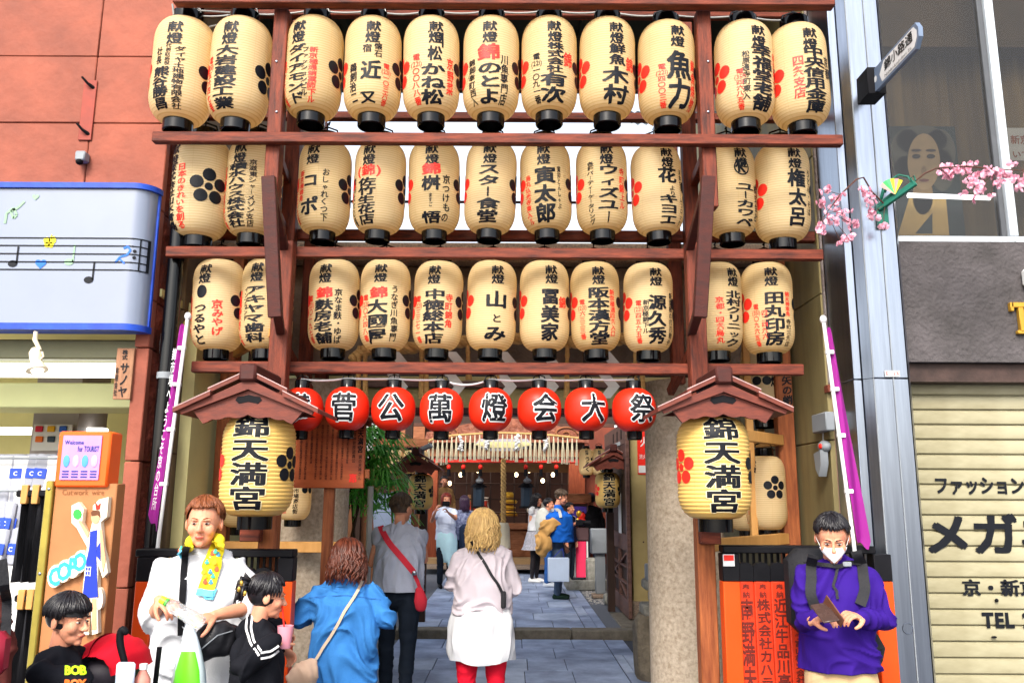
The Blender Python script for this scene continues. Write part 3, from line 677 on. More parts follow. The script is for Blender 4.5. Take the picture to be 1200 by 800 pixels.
m = MB(); htext(m, 'E-13', a.x+.005, b.x-.005, (a.z+b.z)/2, .036, flat((0, YR-.0095, 0), (1, 0, 0), (0, 0, 1)), .0); put('lettering', m, REDINK, pq)
c = P(1064, 736, YR); m = MB()
m.tube([c+Vector((.03*cos(t), -.002, .03*sin(t))) for t in [2*pi*i/16 for i in range(17)]], .003, 6); put('access_ring', m, METAL, sc)
# stained concrete pier between the tile wall and the steel column
XW = P(1000, 300, YR+.45).x
pc = thing('concrete_pier', 'rough stained grey concrete pier between the olive wall and steel column', 'pillar', (XW, YR+.7, 0))
PIER = mat('stained_concrete', rgb('b4aaa8', k=.75), .85, .2, 4, .8, 26, col2=rgb('6c5e58', k=.75), det=8, dist=.02)
px0 = P(962, 300, YR+.4).x
zz = P(990, 450, YR+.4).z
put('upper_pier', MB().box(px0, cx0-.1, YR+.4, YR+.7, zz, 7, .01), PIER, pc)
put('lower_pier', MB().box(px0+.03, cx0-.1, YR+.42, YR+.7, 0, zz-.06, .01), mat('brown_stained_board', rgb('8a7060', k=.75), .8, .2, 4, .5, 20, st=(4, 4, .6)), pc)
put('iron_angle', MB().box(px0-.02, cx0-.11, YR+.38, YR+.45, zz-.055, zz-.005, .004), mat('rusty_iron', rgb('6c3424'), .8, .3, 20, .3), pc)
for q in (.0, .035): put('cable', MB().tube([(px0+.02+q*.3, YR+.39, zz-.1), (px0+.05+q, YR+.395, 1.6), (px0+.06+q, YR+.395, .3)], .006, 6), WIRE if q else mat('yellow_cable', rgb('b49840'), .5, .1, 9), pc)
c = P(1003, 366, YR+.35); t = thing('camera_box', 'small grey sensor fixed to the edge of the steel column', 'sensor', c)
put('housing', MB().box(c.x-.02, c.x+.03, c.y-.03, c.y+.05, c.z-.05, c.z+.05, .008), METALG, t); put('lens', MB().ell((c.x-.01, c.y-.03, c.z-.05), (.03, .025, .02)), BLACK, t)
# olive tile side wall
OLV = mat('olive_stone_tile', rgb('94885e', k=.72), .6, .15, 2, .15, 30, col2=rgb('766a48', k=.72), st=(4, 4, .5), det=6)
XR = px0-.012
tw = thing('tile_wall', 'olive stone tile side wall behind the purple banner', 'wall', (XR+.2, 6, 0))
put('wall_core', MB().box(XR+.02, XR+.3, YR+.72, 9.5, 0, 6.2), JOINT, tw)
for i in range(6):
    for j in range(4):
        y0 = YR+.42+j*1.05; put('wall_tile', MB().box(XR, XR+.04, y0+.004, y0+1.046, i*.98+.1+.004, i*.98+1.08-.004, .004), OLV, tw)
# left side wall
BRW = mat('brown_render', rgb('9a8264', k=.7), .8, .15, 3, .25, 40, col2=rgb('80694e', k=.7))
XLw = xe+.02
lw = thing('side_wall', 'brown rendered side wall behind the pink sandstone pier', 'wall', (XLw-.2, 6, 0))
put('wall_core', MB().box(XLw-.3, XLw-.02, YL+.5, 9.5, 0, 6.2), JOINT, lw)
for i in range(6):
    for j in range(4):
        y0 = YL+.44+j*1.1; put('wall_tile', MB().box(XLw-.03, XLw+.002, y0+.004, y0+1.096, i*.98+.004, i*.98+.976, .004), BRW, lw)
dp = thing('drain_pipe', 'glossy black drain pipe running up the brown side wall', 'pipe', (XLw+.09, 5.15, 0))
put('pipe', MB().tube([(XLw+.09, 5.15, 0), (XLw+.09, 5.15, 5.4)], .05, 20), LACQ, dp)
for z in (1.2, 2.4, 3.6): put('bracket', MB().tube([(XLw+.09, 5.15, z), (XLw+.09, 5.15, z+.04)], .056, 20), METALG, dp)
for q, lb, nm in (((197, 404), 'grey junction box beside the purple banner on the brown wall', 'junction_box'),):
    c = PX(q[0], q[1], XLw+.03); t = thing(nm, lb, 'box', c); put('housing', MB().box(c.x-.03, c.x+.07, c.y-.06, c.y+.08, c.z-.07, c.z+.07, .006), METALG, t)
    put('loose_wire', MB().tube([(c.x+.06, c.y-.02, c.z+.0), (c.x+.12, c.y-.03, c.z+.08), (c.x+.1, c.y-.03, c.z+.13), (c.x+.13, c.y-.02, c.z+.2)], .006, 6), mat('yellow_cable', rgb('b49840'), .5, .1, 9), t)
    t = thing('alarm_lamp', 'small white alarm lamp with red dome under the junction box', 'lamp', (c.x+.03, c.y, c.z-.16))
    put('base', MB().ell((c.x+.01, c.y, c.z-.14), (.03, .03, .03)), WHITE, t); put('dome', MB().ell((c.x+.04, c.y-.02, c.z-.15), (.03, .03, .022)), REDINK, t)
c = PX(965, 495, XR-.03); t = thing('switch_box', 'grey metal switch box on the olive tile wall', 'box', c); put('housing', MB().box(c.x-.03, c.x+.03, c.y-.12, c.y+.13, c.z-.06, c.z+.06, .006), METALG, t)
c = PX(966, 523, XR-.03); t = thing('bell_lamp', 'small steel alarm with red button under the switch box', 'alarm', c); put('base', MB().ell(c, (.04, .06, .04)), METALG, t); put('button', MB().ell((c.x-.03, c.y-.02, c.z), (.015, .02, .018)), REDINK, t)
c = PX(962, 540, XR-.05); t = thing('wall_light', 'small grey wedge shaped lamp under the alarm on olive wall', 'lamp', c); put('housing', MB().prism([(c.y-.05, c.z+.07), (c.y+.07, c.z+.05), (c.y+.05, c.z-.05), (c.y, c.z-.1), (c.y-.05, c.z-.02)], c.x-.02, c.x+.03, plane='yz'), METALG, t)
put('cable', MB().tube([(c.x+.02, c.y, c.z+.05), (c.x+.03, c.y, c.z+.3)], .005, 6), WIRE, t)
# ================================================================== LANTERN FRAME (gate)
Y1, Y2, Y3, YB_ = 4.68, 4.98, 5.03, 5.45
gt = thing('lantern_gateway', 'tall dark red wooden frame carrying the rows of lanterns', 'frame', (0, 5, 0))
def beamH(py_t, py_b, px0, px1, Y, dep=.055, m=WOOD, nm='beam', py_at=None):
    a = P(px0, py_t, Y); b = P(px1, py_t, Y); zt_ = P(580, py_t, Y).z; zb_ = P(580, py_b, Y+dep).z
    return put(nm, MB().box(a.x, b.x, Y, Y+dep, zb_, zt_, .006), m, gt)
beamH(-12, 12, 203, 978, Y1-.04, .07)
beamH(155.5, 172, 178, 988, Y1)
beamH(290, 305, 194, 965, Y2+.045)
beamH(424.5, 439, 224, 942, Y2+.048)
# back beams
for a_, b_, p0, p1 in ((131, 144, 215, 985), (269, 284, 205, 960), (12, 24, 200, 990)): beamH(a_, b_, p0, p1, YB_, .06)
beamH(235, 239, 250, 960, YB_+.3, .03, WOODD, 'rail'); beamH(104, 108, 250, 960, YB_+.3, .03, WOODD, 'rail')
def post(px, py, wpx, Y, z0, z1, m=WOODV, dep=.09, nm='post', par=None):
    c = P(px, py, Y); h = wpx/2/FPX*(Y*cos(radians(PITCH))+(c.z-CH)*sin(radians(PITCH)))
    return put(nm, MB().box(c.x-h, c.x+h, Y, Y+dep, z0, z1, .006), m, par or gt)
zz1 = P(580, 172, Y1).z; zz2 = P(580, 290, Y2).z
post(321, 150, 17, Y1+.058, zz1-.35, 4.7); post(830, 150, 17, Y1+.058, zz1-.35, 4.7)
zlow = P(580, 440, YB_).z
post(338, 250, 17, YB_-.1, zlow, 5.0); post(811, 250, 17, YB_-.1, zlow, 5.0)
post(380, 350, 14, YB_+.8, 2.5, 3.6, nm='rear_post'); post(360, 350, 14, YB_+.35, zlow, 5.0, nm='rear_post'); post(793, 350, 15, YB_+.35, zlow, 5.0, nm='rear_post')
zsp = P(324, 440, Y2-.05).z
for px, wd in ((324, 22), (820, 21)):
    post(px, 436, wd, Y2-.055, zsp-.3, P(324, 288, Y2).z+.02)
    c = P(px, 436, Y2-.04); h = .055
    put('lower_post', MB().box(c.x-.052, c.x+.052, Y2-.04, Y2+.06, 0, zsp-.302, .006), OAK, gt)
# depth-wise arms and diagonal struts tying the three planes together
for px, s in ((321, 1), (830, -1)):
    c1 = P(px, 150, Y1+.1).x; c2 = P(338 if s > 0 else 811, 250, YB_).x
    for z in (zz1+.05, zz1-.3, 4.35):
        put('cross_arm', MB().bar((c1, Y1+.12, z), (c2, YB_-.1, z), .05, .06), WOODV, gt)
    put('strut', MB().bar((c1, Y1+.12, zz1-.28), (c2, YB_-.1, zz1-.75), .045, .06), WOODV, gt)
    c3 = P(324 if s > 0 else 820, 436, Y2).x
    for z in (zz2-.05, zsp+.45): put('cross_arm', MB().bar((c3, Y2+.1, z), (c2, YB_-.1, z-.1), .05, .06), WOODV, gt)
    put('strut', MB().bar((c2+s*.03, YB_-.02, zz2-.55), (c2+s*.12, YB_+.36, zz2-.8), .045, .06), WOODV, gt)
# hanging brackets that stand out towards the street
for px0, px1, pxb in ((314, 322, 336), (829, 820, 806)):
    a = P(px0+1, 207, 4.36); b = P(px0+(9 if px0 < 500 else -9), 372, 4.44); bk = P(pxb, 250, Y2-.02)
    put('bracket_upright', MB().bar(a, b, .075, .045, up=(0, 1, 0)), WOODD, gt)
    put('bracket_arm', MB().bar(a+Vector((0, .02, -.02)), (bk.x, Y2, a.z-.25), .05, .045), WOODD, gt)
    put('bracket_arm', MB().bar(b+Vector((0, .03, .04)), (bk.x, Y2, b.z+.02), .05, .045), WOODD, gt)
    put('bracket_back', MB().bar((bk.x-.0, Y2-.03, a.z-.2), (bk.x, Y2-.03, b.z+.02), .045, .04, up=(0, 1, 0)), WOODD, gt)
bolt = MB().ell((0, 0, 0), (.008, .005, .008), 8, 6).mesh('bolt'); bolt.materials.append(METAL)
for px in (323, 829):
    for py in (72, 131): c = P(px+1, py, Y1+.055); share('bolt', bolt, gt, c-gt.location)
c = P(828, 632, Y2-.045)
for px, py in ((834, 633),): c = P(px, py, Y2-.045); share('bolt', bolt, gt, c-gt.location, scale=(2.4, 1.5, 2.4))
for px, py in ((831, 630), (292, 627)):   # small iron-red block that sticks out of the post
    c = P(px+2, py, Y2-.1); put('peg_block', MB().box(c.x-.06, c.x+.055, Y2-.12, Y2-.045, c.z-.035, c.z+.035, .005), WOOD, gt)
# outer uprights, rails (orange and pale wood)
YO2 = 6.0
for px, nm in ((259, 'outer_post'), (925, 'outer_post')):
    c = P(px, 560, YO2); put(nm, MB().box(c.x-.06, c.x+.06, YO2, YO2+.1, 0, P(px, 300, YO2).z, .006), OAK, gt)
c = P(925, 560, YO2); a = P(818, 530, Y2+.1)
for z in (P(925, 516, YO2).z, P(925, 634, YO2).z+.02):
    put('pale_rail', MB().bar((c.x-.05, YO2-.02, z), (a.x+.06, Y2+.12, z), .04, .075), PINE, gt)
    put('pale_rail', MB().bar((P(870, 500, YO2+.4).x, YO2+.4, z+.0), (c.x-.05, YO2+.03, z), .04, .075), PINE, gt)
for px, Y in ((879, 5.9), (892, 6.3)): q = P(px, 500, Y); put('pale_upright', MB().box(q.x-.025, q.x+.025, Y, Y+.04, P(px, 640, Y).z, 3.2, .004), PINE, gt)
c = P(259, 560, YO2); a = P(324, 530, Y2+.1)
z = P(270, 640, YO2).z
put('pale_rail', MB().bar((c.x+.05, YO2-.02, z), (a.x+.3, YO2-.02, z), .04, .075), PINE, gt)
put('pale_rail', MB().bar((c.x+.05, YO2-.02, P(280, 415, YO2).z+.0), (a.x-.05, Y2+.12, P(280, 415, YO2).z), .04, .06), PINE, gt)
m = MB(); q = P(921, 434, YO2); fr = flat((0, YO2-.003, 0), (1, 0, 0), (0, 0, 1))
vtext(m, '矢の蛸', q.x, P(921, 440, YO2).z, P(921, 474, YO2).z, .075, fr, .035, skew=.1); put('lettering', m, INK, gt)
# dark canopy roof over the frame
cp = thing('canopy_roof', 'dark corrugated canopy roof above the top row of lanterns', 'roof', (0, 6, 4.9))
DK = mat('dark_green_underside', rgb('2c3430', k=.8), .8, .2, 3)
zc_ = P(580, 62, 6.9).z
put('roof_deck', MB().box(-2.4, 2.35, 4.9, 7.4, zc_+.06, zc_+.12), DK, cp)
for i in range(7): put('rafter', MB().box(-2.15+i*.68, -2.09+i*.68, 4.9, 7.3, zc_-.02, zc_+.058, .004), DK, cp)
put('fascia', MB().box(-2.4, 2.35, 7.3, 7.36, zc_-.16, zc_+.058), DK, cp)
m = MB()
for i in range(40): a0 = 1.25+i*.02
# awning of corrugated sheet to the right
n = 60; vs = []
for i in range(n+1):
    x = .95+1.0*i/n; vs += [(x, 6.2, P(900, 146, 6.2).z+.012*sin(i*1.6)), (x, 7.2, P(900, 132, 7.2).z+.012*sin(i*1.6))]
put('corrugated_sheet', MB().add(vs, [(2*i, 2*i+1, 2*i+3, 2*i+2) for i in range(n)]), METALG, cp)

# ================================================================== PAPER LANTERNS
def lantern_prof(w_, h, ribs=40, amp=.0016, flat_=.30):
    R = w_/2; out = []
    def rad(t):
        u = abs(2*t-1); e = max(0, (u-.5)/.5); return R*(1-.52*(1-sqrt(max(0, 1-e**2.3))))
    n = ribs*3
    for i in range(n+1):
        t = i/n; z = -h/2+h*t; ph = (i % 3)
        out.append((rad(t)-(amp if ph == 0 else 0), z))
    return out, rad
LW, LH = .345, .62
prof, LRAD = lantern_prof(LW, LH)
lan_me = MB().lathe(prof, 40, cap=False).mesh('paper_body', fix=False); lan_me.shade_smooth(); lan_me.materials.append(PAPER)
rb0 = LRAD(0)
cap_b = MB().lathe([(rb0*.98, .0), (rb0*1.02, -.004), (rb0*1.02, -.066), (rb0*.96, -.072), (rb0*.9, -.07), (rb0*.9, -.03), (0.001, -.03)], 32, c=(0, 0, -LH/2+.006), cap=False).mesh('bottom_ring'); cap_b.materials.append(LACQ)
cap_t = MB().lathe([(rb0*1.0, 0), (rb0*1.02, .004), (rb0*1.02, .07), (rb0*.95, .076), (.0, .078)], 32, c=(0, 0, LH/2-.006), cap=False)
cap_t.tube([(-rb0*.9, 0, LH/2+.07), (-rb0*.8, 0, LH/2+.1), (0, 0, LH/2+.125), (rb0*.8, 0, LH/2+.1), (rb0*.9, 0, LH/2+.07)], .006, 6)
cap_t = cap_t.mesh('top_ring'); cap_t.materials.append(LACQ)
def lmap(yaw=0, W=LW, H=LH, rad=LRAD, eps=.0014):
    def f(u, v):      # u arc length, v height
        t = min(1, max(0, (v+H/2)/H)); a = u/(W/2)+yaw; r = rad(t)+eps
        return Vector((r*sin(a), -r*cos(a), v))
    return f
def crest_mesh(yaw, W, H, rad, zc, r, eps=.0016, ks=.3):
    m = MB(); f = lmap(yaw, W, H, rad, eps)
    for i in range(5):
        a = pi/2+2*pi*i/5; cu, cv = cos(a)*r*.66, sin(a)*r*.66
        ring = []; 
        for q in (1, .5):
            ring.append([f(cu+cos(b)*r*.36*q, zc+cv+sin(b)*r*.36*q) for b in [2*pi*j/14 for j in range(14)]])
        vs = ring[0]+ring[1]+[f(cu, zc+cv)]
        fs = [(j, (j+1) % 14, 14+(j+1) % 14, 14+j) for j in range(14)]+[(14+j, 14+(j+1) % 14, 28) for j in range(14)]
        m.add(vs, fs)
    vs = [f(cos(b)*r*.22, zc+sin(b)*r*.22) for b in [2*pi*j/12 for j in range(12)]]; m.add(vs, [tuple(range(12))])
    return m
# (px, py_centre, body width px) and columns: (text, x across -1..1, v0, v1, width/body width, colour); title position tx
R1 = [
 (214.5, 85.5, 69, .0, [('熊谷勝昌', -.36, .44, .91, .26, 'k'), ('社長', -.46, .27, .42, .11, 'k'), ('代表取締役', -.16, .25, .43, .09, 'k'), ('ダイヤ土地建物有限会社', .24, .27, .93, .17, 'k')], 'four bold characters beside a longer black column'),
 (281.5, 85.5, 69, -.06, [('大岩建設工業', -.15, .26, .88, .34, 'k'), ('電(351)五六四七番', -.72, .33, .81, .13, 'r')], 'six bold black characters and red telephone column'),
 (368, 81.5, 66, -.4, [('ダイアモンド', -.42, .27, .92, .3, 'k'), ('ファッションビル', -.1, .3, .74, .12, 'k'), ('新京極通蛸薬師下ル', .18, .3, .9, .14, 'r'), ('電(221)七七〇三番', -.85, .38, .85, .1, 'r')], 'slanting bold katakana beside a red street name'),
 (437, 82.5, 66, .2, [('懐石', .38, .25, .38, .13, 'k'), ('宿', .02, .27, .34, .15, 'k'), ('近', .15, .41, .58, .3, 'k'), ('又', .05, .68, .8, .26, 'k'), ('鵜飼治二', -.48, .42, .78, .14, 'k'), ('電(221)一〇三六番', .64, .42, .84, .12, 'r')], 'two thin brush characters and much blank paper'),
 (505.5, 82, 65.5, .22, [('松', .2, .28, .41, .22, 'k'), ('かね松', .12, .43, .89, .37, 'k'), ('電(221)〇〇八八番', -.47, .34, .81, .15, 'r'), ('京野菜', .7, .36, .69, .14, 'r')], 'bold hiragana between red numbers and red kanji'),
 (575.5, 82, 65.5, .02, [('錦', .0, .26, .41, .34, 'r'), ('のとよ', .0, .42, .88, .38, 'k'), ('川魚専門店', .52, .35, .82, .14, 'k'), ('錦御幸町西入', -.6, .38, .85, .13, 'k')], 'one big red character over three bold hiragana'),
 (643.5, 81.5, 65, .2, [('株式会社', .22, .25, .53, .25, 'k'), ('有次', .2, .53, .88, .42, 'k'), ('電(221)一〇九一番', -.45, .34, .81, .14, 'k'), ('錦', .67, .32, .46, .18, 'r')], 'black telephone column and small red character'),
 (711.5, 82.5, 65, .2, [('鮮魚', .22, .25, .45, .26, 'k'), ('木村', .2, .46, .82, .42, 'k'), ('錦', .67, .35, .48, .18, 'r')], 'four black characters and a small red one'),
 (781, 87, 66, .25, [('魚力', .3, .29, .83, .4, 'k'), ('電(221)四〇〇三番', -.33, .4, .84, .14, 'r'), ('鮮魚焼物', .78, .33, .82, .13, 'r')], 'two huge black characters between two red columns'),
 (872, 88, 67.5, .25, [('幸福堂老舗', .38, .22, .83, .35, 'k'), ('松原通寺町東入', -.22, .29, .72, .12, 'k'), ('電(351)四六八五番', -.42, .44, .82, .13, 'r'), ('御生菓子司', .85, .25, .62, .1, 'r')], 'five bold characters and three thin side columns'),
 (935.5, 91, 67, .15, [('中央信用金庫', .25, .22, .81, .34, 'k'), ('四条支店', -.32, .3, .67, .18, 'r'), ('京都', .72, .28, .48, .13, 'k')], 'six bold characters beside four red ones'),
]
R2 = [
 (236, 222, 66, -.75, [('株式会社山水青鳥', -.82, .24, .92, .26, 'k'), ('日本のきれいを創る', -.36, .25, .91, .17, 'r')], 'large black plum crest facing front and red hiragana'),
 (298, 221, 64, -.25, [('積水ハウス株式会社', -.32, .25, .92, .33, 'k'), ('京滋東シャーメゾン支店', .28, .22, .86, .13, 'k'), ('京都市下京区四条通', -.84, .25, .85, .1, 'r')], 'nine crowded bold characters behind the bracket'),
 (380.5, 221, 61, -.25, [('コ', -.3, .34, .48, .28, 'k'), ('ポ', -.32, .57, .76, .34, 'k'), ('おしゃれくつ下', .27, .3, .82, .13, 'k'), ('新京極錦角', -.66, .3, .6, .11, 'r'), ('電(221)三七七番', -.86, .35, .82, .1, 'r')], 'two widely spaced katakana and hiragana down the side'),
 (445, 220.5, 60, -.35, [('(錦)', -.35, .25, .37, .42, 'r'), ('佐竹生花店', -.4, .38, .9, .32, 'k'), ('電(351)七七〇番', -.88, .36, .88, .1, 'k')], 'a red character in brackets over five black ones'),
 (509, 220.5, 60, -.05, [('錦', -.07, .24, .36, .31, 'r'), ('桝', -.1, .37, .51, .31, 'k'), ('ますご', -.1, .54, .68, .07, 'k'), ('悟', -.1, .71, .86, .34, 'k'), ('京つけもの', .48, .35, .83, .15, 'k')], 'red character on top of two bold spaced ones'),
 (575, 220.5, 60, .0, [('スター食堂', .0, .25, .87, .38, 'k')], 'only five bold black characters and no side writing'),
 (639.5, 220.5, 59.5, -.05, [('寅太郎', -.05, .27, .86, .36, 'k'), ('烏丸仏光寺東入ル', -.68, .34, .87, .12, 'r'), ('寅卯とんしゃぶ', .5, .27, .7, .07, 'k')], 'three light black characters and red side column'),
 (705, 220.5, 60, .1, [('ウィズユー', .15, .25, .85, .36, 'k'), ('各種パーティーケータリング', -.52, .22, .9, .13, 'k'), ('寺町錦上ル', .68, .27, .69, .13, 'r')], 'bold katakana, a katakana column and red street name'),
 (769.5, 223.5, 59, .3, [('花', .28, .25, .42, .34, 'k'), ('より', .45, .44, .55, .13, 'k'), ('キヨエ', .3, .53, .88, .36, 'k'), ('洋食クリームコロッケ', .82, .25, .84, .09, 'k')], 'four bold characters close to its edge, beside the bracket'),
 (855, 224.5, 60, .2, [('ユーカワベ', .3, .4, .91, .36, 'k'), ('株式会社', .78, .4, .77, .13, 'k')], 'a letter K in a ring over bold katakana'),
 (916, 227, 63.5, .22, [('権太呂', .3, .25, .79, .31, 'k'), ('うどん・そば', .77, .24, .67, .11, 'k')], 'three stout brush characters and hiragana side column'),
]
R3 = [
 (256, 358.5, 59, -.25, [('つるやと', -.4, .46, .92, .26, 'k'), ('京みやげ', .3, .43, .8, .2, 'r'), ('新京極六角下ル', -.85, .45, .92, .1, 'r')], 'black round crest and red hiragana'),
 (313, 358, 60, -.2, [('アキヤマ歯科', -.22, .29, .88, .36, 'k'), ('インプラント', -.58, .3, .65, .1, 'k'), ('新京極通六角下ル電', -.84, .32, .93, .1, 'r')], 'bold katakana half hidden by the front post'),
 (391.5, 358, 58.5, -.2, [('錦', -.22, .3, .42, .29, 'r'), ('麩房老舗', -.26, .43, .93, .33, 'k'), ('京なま麩・ゆば', .32, .32, .93, .15, 'k'), ('電(221)〇一九七番', -.78, .37, .88, .13, 'r')], 'red character, four brush ones and hiragana column'),
 (451.5, 358, 58.5, -.1, [('錦', -.15, .3, .42, .31, 'r'), ('大國屋', -.2, .43, .91, .36, 'k'), ('うなぎ川魚専門', .45, .28, .87, .14, 'k'), ('電(221)〇六四八番', -.68, .37, .87, .14, 'r')], 'red character over three tall black ones'),
 (513.5, 359, 57.5, -.1, [('中徳総本店', -.08, .31, .92, .37, 'k'), ('電(221)三三七一番', -.72, .37, .88, .14, 'r'), ('寺町錦角', .5, .35, .71, .15, 'r')], 'five bold characters between two red columns'),
 (576, 359, 58, .2, [('山', .2, .33, .51, .4, 'k'), ('と', .2, .57, .67, .2, 'k'), ('み', .14, .7, .86, .42, 'k')], 'three separate characters and no side writing'),
 (638, 359, 58, .25, [('冨美家', .2, .3, .86, .32, 'k'), ('錦', .7, .38, .51, .18, 'r')], 'three loose brush characters and a small red one'),
 (697.5, 360, 57.5, .1, [('阪本漢方堂', .08, .28, .91, .38, 'k'), ('新京極通四条入口', .62, .3, .8, .12, 'r'), ('電(221)六三三三番', -.58, .4, .83, .13, 'r')], 'five very bold characters and red column each side'),
 (759.5, 361, 57.5, .2, [('源久秀', .25, .34, .87, .33, 'k'), ('新京極の打刃物や', .8, .31, .88, .11, 'k'), ('新京極錦下ル', -.22, .4, .76, .12, 'k'), ('電(221)四五九五番', -.5, .4, .87, .13, 'r')], 'three spaced characters, two black and one red side columns'),
 (840, 361, 58, .45, [('北村クリニック', .45, .3, .91, .32, 'k'), ('京都・四条烏丸', -.15, .37, .86, .16, 'r')], 'bold katakana to one side and a red column, behind bracket'),
 (899, 362, 59, -.12, [('田丸印房', -.02, .31, .87, .35, 'k'), ('錦天神東角', .5, .31, .56, .11, 'r'), ('寺町三条店', .52, .59, .88, .12, 'k'), ('電(351)〇九六五番', -.68, .43, .88, .11, 'r'), ('四二四九六', -.42, .5, .8, .11, 'r')], 'four square characters and two short red columns'),
]
ORD = ['first', 'second', 'third', 'fourth', 'fifth', 'sixth', 'seventh', 'eighth', 'ninth', 'tenth', 'last']
def remap(e, H, rad):
    """where on the front of a lantern seen from below by the angle e each fraction of its outline height falls"""
    ce, se = cos(e), sin(e); N_ = 200
    top = max((-H/2+H*i/N_)*ce+rad(i/N_)*se for i in range(N_+1)); bot = min((-H/2+H*i/N_)*ce-rad(i/N_)*se for i in range(N_+1))
    def g(s):
        y = top-s*(top-bot); best = None
        for i in range(N_+1):
            z = -H/2+H*i/N_; d = abs(z*ce+rad(i/N_)*se-y)
            if best is None or d < best[0]-1e-9: best = (d, z)
        return max(-H*.47, min(H*.44, best[1]))
    return g
def lettering(cols, tx, W, H, rad, title=True, e=0):
    out = {}; gm = remap(e, H, rad) if e else (lambda s: H/2-s*H)
    for c in 'kr':
        mb = MB()
        for (txt, x, v0, v1, wf, col) in cols+([('献燈', tx, .06, .255, .22, 'k')] if title else []):
            if col != c: continue
            a = asin(max(-.97, min(.97, x)))
            bold = .036 if wf > .22 else (.03 if wf > .18 else .02)
            f0 = lmap(a, W, H, rad, .0013)
            n = len(txt); u0 = gm(v0); u1 = gm(v1)
            if '(' in txt and n > 4:       # telephone: bracketed number set in one line
                i = txt.index('('); j = txt.index(')'); pre, num, post_ = txt[:i], txt[i:j+1], txt[j+1:]; kk = len(pre)+1+len(post_); hh = (u0-u1)/kk
                vtext(mb, pre, 0, u0, u0-hh, wf*W, f0, bold); htext(mb, num, -wf*W*.75, wf*W*.75, u0-1.5*hh, hh*1.05, f0, .012); vtext(mb, post_, 0, u0-2*hh, u1, wf*W, f0, bold, jit=.05)
            elif txt.startswith('('): htext(mb, txt, -wf*W*.62, wf*W*.62, (u0+u1)/2, (u0-u1)*1.0, f0, .025)
            else: vtext(mb, txt, 0, u0, u1, wf*W*(1.2 if wf > .2 else 1.1), f0, bold, jit=.03 if wf > .2 else .06, skew=.05)
        if mb.v: out[c] = mb
    return out
random.seed(5)
for row, nm, Yr in ((R1, 'top', Y1+.17), (R2, 'middle', Y2+.2), (R3, 'third', Y3+.3)):
    for i, (px, py, wpx, tx, cols, look) in enumerate(row):
        c = P(px, py, Yr); zc_l = (c-CO).dot(CR @ Vector((0, 0, -1))); s = wpx/FPX*zc_l/LW
        lab = f'cream lantern with {look}; {ORD[i]} from pink building, {nm} row'
        if len(lab.split()) > 16: lab = f'{look}; {ORD[i]} from pink wall, {nm} row'
        if len(lab.split()) > 16: lab = f'{look}; {ORD[i]}, {nm} row'
        lo = thing('paper_lantern', lab, 'paper lantern', c, 'cream paper lanterns on the wooden frame')
        lo.scale = (s, s, s); lo.rotation_euler = (radians(random.uniform(-1.2, 1.2)), radians(random.uniform(-1.5, 1.5)), radians(random.uniform(-3, 3)))
        body = share('paper_body', lan_me, lo); share('bottom_ring', cap_b, lo); share('top_ring', cap_t, lo)
        el_ = radians({'top': 28.5, 'middle': 21, 'third': 13}[nm]); L = lettering(cols, tx, LW, LH, LRAD, e=el_); zcr = remap(el_, LH, LRAD)(.455)
        if nm == 'middle' and i == 9:
            f = lmap(asin(.2), LW, LH, LRAD, .0013)
            for k in range(24):
                a0, a1 = 2*pi*k/24, 2*pi*(k+1)/24
                L['k'].add([f(.055*cos(a0), .105+.055*sin(a0)), f(.055*cos(a1), .105+.055*sin(a1)), f(.045*cos(a1), .105+.045*sin(a1)), f(.045*cos(a0), .105+.045*sin(a0))], [(0, 1, 2, 3)])
            vtext(L['k'], 'K', 0, .155, .06, .075, f, .05)
        if nm == 'third' and i == 0:
            f = lmap(asin(-.36), LW, LH, LRAD, .0013); ring = [f(.04*cos(q), .065+.045*sin(q)) for q in [2*pi*k/20 for k in range(20)]]
            L['k'].add(ring+[f(0, .065)], [(k, (k+1) % 20, 20) for k in range(20)])
        if nm == 'top' and i == 4:
            f = lmap(asin(.2), LW, LH, LRAD, .0013)
            for (u0, u1, v0, v1) in ((-.045, .05, .148, .16), (.038, .05, .06, .15)): L['k'].add([f(u0, v0), f(u1, v0), f(u1, v1), f(u0, v1)], [(0, 1, 2, 3)])
        if 'k' in L: put('lettering', L['k'], INK, body, local=True)
        if 'r' in L: put('red_lettering', L['r'], REDINK, body, local=True)
        ya = asin(tx)*(.35 if abs(tx) < .5 else 1)
        put('black_crest', crest_mesh(ya+radians(86 if abs(tx) < .5 else 82), LW, LH, LRAD, zcr, .112), INK, body, local=True)
        put('red_crest', crest_mesh(ya-radians(86), LW, LH, LRAD, zcr, .112), REDINK, body, local=True)
        put('hook', MB().tube([(0, 0, LH/2+.07), (0, .0, LH/2+.15), (.01, .02, LH/2+.17), (0, .03, LH/2+.15)], .005, 6), BLACK, lo, local=True)
# supply cables looping over the caps
for row, Yr, y0, nm in ((R1, Y1+.17, 15, 'top'),):
    pts = []
    for i, r in enumerate(row):
        p = P(r[0], r[1]-70, Yr+.03); pts.append(p)
    m = MB()
    for a, b in zip(pts, pts[1:]): m.tube(catenary(a, b, .02+.01*random.random(), 8), .007, 6)
    tag(put('supply_cable', m, WIRE), 'grey cable sagging between the caps of the top row lanterns', 'cable')
m = MB(); a = P(202, 5, Y1+.1)
m.tube([a, P(206, 28, Y1+.12), P(218, 18, Y1+.15), P(232, 22, Y1+.15)], .006, 6); m.tube([a, P(203, 20, Y1+.12), P(222, 12, Y1+.15), P(270, 15, Y1+.15), P(262, 28, Y1+.2), P(245, 32, Y1+.2)], .006, 6)
tag(put('cable_loop', m, WIRE), 'tangle of grey cable at the wall end of the top beam', 'cable')

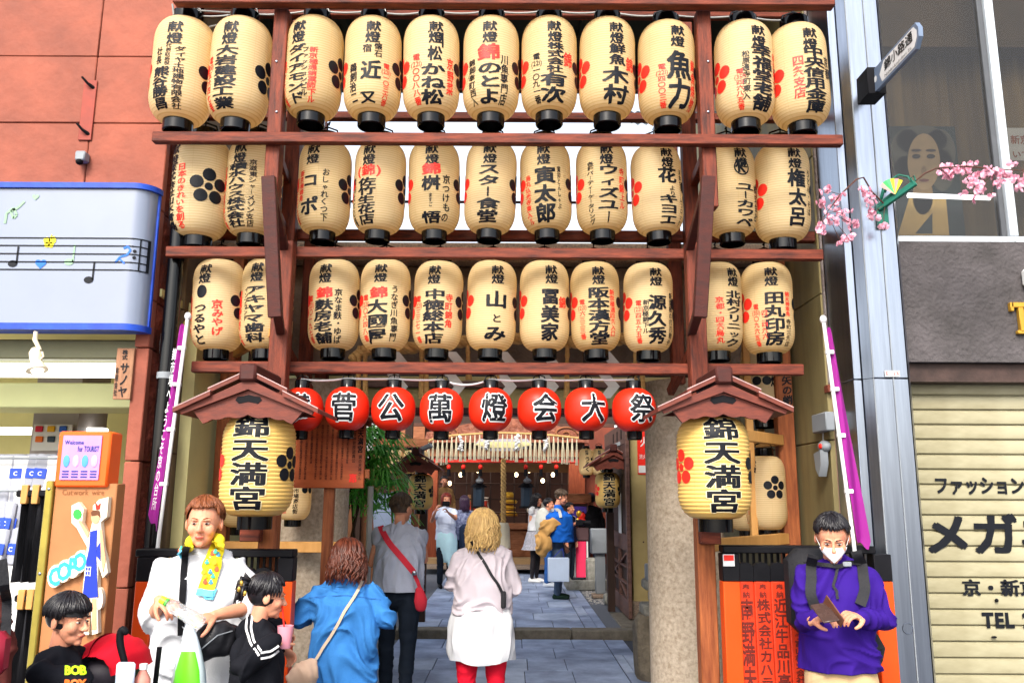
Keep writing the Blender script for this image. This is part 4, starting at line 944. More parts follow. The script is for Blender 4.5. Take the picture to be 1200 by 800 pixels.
# ---- red round lanterns
RW, RH = .272, .262
def rrad(t):
    u = 2*t-1; return RW/2*sqrt(max(.0, 1-(abs(u)*.93)**2.5))
n = 54; pr = [(max(.05, rrad(i/n))-(.0012 if i % 2 == 0 else 0), -RH/2+RH*i/n) for i in range(n+1)]
red_me = MB().lathe(pr, 40, cap=False).mesh('red_body', fix=False); red_me.shade_smooth(); red_me.materials.append(REDP)
rr = max(.05, rrad(0))
rc = MB().lathe([(rr*.9, 0), (.047, -.004), (.047, -.05), (.043, -.054), (.043, -.02), (.001, -.02)], 24, c=(0, 0, -RH/2+.004), cap=False).mesh('bottom_ring'); rc.materials.append(LACQ)
rt = MB().lathe([(rr*.9, 0), (.047, .004), (.047, .052), (.04, .056), (.001, .058)], 24, c=(0, 0, RH/2-.004), cap=False)
rt.tube([(-.045, 0, RH/2+.04), (-.03, 0, RH/2+.075), (0, 0, RH/2+.085), (.03, 0, RH/2+.075), (.045, 0, RH/2+.04)], .004, 6); rt = rt.mesh('top_ring'); rt.materials.append(LACQ)
red = [(353, 480, '讃'), (407, 479, '菅'), (461, 479.5, '公'), (517.5, 480.5, '萬'), (575, 480, '燈'), (632, 480, '会'), (687, 480, '大'), (743, 480.5, '祭')]
YRD = Y2+.12; rp = []
wh = ['the one tucked behind the lantern roof beside the post', 'character topped by two grass strokes, above the notice board', 'open four stroke character, above the palm', 'dense square character, third of those clear of the roofs', 'fire character, above the bell rope', 'roof shaped character, above shrine donation side', 'three stroke character, second from the stone pillar', 'festival character, hanging before the stone pillar']
for i, (px, py, ch) in enumerate(red):
    c = P(px, py, YRD); t = thing('red_lantern', 'round red lantern with '+wh[i], 'red lantern', c, 'round red lanterns in a line')
    body = share('red_body', red_me, t); share('bottom_ring', rc, t); share('top_ring', rt, t)
    dx = (.03 if i > 3 else .0)+(.01 if i > 4 else 0); f1 = lmap(dx/(RW/2), RW, RH, rrad, .0012); f2 = lmap(dx/(RW/2), RW, RH, rrad, .0024)
    m = MB(); vtext(m, ch, 0, .092, -.088, .172, f1, .062); put('white_outline', m, WHITE, body, local=True)
    m = MB(); vtext(m, ch, 0, .092, -.088, .172, f2, .022); put('lettering', m, INK, body, local=True)
    put('hook', MB().tube([(0, 0, RH/2+.05), (0, 0, RH/2+.12)], .004, 6), BLACK, t, local=True)
    rp.append(P(px, py-36, YRD))
m = MB()
for i, (a, b) in enumerate(zip(rp, rp[1:])): m.tube(catenary(a, b, (.012, .004, .006, .035, .01, .008, .004)[i], 8), .0065, 6)
tag(put('supply_cable', m, mat('white_cable', rgb('c8c8cc'), .4, .05, 9)), 'pale cable running along the tops of the red lanterns', 'cable')

# ---- two big lanterns under little roofs
BW, BH = .405, .565
bprof, BRAD = lantern_prof(BW, BH, ribs=26, amp=.0045)
big_me = MB().lathe(bprof, 48, cap=False).mesh('paper_body', fix=False); big_me.shade_smooth(); big_me.materials.append(PAPER2)
def big_lantern(px, py, Y, label, crest=True, s=1.0, par=None, grp='big roofed lanterns'):
    c = P(px, py, Y); t = thing('big_lantern', label, 'lantern', c, grp); s *= .97; t.scale = (s, s, s)
    body = share('paper_body', big_me, t); r0 = BRAD(0)
    put('bottom_ring', MB().lathe([(r0*.98, .01), (r0*.98, -.07), (r0*.85, -.07), (r0*.85, -.02), (0, -.02)], 28, c=(0, 0, -BH/2), cap=False), LACQ, t, local=True)
    put('top_ring', MB().lathe([(r0*.98, -.01), (r0*.98, .06), (0, .06)], 28, c=(0, 0, BH/2), cap=False), LACQ, t, local=True)
    f = lmap(radians(2), BW, BH, BRAD, .004); m = MB(); f2 = lmap(radians(2), BW, BH, BRAD, .0025)
    vtext(m, '錦天満宮', 0, BH/2-.01, -BH/2+.035, .21, f, .034)
    put('lettering', m, INK, body, local=True)
    m = MB(); vtext(m, '錦天満宮', 0, BH/2-.01, -BH/2+.035, .21, f2, .06); put('pale_outline', m, mat('pale_outline', rgb('f8e4b4', k=.8), .5, .02, 5), body, local=True)
    put('red_crest', crest_mesh(radians(-72), BW, BH, BRAD, .0, .1, eps=.003), REDINK, body, local=True)
    put('black_crest', crest_mesh(radians(72), BW, BH, BRAD, .0, .1, eps=.003), INK, body, local=True)
    return t
YG = 4.6
big_lantern(302.5, 545, YG, 'big ribbed lantern with four thick characters, beneath roof beside the notice board')
big_lantern(836, 548, YG, 'big ribbed lantern with four thick characters, beneath roof beside the stone pillar')
ROOFW = mat('roof_wood', rgb('8c4434', k=.58), .55, .2, 6, .15, 30, st=(2, 2, 8), col2=rgb('5e2c24', k=.78))
EDGE = mat('pale_roof_edge', rgb('c0a09c', k=.8), .4, .1, 9)
def lantern_roof(px, py_ridge, py_eave, half_px, Y, depth, label, tilt=0, s=1.0):
    c = P(px, py_ridge, Y); e = P(px+half_px, py_eave, Y); W = e.x-c.x; H = c.z-e.z
    t = thing('lantern_roof', label, 'roof', (c.x, Y, e.z), 'little gabled roofs over lanterns'); 
    f, k = Y-depth/2, Y+depth/2
    for sgn in (-1, 1):
        a = Vector((c.x, 0, c.z-.02*s)); b = Vector((c.x+sgn*W, 0, e.z)); mid = a.lerp(b, .52)
        th = .022*s; up = Vector((0, 0, th))
        for p, q, dz, y0, y1 in ((a, mid+(b-a)*.03, .022*s, f, k), (mid-(b-a)*.02, b, 0, f-.015*s, k+.015*s)):
            poly = [(p.x, p.z+dz), (q.x, q.z+dz), (q.x, q.z+dz+th), (p.x, p.z+dz+th)]
            put('roof_board', MB().prism(poly, y0, y1), ROOFW, t)
            put('edge_strip', MB().prism([(p.x, p.z+dz+th+.001), (q.x, q.z+dz+th+.001), (q.x, q.z+dz+th+.006*s), (p.x, p.z+dz+th+.006*s)], y0-.002, y0+.012), EDGE, t)
        # barge board along the front
        q2 = a.lerp(b, .93)
        put('barge_board', MB().prism([(a.x, a.z+.0), (q2.x, q2.z), (q2.x-sgn*.01, q2.z-.02*s), (a.x, a.z-.055*s)], f+.01, f+.03), ROOFW, t)
        for y in (f+.05, k-.05):
            pass
    put('ridge', MB().box(c.x-.045*s, c.x+.045*s, f-.02, k+.02, c.z-.035*s, c.z+.06*s, .012*s), WOODD, t)
    zb_ = e.z-.035*s; pts = [(c.x-W*.78, e.z+.02*s)]
    n = 20
    for i in range(n+1):
        u = -1+2*i/n; x = c.x+u*W*.62; wv = abs(sin(u*pi*2.2))*.014*s+(.02*s if abs(u) > .8 else 0)
        pts.append((x, zb_-wv+.01*s+.02*s*(1-abs(u))))
    pts += [(c.x+W*.78, e.z+.02*s), (c.x+.03, c.z-.05*s), (c.x-.03, c.z-.05*s)]
    gb = put('gable_board', MB().prism(pts, f+.035, f+.06), ROOFW, t)
    hz = e.z+H*.35; hp = [(c.x-.07*s, hz+.0), (c.x-.06*s, hz+.018*s), (c.x-.03*s, hz+.022*s), (c.x, hz+.03*s), (c.x+.03*s, hz+.022*s), (c.x+.06*s, hz+.018*s), (c.x+.07*s, hz), (c.x+.05*s, hz-.018*s), (c.x, hz-.008*s), (c.x-.05*s, hz-.018*s)]
    put('gable_opening', MB().prism(hp, f+.032, f+.0345), BLACK, gb)
    put('hanging_beam', MB().box(c.x-.03*s, c.x+.03*s, f+.06, k+.35*s, e.z+.02*s, e.z+.08*s, .006), ROOFW, t)
    put('rear_board', MB().prism([(c.x-W*.7, e.z+.02*s), (c.x+W*.7, e.z+.02*s), (c.x, c.z-.05*s)], k-.03, k-.01), ROOFW, t)
    return t
lantern_roof(306, 446, 489, 78, YG-.02, .46, 'small brown gabled roof over the big lantern beside the notice board')
lantern_roof(836, 449, 488, 77, YG-.02, .46, 'small brown gabled roof over the big lantern beside the stone pillar')

# ---- lanterns stored in the side racks
def plain_lantern(px, py, wpx, Y, label, yaw, cols, name='paper_lantern', grp='spare lanterns in the side racks', crest='k'):
    c = P(px, py, Y); zc_l = (c-CO).dot(CR @ Vector((0, 0, -1))); s = wpx/FPX*zc_l/LW
    t = thing(name, label, 'paper lantern', c, grp); t.scale = (s, s, s); body = share('paper_body', lan_me, t); share('bottom_ring', cap_b, t); share('top_ring', cap_t, t)
    L = lettering(cols, 0, LW, LH, LRAD, title=False)
    if 'k' in L: put('lettering', L['k'], INK, body, local=True)
    if 'r' in L: put('red_lettering', L['r'], REDINK, body, local=True)
    put('black_crest', crest_mesh(yaw, LW, LH, LRAD, .04, .1), INK, body, local=True)
plain_lantern(897, 577, 47, 6.0, 'pale lantern with whole black plum crest in the side rack', asin(.2), [('献燈', -.75, .07, .24, .14, 'k'), ('大阪市阿倍野区住吉', -.93, .2, .8, .12, 'r')])
plain_lantern(876, 578, 47, 6.15, 'lantern half hidden behind the big lantern in side rack', asin(-.8), [('大切に', .3, .5, .9, .3, 'k'), ('奉賛会員', -.1, .5, .9, .2, 'r')])
plain_lantern(893, 447, 50, 6.2, 'yellow lantern above the pale rail, behind the small roof', asin(-.3), [('献燈', .3, .3, .6, .2, 'k')])
plain_lantern(345, 572, 40, 5.9, 'lantern with a fine black column behind the big lantern', asin(.9), [('奉納京都錦市場商店街', .35, .1, .9, .14, 'k'), ('新京極振興組合', -.3, .1, .9, .13, 'r')])
plain_lantern(284, 575, 46, 6.0, 'plain cream lantern low behind the big lantern and smiling man', asin(.9), [])

# ================================================================== TORII, ROPE, SIDE THINGS
YT = 6.35
to = thing('stone_torii', 'weathered granite torii gate with round pillars and stone crossbeam', 'torii', (0, YT, 0))
def pillar(pxl, pxr, lean):
    a = P(pxl, 455, YT); b = P(pxr, 455, YT); r = (b.x-a.x)/2; cx = (a.x+b.x)/2; n = 24; pts = []; rad = []
    for i in range(n+1):
        z = a.z*1.02*i/n; pts.append((cx+lean*(1-i/n)*.5, YT+.05, z)); rad.append(r*(1.03-.05*i/n))
    put('pillar', MB().tube(pts, rad, 40, up=(1, 0, 0)), GRAN2, to)
GRAN2 = mat('stained_granite', rgb('bcae9c', k=.8), .75, .12, 34, .4, 130, col2=rgb('948470', k=.75), det=12)
pillar(326, 413, -.03); pillar(755, 841, .03)
zk0, zk1 = P(580, 318, YT).z, P(580, 299, YT).z
BRS = mat('brown_weathered_stone', rgb('8a7a6c', k=.8), .85, .2, 3, .5, 50, col2=rgb('5c4e44', k=.8), det=10, dist=.02)
put('top_beam', MB().box(-2.4, 2.3, YT-.28, YT+.35, zk0, zk1+.02, .02), GRANITE, to)
zn = P(580, 436, YT).z
for a, b in ((-2.0, -.95), (-.945, .55), (.555, 2.0)): put('lower_beam', MB().box(a, b, YT-.16, YT+.25, zn, zk0-.005, .012), BRS, to)
# shimenawa rope
ROPE = mat('straw_rope', rgb('cca468', k=.8), .8, .2, 30, .4, 90, st=(1, 1, 3))
rp_ = thing('straw_rope', 'thick twisted straw rope hanging in front of the stone crossbeam', 'rope', (0, YT-.3, 2.8))
a = P(417, 419, YT-.32); b = P(800, 395, YT-.32); mdl = P(590, 398, YT-.32)
ctrl = [(412, 422), (425, 412), (445, 405), (480, 408), (515, 402), (545, 400), (575, 395), (600, 396), (640, 398), (670, 401), (700, 401), (730, 397), (760, 396), (800, 392)]
cp_ = [P(x, y, YT-.3) for x, y in ctrl]; path = []
for i in range(len(cp_)-1):
    for q in range(12): path.append(cp_[i].lerp(cp_[i+1], q/12))
for k in range(3):
    pts = []
    for i, p in enumerate(path):
        a_ = i*.52+2*pi*k/3; pts.append(p+Vector((0, .024*cos(a_), .024*sin(a_))))
    put('strand', MB().tube(pts, .026, 8), ROPE, rp_)
for px, ln in ((421, 60), (428, 66), (494, 62), (499, 70), (548, 40), (583, 40), (665, 62), (745, 60), (752, 55)):
    p = P(px, 405, YT-.33); q = P(px+random.uniform(-2, 2), 405+ln, YT-.33)
    put('straw_tassel', MB().tube([p, p.lerp(q, .2), p.lerp(q, .25), q], [.012, .018, .014, .024], 8), ROPE, rp_)
random.seed(8)
sm = MB()
for px, dirn in ((461, 1), (528, 1), (588, 1), (637, 1), (708, 1)):
    p = P(px, 412, YT-.36); t = thing('paper_streamer', f'white zigzag paper streamer below the straw rope, {["first from the palm", "between the dense and fire lanterns", "above the bell rope", "above the roof shaped character", "nearest the stone pillar side"][[461,528,588,637,708].index(px)]}', 'paper streamer', p, 'white zigzag paper streamers'); m = MB()
    x = p.x; z = p.z; w_ = .085
    for k in range(4):
        s_ = 1 if k % 2 == 0 else -1; z2 = z-.085
        put('fold', MB().prism([(x-w_/2, z), (x+w_/2, z), (x+w_/2+s_*.07, z2), (x-w_/2+s_*.07, z2)], p.y+k*.006, p.y+k*.006+.002), WHITE, t); x += s_*.07; z = z2
# wooden notice board
YN = 5.35
nbd = thing('notice_board', 'orange wooden notice board with tiny columns of text and a red seal', 'notice board', (P(385, 600, YN).x, YN, 0))
BRD = mat('orange_varnished_board', rgb('ac5428', k=.78), .4, .12, 3, .1, 20, st=(1, 1, 5), col2=rgb('8c3c1a', k=.78))
a = P(343, 494, YN); b = P(427, 572, YN)
put('board', MB().box(a.x, b.x, YN-.03, YN, b.z, a.z+.06, .004), BRD, nbd)
zs_ = a.z
m = MB(); fr = flat((0, YN-.032, 0), (1, 0, 0), (0, 0, 1)); random.seed(3)
vtext(m, '錦天満宮', b.x-.03, zs_-.0, zs_-.2, .038, fr, .03); vtext(m, '錦の天神さん', b.x-.028, zs_-.21, b.z+.05, .022, fr, .01); vtext(m, '御祭神菅原道真公', b.x-.07, zs_-.04, b.z+.16, .024, fr, .01)
KJ = '当社は平安時代の御創建で学問の神様菅原道真公をお祀りする京都錦市場の鎮守として商売繁盛厄除招福に霊験あり境内には塩竈社白太夫社日之出稲荷床浦社'
for i in range(10):
    s_ = ''.join(random.choice(KJ) for _ in range(random.choice((20, 24, 24, 17)))); x = b.x-.11-i*.033
    vtext(m, s_, x, zs_-.02, zs_-.02-len(s_)*.0145, .015, fr, -.005)
put('lettering', m, BLACK, nbd)
m = MB(); vtext(m, '宮印', b.x-.07, b.z+.09, b.z+.035, .05, fr, .06); put('red_seal', m, REDINK, nbd)
c = P(384, 600, YN); put('post', MB().box(c.x-.032, c.x+.032, YN+.002, YN+.06, 0, a.z+.1, .005), OAK, nbd)
for yy in (494, 555): q = P(431, yy, YN); put('peg', MB().box(b.x+.001, b.x+.03, YN-.02, YN+.02, q.z-.03, q.z+.03, .004), OAK, nbd)
q = P(415, 487, YN); put('roof_board', MB().prism([(a.x-.05, a.z+.06), (b.x-.1, a.z+.1), (b.x+.06, a.z+.0), (b.x+.06, a.z-.02), (b.x-.1, a.z+.075), (a.x-.05, a.z+.045)], YN-.09, YN+.09), WOOD, nbd)

# palm with drooping fans
LEAF = mat('palm_leaf', rgb('84d858', k=.9), .45, .25, 6, 0, col2=rgb('3c9a3c', k=.8), transl=.25)
STEM = mat('brown_cane', rgb('4a3826', k=.8), .8, .25, 20, .3, 60)
pp = thing('palm_plant', 'tall green lady palm with thin brown canes beside the notice board', 'plant', (P(425, 700, 8.3).x, 8.3, 0))
random.seed(21); cx = P(403, 640, 8.3).x
leafm = MB(); stems = []
for i in range(9):
    x0 = cx+random.uniform(-.2, .16); y0 = 8.3+random.uniform(-.2, .2); top_ = Vector((x0+random.uniform(-.12, .3), y0, random.uniform(1.9, 2.5)))
    put('cane', MB().tube([(x0, y0, 0), (x0+.02, y0, .8), top_], [.018, .016, .01], 7), STEM, pp); stems.append(top_)
def fan(mb, o, d, size, nf=11):
    d = d.normalized(); side = d.cross(Vector((0, 0, 1))).normalized(); up = side.cross(d)
    for k in range(nf):
        a = radians(-85+170*k/(nf-1))+random.uniform(-.05, .05); dr = d*cos(a)+side*sin(a)
        L = size*(1-.25*abs(sin(a)))*random.uniform(.85, 1.1); pts = []
        prev = o; w0 = .013
        vs = []
        for q in range(6):
            t = q/5; p = o+dr*L*t+up*.06*sin(t*2.5)-Vector((0, 0, 1))*(.62*L*t*t)
            wv = w0*(sin(min(1, t*1.3+.15)*pi*.75))*(1-t*.55)+.0015; nn = dr.cross(up).normalized()
            vs += [p+nn*wv, p-nn*wv]
        mb.add(vs, [(2*i_, 2*i_+1, 2*i_+3, 2*i_+2) for i_ in range(5)])
nleaf = 0
for i in range(84):
    s0 = random.choice(stems); o = Vector((s0.x, s0.y, s0.z-random.uniform(-.05, .6))); an = random.uniform(-1.1, 2.2)
    if random.random() < .6: an = random.uniform(-.9, .9)
    d = Vector((cos(an), sin(an)*.7-.25, random.uniform(-.1, .75))); e = o+d.normalized()*random.uniform(.1, .32)
    m = MB().tube([o, o.lerp(e, .5)+Vector((0, 0, .02)), e], .004, 5); fan(m, e, d, random.uniform(.24, .36), random.choice((9, 11, 13)))
    put('frond', m, LEAF, pp)
q = P(432, 640, 7.9); tag(put('white_pipe', MB().tube([(q.x, 7.9, 0), (q.x, 7.9, 1.78)], .028, 14), WHITE), 'slim white pipe beside the palm canes', 'pipe')

# ================================================================== FENCES with vermilion boards
VERM = mat('vermilion_paint', rgb('f04420', k=.62), .42, .08, 3, .1, 14, col2=rgb('e03a1c', k=.6))
VERM2 = mat('bright_vermilion', rgb('f85414', k=.62), .38, .05, 3, .08, 14)
BLKP = mat('black_post_paint', rgb('101014'), .45, .15, 8, .1, 30, spec=.12)
CARVE = mat('brown_carved_text', rgb('5a1a12'), .6, .15, 20)
YF = 4.84
def fence(px0, px1, boards, label, rail_y, end_left=None, end_right=None, top=658):
    t = thing('donor_fence', label, 'fence', (P((px0+px1)/2, 700, YF).x, YF, 0))
    a = P(px0, rail_y, YF); b = P(px1, rail_y, YF); 
    put('top_rail', MB().box(a.x, b.x, YF-.05, YF+.06, a.z-.02, a.z+.022, .006), BLKP, t)
    put('low_rail', MB().box(a.x, b.x, YF+.03, YF+.06, .25, .33, .004), VERM, t); put('mid_rail', MB().box(a.x, b.x, YF+.03, YF+.06, .95, 1.03, .004), VERM, t)
    for px, wp in [e for e in (end_left, end_right) if e]:
        c = P(px, 680, YF); h = wp/2/FPX*YF; zb2 = P(px, 680, YF).z
        ps = put('end_post', MB().box(c.x-h, c.x+h, YF-.045, YF+.05, 0, zb2-.001, .005), VERM2, t)
        put('black_cap', MB().box(c.x-h, c.x+h, YF-.046, YF+.051, zb2, a.z-.022, .004), BLKP, ps)
    for px, txt, frm, (t0, t1) in boards:
        c = P(px, 680, YF); h = 9.2/FPX*YF; zb2 = c.z; zt2 = P(px, top, YF).z
        bo = put('board', MB().box(c.x-h, c.x+h, YF-.022, YF+.012, .04, zb2-.001, .006), VERM, t)
        put('black_tip', MB().prism([(c.x-h, zb2), (c.x+h, zb2), (c.x+h, zt2-.025), (c.x+h*.7, zt2-.008), (c.x, zt2), (c.x-h*.7, zt2-.008), (c.x-h, zt2-.025)], YF-.023, YF+.013), BLKP, bo)
        fr = flat((0, YF-.0235, 0), (1, 0, 0), (0, 0, 1)); m = MB()
        vtext(m, '奉納', c.x, P(px, 683, YF).z, P(px, 700, YF).z, .042, fr, .02)
        if txt: vtext(m, txt, c.x, P(px, t0, YF).z, P(px, t1, YF).z, .074 if len(txt) < 9 else .054, fr, .028, jit=.02)
        put('lettering', m, CARVE, bo)
    # dark lattice panel behind
    for i in range(int((b.x-a.x)/.035)):
        x = a.x+.02+i*.035
        if i % 1 == 0: put('lattice_bar', MB().box(x, x+.014, YF+.065, YF+.08, .04, a.z-.02), BLKP, t)
    return t
fr_ = fence(845, 1022, [(872.5, '南野満夫', 1, (700, 806)), (892, '株式会社カハラ', 1, (700, 806)), (911.5, '近江牛品川亭', 1, (700, 806)), (931, '大タカローラ富山株式会社', 1, (698, 800)), (950.5, '山元青果', 1, (700, 806)), (970, '京極寿司', 1, (700, 806)), (989, '', 1, (700, 800)), (1008, '', 1, (700, 800))],
      'vermilion donor board fence with black tips beside the steel column', 643, (855, 19), (1032, 20))  # column-side end post is added, standing in for red reflected in the steel
a = P(847, 649, YF-.048); b = P(861, 663, YF-.048); sk = put('sticker', MB().box(a.x, b.x, YF-.05, YF-.047, b.z, a.z), WHITE, fr_)
put('red_band', MB().box(a.x+.004, b.x-.004, YF-.052, YF-.0505, b.z+.03, a.z-.004), REDINK, sk)
fence(163, 346, [(194, '株式有限会社サノヤ', 1, (697, 804)), (213, '錦平野屋', 1, (700, 806)), (252, '京漬物', 1, (700, 806)), (271, '寿商店', 1, (700, 806)), (290, '新京極錦会', 1, (700, 806)), (309, '大岩建設', 1, (700, 806))],
      'vermilion donor board fence with black tips behind the man and girl', 647, (173, 20), (336, 17), top=664)

# banners on white poles
MAG = mat('magenta_cloth', rgb('b82aa8', k=.62), .6, .1, 4, .1, 30, transl=.3); 
def banner(ptop, pbot, Y, side, label, wtop, wbot, lift):
    a = P(*ptop, Y); b = P(*pbot, Y); t = thing('banner', label, 'banner', (b.x, b.y, 0))
    put('pole', MB().tube([a+(a-b).normalized()*.04, b, (b.x+(b.x-a.x)*.6, Y, .1)], .011, 12), WHITE, t)
    put('finial', MB().ell(a+(a-b).normalized()*.05, (.02, .02, .025), 12, 8), WHITE, t)
    n, m_ = 30, 8; vs = []
    for i in range(n+1):
        t_ = i/n; p = a.lerp(b, t_)+Vector((side*.012, 0, 0)); w_ = wtop+(wbot-wtop)*(t_**.8); 
        if t_ > .9: p += Vector((0, 0, 0))
        for j in range(m_+1):
            s_ = j/m_; vs.append(p+Vector((side*w_*s_*(1 if t_ < .97 else .8), .04*s_+.015*sin(s_*6+t_*5), -lift*s_*(t_**2)-.01*sin(s_*9))))
    fs = [(i*(m_+1)+j, i*(m_+1)+j+1, (i+1)*(m_+1)+j+1, (i+1)*(m_+1)+j) for i in range(n) for j in range(m_)]
    cl = put('cloth', MB().add(vs, fs), MAG, t)
    for q in (.12, .3, .52, .78):
        p = a.lerp(b, q); put('clip', MB().box(p.x-.012 if side > 0 else p.x-.035, p.x+.035 if side > 0 else p.x+.012, Y-.012, Y+.012, p.z-.012, p.z+.012, .003), WHITE, t)
    return t, a, b
banner((966, 384), (1000, 632), 4.74, 1, 'magenta banner on a white pole before the olive tile wall', .04, .10, .05)
t, a, b = banner((219, 380), (187, 622), 4.9, -1, 'narrow magenta banner on white pole beside the pink pier', .045, .075, -.06)
m = MB(); 
def fb_(u, v):
    t_ = (a.z-v)/(a.z-b.z); p = a.lerp(b, t_); return Vector((p.x-.035+u, 4.86, v))
vtext(m, '錦市場へようこそ京の台所', 0, a.z-.15, a.z-1.1, .026, fb_, .0); put('lettering', m, WHITE, t)

# ================================================================== COURTYARD
# gate door leaf and cream post (on the right of the passage)
DWD = mat('dark_brown_panel', rgb('3a2820', k=.8), .6, .2, 4, .1, 30)
DW2 = mat('mauve_brown_wood', rgb('7c5a50', k=.8), .55, .15, 5, .15, 30, st=(1, 1, 6), col2=rgb('543a34', k=.8))
CRP = mat('ochre_plaster', rgb('c8b47c', k=.72), .7, .08, 2, .1, 20, col2=rgb('b09c68', k=.72))
q0 = GZ(737, 727, STEP); XD = q0.x; YD0 = q0.y; YD1 = GZ(713, 700, STEP).y
dr = thing('gate_door', 'open brown gate door with crossed lattice below and pasted notices', 'door', (XD+.05, (YD0+YD1)/2, STEP))
ztd = PX(737, 490, XD).z
def dpl(y0, y1, z0, z1, m, nm, dx=.0, th=.05): return put(nm, MB().box(XD+dx, XD+dx+th, y0, y1, z0, z1, .005), m, dr)
dpl(YD0, YD0+.12, STEP+.02, ztd, DW2, 'stile'); dpl(YD1-.12, YD1, STEP+.02, ztd, DW2, 'stile')
zl = PX(737, 627, XD).z
dpl(YD0+.122, YD1-.122, STEP+.02, STEP+.25, DW2, 'bottom_rail'); dpl(YD0+.122, YD1-.122, zl-.22, zl, DW2, 'middle_rail'); dpl(YD0+.122, YD1-.122, ztd-.5, ztd-.3, DW2, 'top_rail'); dpl(YD0+.122, YD1-.122, zl+.002, ztd-.51, DWD, 'upper_panel', .015, .02); dpl(YD0+.122, YD1-.122, ztd-.298, ztd, DW2, 'vent_panel')
for k in range(3):
    y = YD0+.35+k*.45; put('vent_slot', MB().box(XD-.003, XD+.01, y, y+.12, ztd-.22, ztd-.08), BLACK, dr)
dpl(YD0+.122, YD1-.122, STEP+.25, zl-.22, DWD, 'lattice_back', .035, .01)
ym = (YD0+YD1)/2; zm = (STEP+.25+zl-.22)/2; hy = (YD1-YD0)/2-.13; hz = (zl-.22-STEP-.25)/2
for k in (-1, 1):
    put('lattice_bar', MB().bar((XD+.015, ym-hy, zm-k*hz*.9), (XD+.015, ym+hy, zm+k*hz*.9), .03, .05, up=(1, 0, 0)), DW2, dr)
    put('lattice_bar', MB().bar((XD+.012, ym+k*hy*.35, zm-hz), (XD+.012, ym+k*hy*.35, zm+hz), .03, .05, up=(1, 0, 0)), DW2, dr)
    put('lattice_bar', MB().bar((XD+.018, ym-hy, zm+k*hz*.35), (XD+.018, ym+hy, zm+k*hz*.35), .03, .05, up=(1, 0, 0)), DW2, dr)
for py, y, h, w_, m in ((600, YD0+.55, .55, .3, WHITE), (608, YD1-.75, .4, .3, mat('photo_print', rgb('5c7c98', k=.8), .4, .4, 14)), (608, YD1-.35, .4, .2, MATS['photo_print'])):
    z = PX(720, py, XD).z; dpl(y, y+w_, z-h/2, z+h/2, m, 'pasted_notice', -.004, .003)
# cream post / plaster wall between the door and pillar
a = GZ(737, 719, STEP); b = GZ(760, 719, STEP)
cpo = thing('plaster_post', 'tall square ochre post between the gate door and stone pillar', 'post', (a.x+.25, a.y, STEP))
put('post_body', MB().box(a.x+.005, a.x+.42, a.y-.42, a.y+.02, STEP, 3.6, .01), CRP, cpo)
put('base_stone', MB().box(a.x-.02, a.x+.47, a.y-.47, a.y+.05, 0, STEP+.22, .015), GRANITE, cpo)
for z in (1.1, 2.1): put('peg', MB().ell((a.x+.16, a.y-.42, z), (.012, .008, .012), 8, 6), DW2, cpo)
q = P(747, 528, a.y-.43); pst = put('fire_sticker', MB().box(q.x-.0, q.x+.19, a.y-.428, a.y-.422, q.z-.32, q.z+.3), REDINK, cpo)
m = MB(); fr = flat((0, a.y-.43, 0), (1, 0, 0), (0, 0, 1)); vtext(m, '火', q.x+.095, q.z+.2, q.z+.05, .12, fr, .01); htext(m, '消火器', q.x+.02, q.x+.17, q.z-.08, .07, fr, 0); m.box(q.x+.01, q.x+.18, a.y-.432, a.y-.429, q.z-.3, q.z-.2); put('lettering', m, WHITE, pst)
# side wall behind the post to close the right side
rw = thing('garden_wall', 'dark timber side wall running back along the courtyard', 'wall', (2.6, 13, 0))
for k in range(9): put('wall_board', MB().box(2.45, 2.5, 9.6+k*1.25, 10.84+k*1.25, 0, 2.6, .01), DW2, rw)
# small stone lantern base with meter
SL = mat('mossy_granite', rgb('a4a29a', k=.8), .8, .2, 9, .5, 50, col2=rgb('6e6c62', k=.8))
ys = 8.3; a = P(745, 770, ys); b = P(785, 770, ys); cx = P(768, 700, ys).x
sl_ = thing('stone_pedestal', 'tiered grey stone pedestal on rough rock against the pillar', 'pedestal', (cx, ys, 0))
def tier(nm, pyb, pyt, pxl, m, b_=.02):
    zb2 = P(760, pyb, ys).z; zt2 = P(760, pyt, ys).z; hw = cx-P(pxl, pyt, ys).x
    return put(nm, MB().box(cx-hw, cx+hw, ys-hw, ys+hw, zb2+.001, zt2, b_), m, sl_)
tier('cap_block', 690, 678, 753, SL); tier('neck_block', 705, 691, 760, SL); tier('step_block', 720, 706, 751, SL)
rk_ = MB().ell((0, 0, 0), (1, 1, 1), 20, 14); zt2 = P(760, 718, ys).z
rk_.v = [tuple(Vector(v)*(1+.16*noise.noise(Vector(v)*1.7+Vector((3, 1, 2))))) for v in rk_.v]
hw = cx-P(744, 740, ys).x; rk_.v = [(cx+max(-1, min(1, v[0]*1.35))*hw, ys+max(-1, min(1, v[1]*1.35))*hw, zt2/2+max(-1, min(1, v[2]*1.3))*zt2/2) for v in rk_.v]
put('rough_rock', rk_, mat('rough_rock', rgb('8a7e6c', k=.8), .85, .25, 6, .8, 20, col2=rgb('5c5448', k=.8), dist=.03), sl_)
q = P(764, 670, ys-.1); t = thing('meter_box', 'small grey meter box standing on the stone pedestal', 'box', (q.x, ys-.1, P(760, 678, ys).z)); z0 = t.location.z
put('housing', MB().box(q.x-.06, q.x+.06, ys-.15, ys-.02, z0, z0+.15, .01), METALG, t); put('screen', MB().box(q.x-.035, q.x+.04, ys-.156, ys-.151, z0+.04, z0+.12), mat('green_glass', rgb('4a7068'), .2, .1, 9), t)
